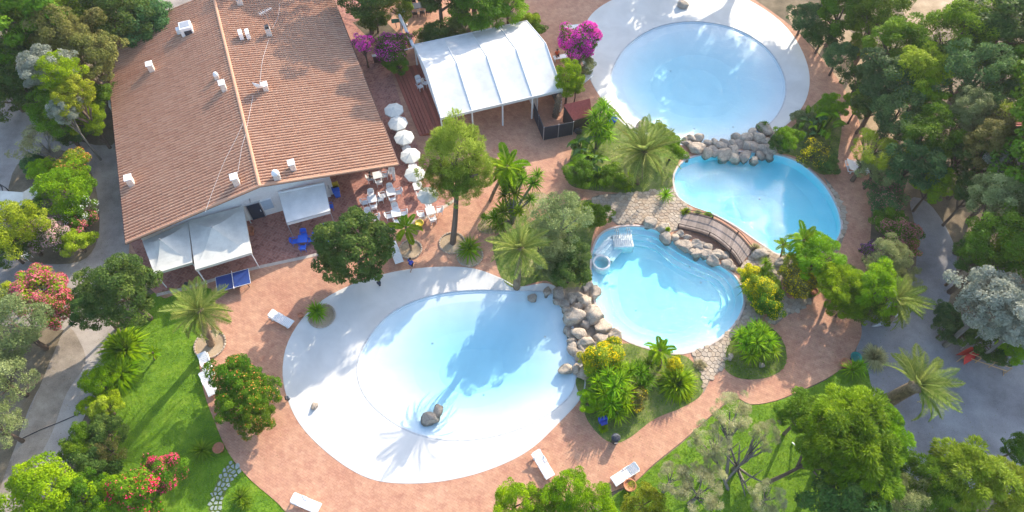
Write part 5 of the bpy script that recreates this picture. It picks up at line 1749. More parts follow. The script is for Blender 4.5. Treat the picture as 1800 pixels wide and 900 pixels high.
def crown(spec, var):
    key = (spec, var)
    if key in CROWNS: return CROWNS[key]
    nc, cr, nl, ln, asp, zmin, shape, orient = SPEC[spec]
    rg = np.random.default_rng(abs(hash((spec == 'x', nc, nl, var))) % 2**31 + var * 17)
    C = clumps(rg, nc, zmin, shape)
    nc = len(C)
    crs = cr * rg.uniform(.65, 1.2, nc)
    ci = rg.choice(nc, nl, p=(crs ** 2) / (crs ** 2).sum())
    d = unit(rg.normal(size=(nl, 3)) + unit(C[ci]) * .75 + np.array([0, 0, .25]))
    rad = crs[ci] * rg.uniform(.45, 1.06, nl) ** .6
    sq = np.array([1, 1, .72])
    P = C[ci] + d * rad[:, None] * sq
    nrm = unit(d + rg.normal(size=(nl, 3)) * .55 + np.array([0, 0, .25]))
    rt = unit(rg.normal(size=(nl, 3)))
    if orient == 'plume':
        T = unit(d * .7 + unit(C[ci]) * .5 + np.array([0, 0, .35]) + rg.normal(size=(nl, 3)) * .35)
    elif orient == 'droop':
        T = unit(d + unit(C[ci]) * .6 + np.array([0, 0, -.75]) + rg.normal(size=(nl, 3)) * .35)
    elif orient == 'up':
        T = unit(d * .4 + np.array([0, 0, .7]) + rg.normal(size=(nl, 3)) * .7)
    else:
        T = unit(np.cross(nrm, rt))
    B = unit(np.cross(nrm, T))
    L_ = ln * rg.uniform(.65, 1.35, nl)
    tone = rg.uniform(0, 1, nc)[ci] * .6 + rg.uniform(0, 1, nl) * .4
    me = quads_mesh('crown', P, T, B, L_, L_ * asp, tone)
    CROWNS[key] = (me, C, crs, rg)
    return CROWNS[key]
CROWN_MAT = {}
def crown_mesh(spec, var, mat):
    k = (spec, var, mat)
    if k not in CROWN_MAT:
        me = crown(spec, var)[0]
        if not len(me.materials): me.materials.append(L['mid'])
        CROWN_MAT[k] = me
    return CROWN_MAT[k]
FLOWERS = {}
def flower_mesh(spec, var, fl, dens):
    k = (spec, var, fl, dens)
    if k not in FLOWERS:
        _, C, crs, _r = crown(spec, var)
        rg = np.random.default_rng(var * 31 + int(dens * 100))
        n = int(2600 * dens)
        w = rg.uniform(0, 1, len(C)) ** (2.2 if dens < .7 else .8) * crs ** 2
        ci = rg.choice(len(C), n, p=w / w.sum())
        d = unit(rg.normal(size=(n, 3)) + unit(C[ci]) * .9 + np.array([0, 0, .5]))
        # gather in small heads
        P = C[ci] + d * (crs[ci] * 1.06)[:, None] * np.array([1, 1, .74]) + rg.normal(size=(n, 3)) * .012
        nrm = unit(d + rg.normal(size=(n, 3)) * .6)
        T = unit(np.cross(nrm, rg.normal(size=(n, 3)))); B = np.cross(nrm, T)
        L_ = .072 * rg.uniform(.7, 1.4, n)
        me = quads_mesh('flowers', P, T, B, L_, L_ * .8, rg.uniform(0, 1, n))
        me.materials.append(FL[fl]); FLOWERS[k] = me
    return FLOWERS[k]
TRUNKS = {}
def slot(o, mat):
    o.material_slots[0].link = 'OBJECT'
    o.material_slots[0].material = L[mat]
def trunk_mesh(var, mat, multi=False):
    k = (var, mat, multi)
    if k not in TRUNKS:
        rg = random.Random(var * 5 + 1)
        m = MB()
        stems = 3 if multi else 1
        for s in range(stems):
            bx, by = (rg.uniform(-.12, .12), rg.uniform(-.12, .12)) if multi else (0, 0)
            w0, w1 = rg.uniform(-.06, .06), rg.uniform(-.06, .06)
            r0 = .045 if multi else .07
            m.tube([(bx, by, 0), (bx * 1.3 + w0, by * 1.3 + w1, .3), (bx * 1.8 + w0, by * 1.8, .62), (bx * 2.2, by * 2.2 + w1, 1.0)], [r0 * 1.25, r0, r0 * .8, r0 * .35], 8)
            for j in range(6 if not multi else 3):
                a_ = 2 * math.pi * (j + rg.random() * .6) / (6 if not multi else 3)
                z0 = rg.uniform(.45, .75)
                l_ = rg.uniform(.5, .75)
                p0 = Vector((bx * 1.6 + w0 * .6, by * 1.6, z0))
                p1 = p0 + Vector((math.cos(a_) * l_ * .5, math.sin(a_) * l_ * .5, .18))
                p2 = p0 + Vector((math.cos(a_) * l_, math.sin(a_) * l_, rg.uniform(.25, .42)))
                m.tube([p0, p1, p2], [r0 * .55, r0 * .38, r0 * .12], 6)
                p3 = p1 + Vector((math.cos(a_ + .7) * .25, math.sin(a_ + .7) * .25, .2))
                m.tube([p1, p3], [r0 * .3, r0 * .1], 5)
        me = m.mesh('trunk', True); me.materials.append(M[mat]); TRUNKS[k] = me
    return TRUNKS[k]
rv = random.Random(77)
PLANT_COUNT = [0]
def plant(name, spec, mat, px, py, rpx, hc, label, cat='tree', kz=.85, group=None, lean=(0, 0), bark='bark', multi=False, flower=None, fdens=.5, ky=1.0, rz=None, base=None, extra=()):
    C_ = at(px, py, hc)
    r_ = rpx * mpp(py, hc) * 1.10
    if base:
        b0 = at(*base)
        lean = (b0.x - C_.x, b0.y - C_.y)
    PLANT_COUNT[0] += 1
    var = PLANT_COUNT[0] % 3
    root = empty(name, (C_.x + lean[0], C_.y + lean[1], 0.0))
    tag(root, label, cat, group)
    rz = rv.uniform(0, 6.28) if rz is None else rz
    t = link('trunk' if cat == 'tree' else 'stem', trunk_mesh(var + (5 if multi else 0), bark, multi), None, root, None, (0, 0, rv.uniform(0, 6.28)), (r_, r_, hc * 1.02))
    if lean != (0, 0):
        v = Vector((-lean[0], -lean[1], hc))
        t.rotation_euler = v.to_track_quat('Z', 'Y').to_euler()
        t.scale = (r_, r_, v.length)
    c = link('crown' if cat == 'tree' else 'foliage', crown_mesh(spec, var, mat), None, root, (-lean[0], -lean[1], hc), (0, 0, rz), (r_, r_ * ky, min(r_ * kz, hc * 1.15)))
    slot(c, mat)
    for n_, (ex, ey, er, eh, ek, em) in enumerate(extra):
        e_ = at(ex, ey, eh); q = er * mpp(ey, eh) * 1.1
        slot(link('crown', crown_mesh(spec, (var + n_ + 1) % 3, em), None, root, (e_.x - root.location.x, e_.y - root.location.y, eh), (0, 0, rz + n_ + 1), (q, q, min(q * ek, eh * 1.1))), em)
    if flower:
        fo = link('flowers', flower_mesh(spec, var, flower, fdens), None, root, c.location, c.rotation_euler, c.scale)
        fo['kind'] = 'stuff'
    return root

# ---------------------------------------------------------------- palms, yuccas, grasses
def frond_mesh(name, droop, n=26, wid=.15, mat='palm', seed=0, lw=.012):
    rg = random.Random(seed)
    def pt(t):
        return Vector((t * (1 - .22 * droop * t), 0, .28 * t - droop * .62 * t * t))
    vs, fs, val = [], [], []
    N = 8
    for i in range(N + 1):
        t = i / N; p = pt(t); w = .016 * (1 - t * .8)
        vs += [(p.x, -w, p.z), (p.x, w, p.z), (p.x, 0, p.z - w)]
    for i in range(N):
        a = i * 3
        fs += [(a, a + 3, a + 4, a + 1), (a + 1, a + 4, a + 5, a + 2), (a + 2, a + 5, a + 3, a)]; val += [.95, .6, .6]
    for i in range(n):
        t = .12 + .88 * i / (n - 1)
        p = pt(t)
        ll = wid * (math.sin(math.pi * min(1, .12 + t * .92)) ** .6 + .25) * rg.uniform(.9, 1.1)
        for s in (-1, 1):
            b = len(vs)
            tip = p + Vector((ll * .62, s * ll * .78, ll * .30 - ll * .25 * droop + rg.uniform(-.015, .015)))
            mid = p.lerp(tip, .45)
            vs += [tuple(p + Vector((-lw * .4, 0, 0))), tuple(mid + Vector((lw, -s * lw * .3, .006))), tuple(tip), tuple(mid - Vector((lw, -s * lw * .3, .004)))]
            fs.append((b, b + 1, b + 2, b + 3) if s < 0 else (b + 3, b + 2, b + 1, b)); val.append(rg.uniform(.1, .95))
    me = bpy.data.meshes.new(name); me.from_pydata(vs, [], fs)
    a = me.attributes.new('v', 'FLOAT', 'FACE'); a.data.foreach_set('value', val)
    me.materials.append(L[mat]); me.update()
    return me
FR = [frond_mesh('frond', d, seed=i) for i, d in enumerate((.15, .5, .9, 1.25))]
FRD = frond_mesh('frond', 1.5, mat='dry', seed=9)
FRL = [frond_mesh('frond', d, n=34, wid=.19, mat='lime', seed=20 + i, lw=.022) for i, d in enumerate((.5, .9, 1.3))]
def palm(name, bx, by, cx, cy, rpx, hc, label, nf=34, tr=.26, set_=None, emin=-18, group=None, seed=1, cat='palm tree', dry=3, azc=None, azr=180):
    rg = random.Random(seed)
    b_ = at(bx, by, 0.0)
    c = at(cx, cy, hc)
    r_ = rpx * mpp(cy, hc)
    root = empty(name, (b_.x, b_.y, 0)); tag(root, label, cat, group)
    d = c - b_
    m = MB()
    pts, rad = [], []
    K = max(6, int(hc / .22))
    for i in range(K + 1):
        t = i / K
        pts.append(Vector((d.x * (t * .7 + .3 * t * t), d.y * (t * .7 + .3 * t * t), hc * t)))
        rad.append(tr * (1.18 - .25 * t) * (1.07 if i % 2 else .93))
    m.tube(pts, rad, 10).build('trunk', M['palm_bark'], root, True)
    MB().lathe([(tr * .8, -.25), (tr * 1.35, -.05), (tr * 1.0, .22), (.03, .35)], 10, (d.x, d.y, hc)).build('crown_shaft', M['palm_bark'], root, True)
    ss = set_ or FR
    for i in range(nf):
        u = (i + .5) / nf
        el = 78 - (78 - emin) * u ** .85
        az = i * 2.39996 + rg.uniform(-.2, .2)
        if azc is not None and abs((math.degrees(az) - azc + 180) % 360 - 180) > azr and u > .25:
            az = R(azc + rg.uniform(-azr, azr))
        k = min(len(ss) - 1, int(u * len(ss)))
        sc = r_ * rg.uniform(.88, 1.12) * (.72 + .28 * min(1, u * 2.5))
        me = ss[k]
        if u > .9 and i % 3 == 0 and dry and set_ is None: me = FRD
        link('frond', me, None, root, (d.x, d.y, hc + .1), (rg.uniform(-.25, .25), -R(el - 16), az), (sc, sc, sc))
    return root
palm('date_palm', 372, 606, 352, 548, 68, 5.4, 'large date palm at the top of the left lawn below the table tennis table', 42, seed=3)
palm('date_palm', 1122, 322, 1132, 268, 74, 4.6, 'large date palm in the bed left of the pools with dense long fronds', 52, seed=4)
palm('date_palm', 908, 506, 914, 438, 66, 6.6, 'greyish date palm at the upper right rim of the big lower pool', 42, seed=5)
palm('date_palm', 1560, 706, 1612, 678, 78, 6.2, 'leaning date palm with a thick trunk over the right gravel yard', 40, tr=.42, seed=6, azc=28, azr=105, emin=-8)
palm('date_palm', 1560, 566, 1577, 528, 62, 4.0, 'date palm above the grey canoe beside the right gravel drive', 32, seed=7, azc=5, azr=100)
palm('small_palm', 723, 440, 714, 402, 36, 3.2, 'small slender palm in a stone ring beside the patio corner', 13, tr=.10, set_=FRL[:2], emin=-25, seed=8)
palm('small_palm', 862, 352, 892, 296, 52, 4.2, 'arching feathery palm to the right of the tall feathery tree', 22, tr=.14, set_=FRL, emin=-30, seed=9)
palm('small_palm', 272, 632, 271, 622, 16, 1.1, 'tiny young palm alone in the middle of the left lawn', 14, tr=.07, set_=FRL[:2], emin=0, seed=10)
palm('small_palm', 1160, 645, 1160, 618, 32, 1.9, 'small feathery palm at the upper edge of the yucca bed', 18, tr=.12, set_=FRL, emin=-10, seed=12)
palm('small_palm', 1398, 452, 1412, 424, 40, 2.6, 'pale lime feathery palm at the lower right end of the upper middle pool', 20, tr=.12, set_=FRL, emin=-20, seed=13)
palm('small_palm', 1372, 452, 1375, 432, 17, 1.8, 'small spiky palm standing in front of the upper middle pool', 16, tr=.06, set_=FRL[:1], emin=-5, seed=14)

def rosette_mesh(name, n, mat, seed, wide=.075, emin=-30, arch=.35, ln=1.0):
    rg = random.Random(seed)
    vs, fs, val = [], [], []
    for i in range(n):
        u = (i + .5) / n
        el = R(85 - (85 - emin) * u); az = i * 2.39996 + rg.uniform(-.15, .15)
        l_ = ln * rg.uniform(.8, 1.1)
        w = wide * rg.uniform(.8, 1.2)
        d = Vector((math.cos(az) * math.cos(el), math.sin(az) * math.cos(el), math.sin(el)))
        s = Vector((-math.sin(az), math.cos(az), 0))
        p1 = d * l_ * .5; p2 = d * l_ + Vector((0, 0, -arch * l_ * math.cos(el) * .6))
        b = len(vs)
        vs += [tuple(-s * w * .4), tuple(s * w * .4), tuple(p1 + s * w * .5), tuple(p2), tuple(p1 - s * w * .5)]
        fs += [(b, b + 1, b + 2, b + 4), (b + 4, b + 2, b + 3)]
        t = rg.uniform(.1, 1); val += [t, min(1, t + .15)]
    me = bpy.data.meshes.new(name); me.from_pydata(vs, [], fs)
    a = me.attributes.new('v', 'FLOAT', 'FACE'); a.data.foreach_set('value', val)
    me.materials.append(L[mat]); me.update()
    return me
ROS = [rosette_mesh('rosette', 60, 'yucca', s) for s in (1, 2)]
ROSD = [rosette_mesh('rosette', 60, 'mid', s) for s in (3, 4)]
def yucca(px, py, heads, label, name='yucca', cat='yucca', seed=1, dark=False):
    """heads: (px, py, height, radius px)"""
    rg = random.Random(seed)
    b_ = at(px, py, 0)
    root = empty(name, (b_.x, b_.y, 0)); tag(root, label, cat)
    for (hx, hy, hh, hr) in heads:
        h = at(hx, hy, hh) - b_
        r_ = hr * mpp(hy, hh) * 1.5
        mid = Vector((h.x * .35, h.y * .35, hh * .55))
        MB().tube([(rg.uniform(-.1, .1), rg.uniform(-.1, .1), 0), mid, h], [.11, .09, .07], 7).build('stem', M['grey_bark'], root, True)
        link('rosette', (ROSD if dark and rg.random() < .6 else ROS)[rg.randrange(2)], None, root, h, (rg.uniform(-.2, .2), rg.uniform(-.2, .2), rg.uniform(0, 6)), (r_, r_, r_))
    return root
yucca(900, 392, [(884,372,1.6,20),(900,365,1.4,17),(870,383,1.2,16),(852,382,.8,9),(932,350,2.6,12),(938,322,3.6,15),(945,308,3.8,13),(905,340,3.0,17),(893,325,3.3,15),(918,316,3.6,14),(912,300,3.9,13),(886,342,2.6,14),(912,372,1.8,12),(880,395,.8,15)], 'branching yucca tree with many spiky heads right of the feathery tree', seed=2, dark=True)
yucca(1048, 262, [(1046,205,3.0,16),(1062,192,3.2,17),(1072,206,2.6,16),(1052,222,2.4,17),(1066,228,1.9,16),(1040,228,1.9,15),(1054,240,1.6,16),(1070,240,1.2,14),(1058,180,3.4,10)], 'tall clump of bright yuccas at the left rim of the upper pool', seed=3)
yucca(1080, 705, [(1052,672,1.5,17),(1070,660,1.8,20),(1092,668,1.8,20),(1080,680,2.0,22),(1062,692,1.5,19),(1098,690,1.6,20),(1075,710,1.2,22),(1100,710,1.1,18),(1048,690,1.1,16),(1108,652,1.6,18),(1090,648,1.6,17),(1062,722,.8,18),(1086,727,.7,18),(1044,660,1.2,14)], 'big bright green clump of yuccas below the boulder heap', seed=4)
yucca(1130, 668, [(1127,656,1.5,17),(1122,645,1.4,15),(1140,640,1.3,16),(1138,668,1.2,15),(1128,680,.9,14)], 'darker spiky yuccas between the big yucca clump and the grass tuft', seed=5, dark=True)
yucca(1330, 610, [(1318,588,1.5,18),(1340,585,1.5,19),(1330,602,1.6,20),(1312,606,1.2,17),(1352,600,1.3,18),(1340,618,1.0,18),(1320,624,.9,17),(1358,616,.8,15),(1302,590,1.1,15),(1330,574,1.3,15)], 'round lime clump of yuccas in the small bed at the right of the stepped pool', seed=6)
yucca(1345, 480, [(1342,476,.9,9),(1346,462,1.2,10),(1352,470,.8,9)], 'small spiky yucca at the right end of the footbridge', seed=7)
yucca(1322, 508, [(1318,502,.9,17),(1328,516,.7,15),(1312,494,.8,12)], 'spiky agave among the yellow flowers right of the stepped pool', 'agave', 'agave', seed=8, dark=True)
yucca(355, 795, [(355,792,.35,20)], 'dark spiky agave in the shaded lawn beside the round clay pot', 'agave', 'agave', seed=9, dark=True)
yucca(424, 878, [(424,874,.35,19),(432,886,.2,12)], 'dark spiky agave in the shaded lawn right of the stepping stones', 'agave', 'agave', seed=10, dark=True)
yucca(825, 448, [(825,435,.85,19),(825,441,.55,20)], 'dense spiky cycad in a stone ring beside the big pool', 'cycad', 'cycad', seed=11, dark=True)
yucca(557, 556, [(557,546,.75,16),(557,550,.45,16)], 'small round spiky shrub in a stone ring at the deck edge', 'cycad', 'cycad', seed=12, dark=True)
yucca(1172, 345, [(1170,343,.5,13)], 'small spiky tuft on the stone paving beside the upper middle pool', 'agave', 'agave', seed=13)
yucca(1497, 655, [(1497,650,.8,16),(1510,646,.9,15)], 'dark spiky plant beside the broken clay planter', 'agave', 'agave', seed=14, dark=True)

def tuft_mesh(seed, mat, n=520, w=.03):
    rg = random.Random(seed)
    vs, fs, val = [], [], []
    for i in range(n):
        az = rg.uniform(0, 6.28); el = R(rg.uniform(12, 85)); l_ = rg.uniform(.7, 1.1)
        d = Vector((math.cos(az) * math.cos(el), math.sin(az) * math.cos(el), math.sin(el)))
        s = Vector((-math.sin(az), math.cos(az), 0)) * w
        o = Vector((rg.uniform(-.08, .08), rg.uniform(-.08, .08), 0))
        p1 = o + d * l_ * .55; p2 = o + d * l_ * .95 - Vector((0, 0, .30 * l_ * math.cos(el)))
        b = len(vs)
        vs += [tuple(o - s * .6), tuple(o + s * .6), tuple(p1 + s), tuple(p1 - s), tuple(p2)]
        fs += [(b, b + 1, b + 2, b + 3), (b + 3, b + 2, b + 4)]
        t = rg.random(); val += [t, min(1, t + .2)]
    me = bpy.data.meshes.new('blades'); me.from_pydata(vs, [], fs)
    a = me.attributes.new('v', 'FLOAT', 'FACE'); a.data.foreach_set('value', val)
    me.materials.append(L[mat]); me.update()
    return me
TUFT = {k: tuft_mesh(i + 40, k) for i, k in enumerate(('mid', 'yucca', 'olive', 'dry', 'lime', 'dark'))}
def tuft(px, py, rpx, label, mat='mid', z=TZ, h=1.0, cat='grass tuft'):
    p = at(px, py + rpx * .25, 0); r_ = rpx * mpp(py) * 1.35
    o = empty('grass_tuft', (p.x, p.y, z)); tag(o, label, cat)
    link('blades', TUFT[mat], None, o, None, (0, 0, rv.uniform(0, 6)), (r_, r_, r_ * h))
    MB().lathe([(r_ * .12, 0), (r_ * .14, .1), (.02, r_ * .25)], 8).build('clump_base', M['soil'], o)
tuft(221, 606, 38, 'large dark green fountain grass at the lawn edge below the dark twin tree', 'yucca', 0)
tuft(213, 652, 36, 'large fountain grass just below the first one at the lawn edge', 'yucca', 0)
tuft(1188, 668, 33, 'round fountain grass in the right part of the yucca bed', 'yucca', TZ, 1.1)
tuft(1050, 310, 22, 'low bright grass at the foot of the banana plants', 'lime')
tuft(1100, 318, 20, 'low bright grass below the big palm', 'lime')
tuft(1535, 625, 24, 'pale feathery pampas grass beside the gravel yard', 'dry', 0)
tuft(1205, 372, 9, 'small green tuft at the upper left end of the footbridge', 'lime')
tuft(1226, 376, 9, 'reddish green tuft along the far rail of the footbridge', 'olive')
tuft(1244, 380, 10, 'bluish green tuft along the far rail of the footbridge', 'mid')
tuft(1326, 436, 11, 'brownish tuft at the right end of the far rail of the footbridge', 'dry')
tuft(1172, 408, 5, 'tiny green tuft on the boulder at the left end of the footbridge', 'lime', .5)
tuft(1340, 225, 11, 'green tuft among the upper boulders', 'mid', .3)
tuft(1060, 752, 9, 'sunlit yellow grass near the blue spotlight', 'lime')
tuft(1200, 690, 16, 'yellowish grass below the round fountain grass', 'lime', TZ, .6)
tuft(1230, 640, 12, 'dry grass on the stone paving above the fountain grass', 'dry', TZ, .5)

# banana / strelitzia clumps
def big_leaf(seed):
    rg = random.Random(seed)
    vs, fs, val = [], [], []
    N = 8
    for i in range(N + 1):
        t = i / N
        w = .17 * math.sin(math.pi * min(1, .06 + t * .94)) ** .7
        x = t * (1 - .12 * t); z = .55 * t - .75 * t * t
        for s in (-1, -.5, 0, .5, 1):
            vs.append((x, s * w, z + abs(s) * w * .35 + rg.uniform(-.01, .01)))
    for i in range(N):
        for j in range(4):
            fs.append((i * 5 + j, (i + 1) * 5 + j, (i + 1) * 5 + j + 1, i * 5 + j + 1)); val.append(.5 + .4 * rg.random() if j in (1, 2) else rg.random() * .7)
    me = bpy.data.meshes.new('leaf'); me.from_pydata(vs, [], fs)
    a = me.attributes.new('v', 'FLOAT', 'FACE'); a.data.foreach_set('value', val)
    me.update()
    return me
def leafset(mat):
    out = []
    for s in range(3):
        me = big_leaf(s + 60); me.materials.append(L[mat]); out.append(me)
    return out
BIG = {k: leafset(k) for k in ('mid', 'lime', 'blue')}
def banana(px, py, rpx, hc, label, mats=('mid', 'mid', 'lime', 'blue'), n=34, seed=1):
    rg = random.Random(seed)
    c = at(px, py, hc * .6); r_ = rpx * mpp(py)
    o = empty('banana_plant', (c.x, c.y, 0)); tag(o, label, 'banana plant')
    for i in range(n):
        az = rg.uniform(0, 6.28); q = r_ * .72 * math.sqrt(rg.random())
        a2 = rg.uniform(0, 6.28)
        bx_, by_ = q * math.cos(a2), q * math.sin(a2)
        z = hc * rg.uniform(.35, 1.0) * (1 - .4 * q / r_)
        MB_ = (bx_, by_, z)
        s = rg.uniform(.9, 1.5)
        link('leaf', BIG[mats[rg.randrange(len(mats))]][rg.randrange(3)], None, o, MB_, (rg.uniform(-.3, .3), -R(rg.uniform(-15, 40)), az), (s, s * 1.1, s))
    m = MB()
    for i in range(6):
        a2 = rg.uniform(0, 6.28); q = r_ * .5 * rg.random()
        m.tube([(q * math.cos(a2), q * math.sin(a2), 0), (q * 1.2 * math.cos(a2), q * 1.2 * math.sin(a2), hc * .8)], [.10, .05], 6)
    m.build('stem', L['mid'], o)
banana(1034, 276, 27, 2.4, 'broad leaved banana plants left of the big palm', seed=2, n=30)
banana(1438, 214, 38, 2.4, 'broad leaved banana plants right of the upper pool', seed=3, n=44)
banana(1018, 258, 14, 1.8, 'pale silvery banana leaves at the left end of the palm bed', ('blue', 'mid'), 14, 5)

P = plant
# ---- top left corner
P('broadleaf_tree','broad','mid',28,40,74,8,'tall bright green tree filling the top left corner')
P('broadleaf_tree','dense','mid',85,22,60,7,'yellowish green tree at the top edge right of the corner tree')
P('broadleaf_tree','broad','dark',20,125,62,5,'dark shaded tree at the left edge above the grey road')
P('broadleaf_tree','dense','brown',112,62,52,7.5,'brownish olive tree between the corner tree and the roof')
P('broadleaf_tree','dense','brown',158,100,46,6.5,'brownish green tree touching the upper left roof edge')
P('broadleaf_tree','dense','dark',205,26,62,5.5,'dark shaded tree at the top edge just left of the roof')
P('broadleaf_tree','broad','blue',262,42,46,4.0,'dark bluish tree against the top left roof corner')
P('broadleaf_tree','fine','dark',150,12,50,5,'deep green tree at the top edge behind the brownish trees')
P('poplar_tree','dense','silver',78,118,42,8,'silvery leaved tree left of the brownish tree', bark='grey_bark')
P('broadleaf_tree','fine','lime',100,130,36,8,'sunlit lime green crown beside the silvery tree')
P('broadleaf_tree','dense','yell',125,165,34,7,'yellow green crown below the lime crown at the road')
P('broadleaf_tree','fine','mid',92,196,40,5,'mid green tree on the road island left of the roof')
P('poplar_tree','dense','silver',112,194,24,6.5,'small silvery blue crown in the middle of the road island', bark='grey_bark')
P('shrub','fine','lime',152,206,32,3.4,'bright lime feathery shrub at the right of the road island','shrub')
P('shrub','shrub','mid',178,168,26,3,'dark green shrub beside the wall units of the building','shrub')
P('shrub','shrub','dark',130,225,34,1.6,'low dark shrub at the lower edge of the road island','shrub')
P('hedge_shrub','shrub','dark',22,172,42,1.8,'dark low hedge along the far side of the grey road','shrub')
P('hedge_shrub','shrub','blue',70,150,30,1.6,'dark bluish low hedge below the silvery tree','shrub')
P('dry_tree','sparse','dry',68,248,38,3.6,'half bare pale tree leaning over the grey road', lean=(1.6,-1.2), bark='grey_bark')
# ---- island left of the road
P('shrub','shrub','blue',58,288,20,1.8,'small bluish green shrub at the top of the oleander island','shrub')
P('shrub','fine','lime',78,305,26,2.2,'lime shrub at the top left of the oleander island','shrub')
P('oleander','shrub','yell',122,296,32,2.2,'yellow green oleander with faded orange flowers at the top of the island','oleander',flower='orange',fdens=.3)
P('shrub','fine','lime',112,336,46,3,'large bright green feathery bush in the middle of the oleander island','shrub')
P('oleander','shrub','mid',136,372,26,2.0,'oleander with sparse white flowers below the large feathery bush','oleander',flower='white',fdens=.3)
P('oleander','shrub','mid',142,390,22,1.8,'oleander with salmon flowers at the right of the island','oleander',flower='pink',fdens=.6)
P('oleander','shrub','mid',86,412,32,2.2,'oleander thick with pale pink flowers at the lower left of the island','oleander',flower='pale',fdens=1.4)
P('shrub','shrub','yell',134,424,26,1.6,'yellowish shrub at the lower tip of the oleander island','shrub')
P('olive_tree','fine','yell',20,398,48,4.2,'pale yellowish feathery tree at the left edge above the white chair')
P('shrub','shrub','dark',16,440,30,2,'dark shrub under the pale tree at the left edge','shrub')
P('shrub','shrub','dark',60,372,24,1.6,'dull shrub in the shade between the pale tree and the feathery bush','shrub')
# ---- left bottom
P('oleander','shrub','yell',66,512,40,2.8,'big oleander covered in bright pink flowers left of the road','oleander',flower='pink',fdens=1.5)
P('oleander','shrub','mid',103,540,34,2.4,'oleander with coral pink flowers below the bright pink one','oleander',flower='pink',fdens=1.1)
P('olive_tree','olive','olive',28,572,62,4.0,'large grey green olive tree at the left edge below the pink oleanders')
P('olive_tree','olive','olive',-2,664,54,3.4,'second olive tree along the left edge, beside the sandy verge')
P('olive_tree','olive','olive',-8,750,44,3.2,'third olive tree along the left edge beside the road cable')
P('shrub','shrub','yell',2,530,30,2.5,'yellow green shrub at the left edge behind the olive tree','shrub')
P('broadleaf_tree','dense','dark',214,506,58,5.0,'dark glossy tree left of the cream canopies')
P('broadleaf_tree','dense','dark',164,538,38,3.8,'smaller dark glossy crown joined to the left of the glossy tree')
P('shrub','fine','lime',178,672,30,1.5,'bright lime bush at the road side of the fountain grasses','shrub')
P('shrub','shrub','lime',160,716,20,1.2,'small lime bush at the end of the road cable','shrub')
P('shrub','shrub','yell',186,716,26,1.4,'round yellowish bush right of the small lime bush','shrub')
P('shrub','shrub','dark',182,756,34,1.3,'dark low shrubs along the road below the yellowish bush','shrub')
P('shrub','shrub','mid',138,768,22,2.0,'upper of two clipped round bushes beside the left road','shrub')
P('shrub','shrub','mid',134,793,22,1.9,'lower of two clipped round bushes beside the left road','shrub')
P('shrub','shrub','dark',165,815,36,1.5,'dark shrub between the clipped bushes and the red oleander','shrub')
P('shrub','sparse','brown',190,790,28,1.8,'brownish open shrub at the lower lawn edge','shrub')
P('broadleaf_tree','dense','lime',76,868,60,3.4,'broad lime green tree at the bottom left')
P('broadleaf_tree','dense','mid',140,872,40,3.0,'mid green crown right of the broad lime tree at the bottom left')
P('shrub','fine','lime',196,868,36,2.2,'bright lime bush at the bottom edge left of the red oleander','shrub')
P('oleander','shrub','mid',244,862,44,2.2,'green oleander with few red flowers at the bottom edge','oleander',flower='red',fdens=.25)
P('oleander','shrub','mid',285,830,34,2.0,'oleander with bright red pink flowers at the lower lawn edge','oleander',flower='red',fdens=.5)
# ---- orange flowered bushes at the lounger
P('flowering_bush','dense','mid',412,664,40,2.4,'upper left orange flowered bush beside the lawn loungers','flowering bush',flower='orange',fdens=.10)
P('flowering_bush','dense','mid',452,690,36,2.4,'right orange flowered bush at the white deck edge','flowering bush',flower='orange',fdens=.14)
P('flowering_bush','dense','mid',416,708,38,2.2,'lower left orange flowered bush on the terrace','flowering bush',flower='orange',fdens=.10)
P('flowering_bush','dense','mid',450,732,32,2.0,'lowest orange flowered bush on the terrace','flowering bush',flower='orange',fdens=.14)
# ---- patio trees
P('round_tree','globe','dark',622,432,66,4.2,'big round dark leaved tree between the patio and the pool', kz=.9)
P('feathery_tree','feather','feath',803,268,62,6.6,'tall feathery yellow green tree beside the tent front', kz=1.3, base=(796,428), extra=[(772,308,34,5.2,.8,'feath'),(838,300,36,5.2,.8,'feath'),(805,318,40,4.9,.7,'feath')])
P('olive_tree','olive','olive',985,392,52,3.8,'grey green olive tree in the bed above the lower pools', bark='grey_bark')
P('olive_tree','olive','olive',952,432,40,3.2,'second olive crown left below the first in the same bed', bark='grey_bark')
P('shrub','shrub','dark',1004,438,28,2.2,'dark shrub between the olive tree and the stepped pool','shrub')
P('shrub','shrub','dark',1000,476,30,1.9,'very dark bush above the boulder heap','shrub')
P('shrub','shrub','mid',1022,486,15,1.3,'green shrub right of the very dark bush at the pool edge','shrub')
P('shrub','shrub','mid',1050,378,22,1.4,'dark green shrub at the top right of the olive bed','shrub')
P('shrub','shrub','olive',975,470,24,1.6,'dusty shrub right of the greyish palm','shrub')
P('shrub','shrub','lime',1038,372,14,1.2,'small lime shrub on the stone paving edge','shrub')
# ---- palm bed
P('shrub','shrub','lime',1182,262,22,1.6,'lime shrub right of the big palm at the boulders','shrub')
P('shrub','shrub','mid',1020,304,24,1.4,'green shrub at the lower left of the palm bed','shrub')
P('shrub','shrub','yell',1160,235,20,1.4,'yellowish shrub behind the big palm','shrub')
P('shrub','shrub','mid',1080,312,24,1.0,'low green shrub in the lower part of the palm bed','shrub')
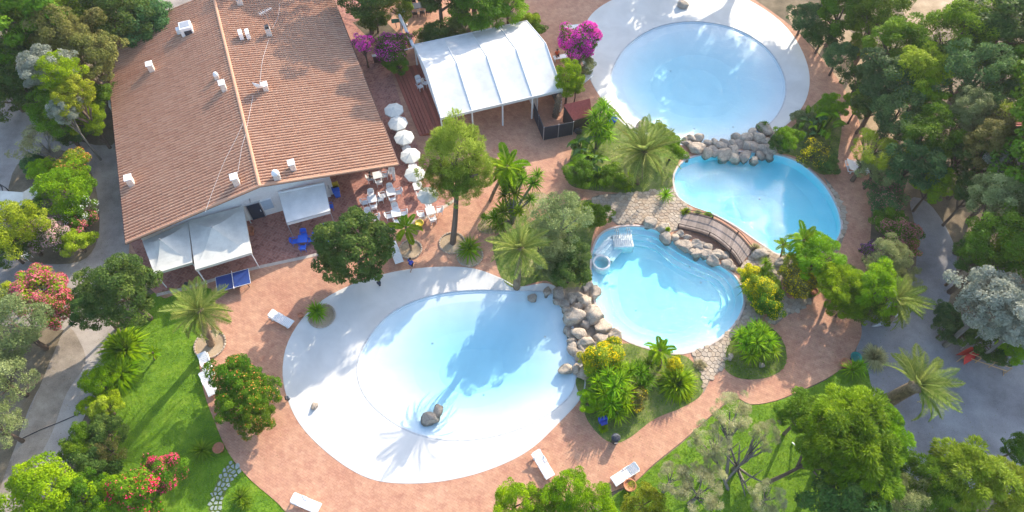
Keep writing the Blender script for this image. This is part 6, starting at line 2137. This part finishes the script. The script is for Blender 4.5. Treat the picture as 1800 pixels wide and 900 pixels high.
# ---- tent surroundings
P('bougainvillea','shrub','mid',1020,72,31,3.4,'big magenta bougainvillea beside the upper pool','bougainvillea',flower='magenta',fdens=2.4, kz=1.0)
P('shrub','fine','olive',1020,110,24,1.8,'dull green bush below the big magenta bougainvillea','shrub')
P('shrub','fine','lime',998,138,26,3.4,'bright lime bush at the right corner of the tent','shrub', kz=1.2)
P('shrub','shrub','yell',1012,152,16,2.2,'yellow green bush above the small red roofed shed','shrub')
P('shrub','shrub','lime',932,40,18,2.0,'lime bush at the back corner of the tent','shrub')
P('shrub','shrub','mid',945,52,14,1.6,'small green bush behind the tent right of the lime one','shrub')
P('bougainvillea','shrub','dark',690,86,30,2.6,'dark purple red bougainvillea at the end of the timber deck','bougainvillea',flower='magenta',fdens=.7)
P('bougainvillea','sparse','dark',638,76,20,3.2,'crimson bougainvillea creeping over the roof edge','bougainvillea',flower='magenta',fdens=.8)
P('shrub','shrub','mid',700,112,20,1.4,'dark leaved shrub at the foot of the purple bougainvillea','shrub')
P('shrub','shrub','mid',660,34,22,1.8,'green shrub beside the iron railing at the top','shrub')
P('shrub','fine','mid',700,10,28,3.0,'leafy shrub at the top edge beside the overhead beam','shrub')
P('broadleaf_tree','broad','dark',640,-10,44,5,'dark tree at the top edge beside the roof')
P('hedge_shrub','shrub','dark',770,62,30,1.3,'dark hedge behind the tent, left part','shrub')
P('hedge_shrub','shrub','dark',815,48,28,1.4,'dark hedge behind the tent, middle part','shrub')
P('broadleaf_tree','fern','mid',845,2,52,5.0,'green tree at the top edge behind the tent')
P('broadleaf_tree','fern','lime',892,0,38,4.6,'sunlit tree at the top edge behind the tent right corner')
P('broadleaf_tree','broad','dark',770,-22,48,5.5,'dark tree at the top edge above the dining table')
# ---- right upper hedge
P('hedge_shrub','shrub','blue',1415,30,26,2.4,'dark hedge shrub at the top right rim of the upper terrace','shrub')
P('hedge_shrub','shrub','dark',1448,62,26,2.4,'dark hedge shrub just below the top rim of the right terrace','shrub')
P('hedge_shrub','shrub','blue',1475,98,26,2.6,'dark hedge shrub opposite the right side of the upper pool','shrub')
P('hedge_shrub','shrub','dark',1512,138,28,2.8,'dark hedge shrub above the lime bush on the right terrace','shrub')
P('shrub','fern','lime',1525,50,25,4.0,'bright lime crown among the dark hedge at the upper right','shrub')
P('broadleaf_tree','broad','mid',1482,18,39,4.6,'green tree at the top edge right of the upper pool')
P('broadleaf_tree','fine','mid',1550,22,49,6.5,'light green tree at the top edge left of the sandy path')
P('broadleaf_tree','fern','mid',1580,76,47,7.0,'light green tree beside the sandy path at the upper right')
P('broadleaf_tree','fern','yell',1616,120,43,7.5,'yellow green sunlit tree below the sandy path')
P('broadleaf_tree','fern','lime',1626,165,34,6.5,'lime green crown below the yellow green sunlit tree')
P('broadleaf_tree','broad','blue',1565,140,49,6.0,'dark bluish tree in the middle of the upper right trees')
P('broadleaf_tree','fine','blue',1580,196,47,5.5,'dark bluish tree below the middle of the upper right trees')
P('broadleaf_tree','broad','dark',1536,182,32,4,'dark green tree at the inner edge of the upper right trees')
P('shrub','shrub','yell',1516,82,19,2.6,'yellowish shrub in the dry gap of the upper right trees','shrub')
P('broadleaf_tree','fine','mid',1690,60,64,8.5,'huge dark hazy tree at the top right, left one')
P('broadleaf_tree','broad','dark',1765,48,66,9,'huge dark hazy tree at the top right corner')
P('broadleaf_tree','fine','blue',1720,130,61,8,'dark hazy tree below the huge corner tree')
P('broadleaf_tree','broad','mid',1785,130,48,8,'dark hazy tree at the right edge below the corner tree')
P('broadleaf_tree','fine','dark',1655,110,40,6.5,'dark tree at the right side of the sandy path')
P('broadleaf_tree','fine','yell',1768,200,22,4,'yellow green small crown beside the red ribbed roof')
P('shrub','fern','lime',1514,176,21,3.2,'bright lime bush overhanging the right terrace near the banana plants','shrub')
# ---- right middle
P('willow_tree','wisp','yell',1534,262,46,4.4,'pale willowy yellow green tree over the white loungers', kz=.8)
P('willow_tree','fine','olive',1546,292,32,3.2,'dusty lower part crown of the willowy trees','tree')
P('broadleaf_tree','fern','mid',1640,232,50,6.0,'sunlit green tree right of the pale willowy tree')
P('broadleaf_tree','fern','blue',1608,285,45,5.0,'dark green tree between the willowy tree and the gravel drive')
P('broadleaf_tree','dense','olive',1708,196,40,7.5,'rounded olive green tree right of the sunlit green tree')
P('broadleaf_tree','dense','brown',1752,250,48,7.5,'large brownish olive tree left of the red ribbed roof', kz=.9)
P('broadleaf_tree','dense','silver',1792,290,46,7.5,'greyish sunlit tree at the right edge below the red roof', kz=.9)
P('broadleaf_tree','broad','dark',1700,270,42,5.5,'dark tree in the gap below the rounded olive green tree')
P('broadleaf_tree','dense','olive',1770,352,53,7.5,'large rounded olive tree on the right above the big dark tree')
P('broadleaf_tree','dense','mid',1762,425,57,7.5,'very large dark green tree at the right, above the silvery tree')
P('broadleaf_tree','dense','yell',1795,430,42,7.5,'sunlit yellowish tree at the right edge in the middle')
P('shrub','fern','lime',1645,322,28,4,'bright lime crown at the top of the gravel drive','shrub')
P('broadleaf_tree','broad','dark',1712,335,31,5,'dark tree at the right of the gravel drive entrance')
P('broadleaf_tree','broad','dark',1715,450,32,4.5,'dark tree overhanging the middle of the gravel drive')
P('poplar_tree','dense','silver',1752,532,62,7.0,'silvery white leaved tree above the orange barrier', bark='grey_bark')
P('poplar_tree','dense','silver',1798,570,44,6.0,'second silvery tree at the right edge', bark='grey_bark')
P('shrub','shrub','blue',1664,552,20,1.6,'round bluish bush beside the gravel drive left of the silvery tree','shrub')
P('shrub','shrub','blue',1662,580,20,1.4,'second round bluish bush below the first at the gravel drive','shrub')
P('shrub','shrub','dark',1700,585,26,1.2,'dark low shrub in the shade behind the red tarpaulin','shrub')
P('shrub','shrub','dark',1745,612,26,1.2,'dark low shrub behind the orange barrier','shrub')
P('shrub','fern','lime',1790,612,24,2.6,'sunlit lime bush at the right edge behind the barrier','shrub')
P('oleander','shrub','blue',1556,330,26,1.8,'dusty oleander with dull pink flowers beside the right terrace','oleander',flower='dusty',fdens=.7)
P('oleander','shrub','blue',1562,362,28,1.8,'dark oleander with few dull flowers left of the gravel drive','oleander',flower='dusty',fdens=.3)
P('shrub','shrub','mid',1560,385,26,1.6,'green hedge between the dusty oleanders and the rosy one','shrub')
P('oleander','shrub','mid',1578,414,32,2.0,'rosy oleander with many coral flowers beside the gravel drive','oleander',flower='dusty',fdens=1.3)
P('oleander','shrub','mid',1594,428,20,1.8,'small coral flowered oleander at the drive edge','oleander',flower='pink',fdens=.9)
P('bougainvillea','shrub','dark',1530,440,16,1.6,'small purple bougainvillea at the right terrace edge','bougainvillea',flower='purple',fdens=.8)
P('olive_tree','olive','olive',1562,452,36,3.2,'grey green feathery tree below the rosy oleander')
P('olive_tree','wisp','olive',1590,478,28,2.6,'pale wispy bush at the drive edge below the grey green tree','shrub')
P('broadleaf_tree','fern','lime',1440,452,38,3.0,'lime feathery tree at the right end of the upper middle pool')
P('broadleaf_tree','fern','lime',1478,498,36,3.0,'lime feathery tree overhanging the right terrace')
P('broadleaf_tree','fern','lime',1545,506,42,3.4,'lime feathery tree beside the right palm')
P('shrub','fern','lime',1486,536,26,2.0,'lower lime bush at the right terrace','shrub')
P('shrub','shrub','mid',1530,545,26,1.6,'dark green shrub under the lime trees near the canoe','shrub')
P('flowering_bush','shrub','yell',1545,538,12,1.0,'small yellow flowered plant near the canoe','flowering bush',flower='yellow',fdens=1)
# ---- yellow flowers and beds at the pools
P('flowering_bush','shrub','yell',1338,508,26,1.2,'yellow flowered bush right of the stepped pool','flowering bush',flower='yellow',fdens=.5)
P('flowering_bush','shrub','yell',1318,482,16,1.0,'golden yellow flowered bush at the right foot of the footbridge','flowering bush',flower='yellow',fdens=1.2)
P('flowering_bush','shrub','mid',1352,535,26,1.1,'greenish yellow flowered bush below the first yellow one','flowering bush',flower='yellow',fdens=.35)
P('flowering_bush','dense','brown',1404,496,26,1.4,'round dark bush with yellow flowers beside the small pale pot','flowering bush',flower='yellow',fdens=.7)
P('flowering_bush','shrub','yell',1424,496,13,1.1,'golden flowered half of the round bush beside the pale pot','flowering bush',flower='yellow',fdens=1.4)
P('flowering_bush','shrub','yell',1392,466,20,1.4,'yellowish flowered shrub below the pale lime palm','flowering bush',flower='yellow',fdens=.4)
P('flowering_bush','shrub','yell',1062,632,34,1.3,'bright yellow flowered bush below the boulder heap','flowering bush',flower='yellow',fdens=.65)
P('flowering_bush','shrub','yell',1038,634,18,1.0,'yellow flowered bush at the lower left tip of the boulder heap','flowering bush',flower='yellow',fdens=.8)
P('shrub','shrub','lime',1034,705,18,.9,'lime shrub at the left edge of the yucca bed','shrub')
P('flowering_bush','shrub','brown',1118,700,20,.8,'low dull bush with few yellow flowers inside the yucca bed','flowering bush',flower='yellow',fdens=.25)
P('flowering_bush','shrub','yell',1186,640,14,1.2,'small yellow flowered bush above the fountain grass','flowering bush',flower='yellow',fdens=1.0)
P('shrub','shrub','lime',1385,244,22,1.5,'lime bush at the right end of the upper boulder row','shrub')
P('shrub','shrub','dark',1372,252,18,1.2,'dark bush at the right end of the upper boulder row','shrub')
P('flowering_bush','shrub','brown',1430,272,24,1.0,'dark bush with few yellow flowers below the banana plants','flowering bush',flower='yellow',fdens=.5)
P('shrub','shrub','olive',1410,210,18,.9,'dusty shrub between the upper pool and the banana plants','shrub')
P('shrub','shrub','dark',1458,290,18,.9,'dark low shrub at the lower tip of the banana bed','shrub')
P('shrub','fern','lime',1462,188,24,1.8,'lime leafy shrub at the top of the banana bed','shrub')
# ---- bottom centre and right
P('broadleaf_tree','fine','lime',905,884,40,3.4,'lime green feathery tree at the bottom edge, leftmost of the three')
P('broadleaf_tree','fine','lime',1000,866,40,3.6,'lime green feathery tree at the bottom edge below the lounger')
P('broadleaf_tree','fine','lime',1048,892,40,3.2,'lime green feathery tree at the bottom edge right of the middle one')
P('broadleaf_tree','fine','mid',955,892,34,3.0,'mid green feathery crown at the bottom edge between the lime trees')
P('shrub','fine','yell',1132,884,34,2.0,'yellowish bush at the bottom edge below the clay pot','shrub')
P('tamarisk_tree','wisp','tam',1282,722,38,4.6,'pale wispy tamarisk at the lawn edge below the terrace bend', bark='grey_bark', lean=(.5,-3.0))
P('tamarisk_tree','wisp','tam',1246,772,34,4.2,'pale wispy tamarisk crown left of the bare fan of branches', bark='grey_bark', lean=(2.0,-2.2))
P('tamarisk_tree','wisp','tam',1348,762,28,4.0,'pale wispy tamarisk crown right of the bare fan of branches', bark='grey_bark', lean=(-2.2,-2.2))
P('tamarisk_tree','wisp','tam',1182,842,34,3.4,'pale wispy tamarisk on the lower lawn left of the others', bark='grey_bark')
P('tamarisk_tree','wisp','tam',1232,862,42,3.6,'greyish wispy tamarisk at the bottom edge in the middle of the lawn', bark='grey_bark')
P('tamarisk_tree','wisp','tam',1250,822,26,3.4,'small wispy crown just left of the bare fan of branches', bark='grey_bark')
P('tamarisk_tree','wisp','tam',1352,874,34,3.2,'greyish wispy tamarisk at the bottom edge below the trestle', bark='grey_bark')
P('fern_tree','fern','fernl',1500,772,70,6.2,'huge lush green tree filling the lower right beside the gravel yard', kz=.85, extra=[(1490,728,50,6.4,.7,'lime'),(1525,820,60,5.6,.8,'fernl'),(1560,775,38,5.6,.8,'lime'),(1455,770,40,5.6,.8,'fernl'),(1550,735,30,6.0,.7,'lime')])
P('fern_tree','fern','mid',1415,726,38,4.4,'lush green crown at the terrace bend left of the huge tree')
P('fern_tree','fern','mid',1452,795,44,5.2,'lush green crown above the white trestle', lean=(-2.4,-.6))
P('pine_tree','fern','yell',1700,835,60,5,'sunlit yellowish tree along the bottom of the gravel yard')
P('pine_tree','fern','mid',1640,848,44,4.4,'green tree left of the sunlit yellowish one at the bottom')
P('pine_tree','olive','olive',1600,880,46,4,'olive green tree at the bottom edge below the cone lamp')
P('pine_tree','fern','yell',1772,858,48,4.2,'yellowish tree at the bottom right corner')
P('shrub','shrub','mid',1790,790,24,2,'green bush at the right edge of the gravel yard','shrub')
P('shrub','fern','lime',1670,892,34,2.6,'bright lime bush at the bottom edge below the green tree','shrub')
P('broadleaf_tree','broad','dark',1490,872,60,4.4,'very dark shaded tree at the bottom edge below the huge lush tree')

# bare multi-stemmed trunk in the lower lawn
p = at(1290, 826)
o = empty('bare_trunk', (p.x, p.y, 0)); tag(o, 'bare fan of grey branches rising from one stump on the lower lawn', 'tree')
m = MB()
m.tube([(0, 0, 0), (.05, .05, .5), (.1, .1, .8)], [.24, .18, .15], 8)
m.build('trunk', M['grey_bark'], o, True)
for (tx, ty, h_) in ((1278, 768, 4.0), (1300, 782, 3.6), (1332, 788, 3.6), (1318, 868, 2.6), (1345, 850, 2.6), (1272, 795, 3.2), (1310, 872, 1.8)):
    t_ = at(tx, ty, h_) - p
    m = MB().tube([(.05, .05, .6), Vector((t_.x * .45, t_.y * .45, .6 + (h_ - .6) * .42)) + Vector((.1, -.1, 0)), t_], [.11, .08, .03], 6)
    q_ = Vector((t_.x * .6, t_.y * .6, .6 + (h_ - .6) * .58))
    m.tube([q_, q_ + Vector((.5, .3, .8))], [.05, .015], 5)
    m.build('branch', M['grey_bark'], o, True)

# ---- trees standing above the frame that shade the upper terrace and the roof
for i, (x, y, h_, r_, lab) in enumerate([
   (-4, 63, 10.5, 3.6, 'tall tree beyond the top edge behind the tent'), (-10, 70, 11, 4.5, 'tall tree beyond the top edge above the roof'), (-19, 76, 11, 4.5, 'tall tree beyond the top edge above the roof ridge'),
   (17, 85, 12, 5, 'tall tree beyond the top edge above the upper pool, left'), (20, 78, 11, 4, 'tall tree beyond the top edge above the upper pool, smaller one'), (24, 81, 12, 5.5, 'tall tree beyond the top edge above the upper pool, second'),
   (31.5, 77, 12, 5.5, 'tall tree beyond the top edge above the upper pool, third'), (39, 72, 12, 5.5, 'tall tree beyond the top edge near the sandy path'), (35, 66, 10.5, 4, 'tall tree beyond the top edge just left of the sandy path'),
   (45, 40, 12, 5.5, 'tall tree beyond the right edge behind the silvery trees'), (50, 33, 12, 5.5, 'tall tree beyond the right edge behind the barrier'), (47, 26, 11, 5, 'tall tree beyond the right edge of the gravel yard'), (53, 45, 12, 6, 'tall tree beyond the right edge below the red roof'), (41, 34, 9, 4, 'tree just beyond the right edge behind the barrier')]):
    root = empty('broadleaf_tree', (x, y, 0)); tag(root, lab, 'tree', 'trees beyond the top edge')
    link('trunk', trunk_mesh(i % 3, 'bark'), None, root, None, None, (r_, r_, h_))
    slot(link('crown', crown_mesh('broad', i % 3, 'mid'), None, root, (0, 0, h_), (0, 0, i * 1.7), (r_, r_, r_ * .9)), 'mid')

# ---------------------------------------------------------------- lawn grass (uncountable)
def grass(outl, n, seed, name, hmul=1.0, z0=.012):
    rg = np.random.default_rng(seed)
    xs = np.array([p.x for p in outl]); ys = np.array([p.y for p in outl])
    q = rg.uniform([xs.min(), ys.min()], [xs.max(), ys.max()], size=(n, 2))
    c = np.zeros(n, bool)
    for i in range(len(xs)):
        j = (i + 1) % len(xs)
        cond = (ys[i] > q[:, 1]) != (ys[j] > q[:, 1])
        with np.errstate(divide='ignore', invalid='ignore'):
            xx = xs[i] + (xs[j] - xs[i]) * (q[:, 1] - ys[i]) / (ys[j] - ys[i])
        c ^= cond & (q[:, 0] < xx)
    q = q[c]; k = len(q)
    T = unit(rg.normal(size=(k, 3)) * .55 + np.array([0, 0, 1.0]))
    B = unit(np.cross(T, rg.normal(size=(k, 3))))
    h_ = .11 * rg.uniform(.5, 1.3, k) * hmul
    Pp = np.concatenate([q, np.full((k, 1), .0)], 1) + T * (h_ / 2)[:, None] + np.array([0, 0, z0])
    me = quads_mesh(name, Pp, T, B, h_, np.full(k, .035), rg.uniform(0, 1, k))
    me.materials.append(L['grass'])
    o = link(name, me); o['kind'] = 'stuff'
grass(lawn_l, 70000, 1, 'lawn_grass')
grass(lawn_r, 70000, 2, 'lawn_grass')
for i, b in enumerate(beds):
    o_ = gp(b, k=4)
    grass([Vector((p.x, p.y, 0)) for p in o_], 5000, 10 + i, 'bed_grass', 1.6, TZ + .01)

# fallen leaves scattered over the paving, roads and decks
rgl = np.random.default_rng(5)
cand = []
for (x, y, sx, sy, n_) in ((640, 500, 90, 40, 120), (800, 420, 80, 40, 160), (880, 400, 60, 50, 160), (430, 760, 60, 40, 120), (1000, 800, 120, 40, 160), (1200, 740, 80, 40, 140), (1420, 600, 70, 50, 200), (1500, 400, 30, 120, 260), (1480, 200, 40, 80, 220),
                           (1620, 520, 60, 120, 300), (1660, 760, 90, 60, 200), (190, 380, 25, 100, 200), (120, 640, 60, 100, 350), (60, 470, 80, 30, 150), (900, 230, 80, 30, 120), (1100, 100, 60, 60, 40), (560, 620, 50, 80, 60), (950, 560, 60, 60, 0)):
    for _ in range(n_):
        p = at(rgl.normal(x, sx), rgl.normal(y, sy))
        if any(inside((p.x, p.y), h) for h in (P2, P3, P4, P1)): continue
        cand.append((p.x, p.y, TZ + .03))
P_ = np.array(cand); k = len(P_)
nn_ = unit(rgl.normal(size=(k, 3)) * .25 + np.array([0, 0, 1.0])); T_ = unit(np.cross(nn_, rgl.normal(size=(k, 3)))); B_ = np.cross(nn_, T_)
l_ = rgl.uniform(.05, .10, k)
me = quads_mesh('fallen_leaves', P_, T_, B_, l_, l_ * .55, rgl.uniform(0, 1, k)); me.materials.append(L['brown'])
link('fallen_leaves', me)['kind'] = 'stuff'
# ---------------------------------------------------------------- summer haze
hz = MB().box((0, 125, 24.9), (840, 790, 57.2)).build('haze', None)
hm = NT('haze')
pv = hm.n('ShaderNodeVolumePrincipled', Color=(0.93, 0.95, 1.0), Density=HAZE, Anisotropy=0.2)
hm.t.links.new(pv.outputs[0], hm.out.inputs['Volume'])
hm.m.cycles.homogeneous_volume = True
hz.data.materials.append(hm.m)
hz['kind'] = 'stuff'
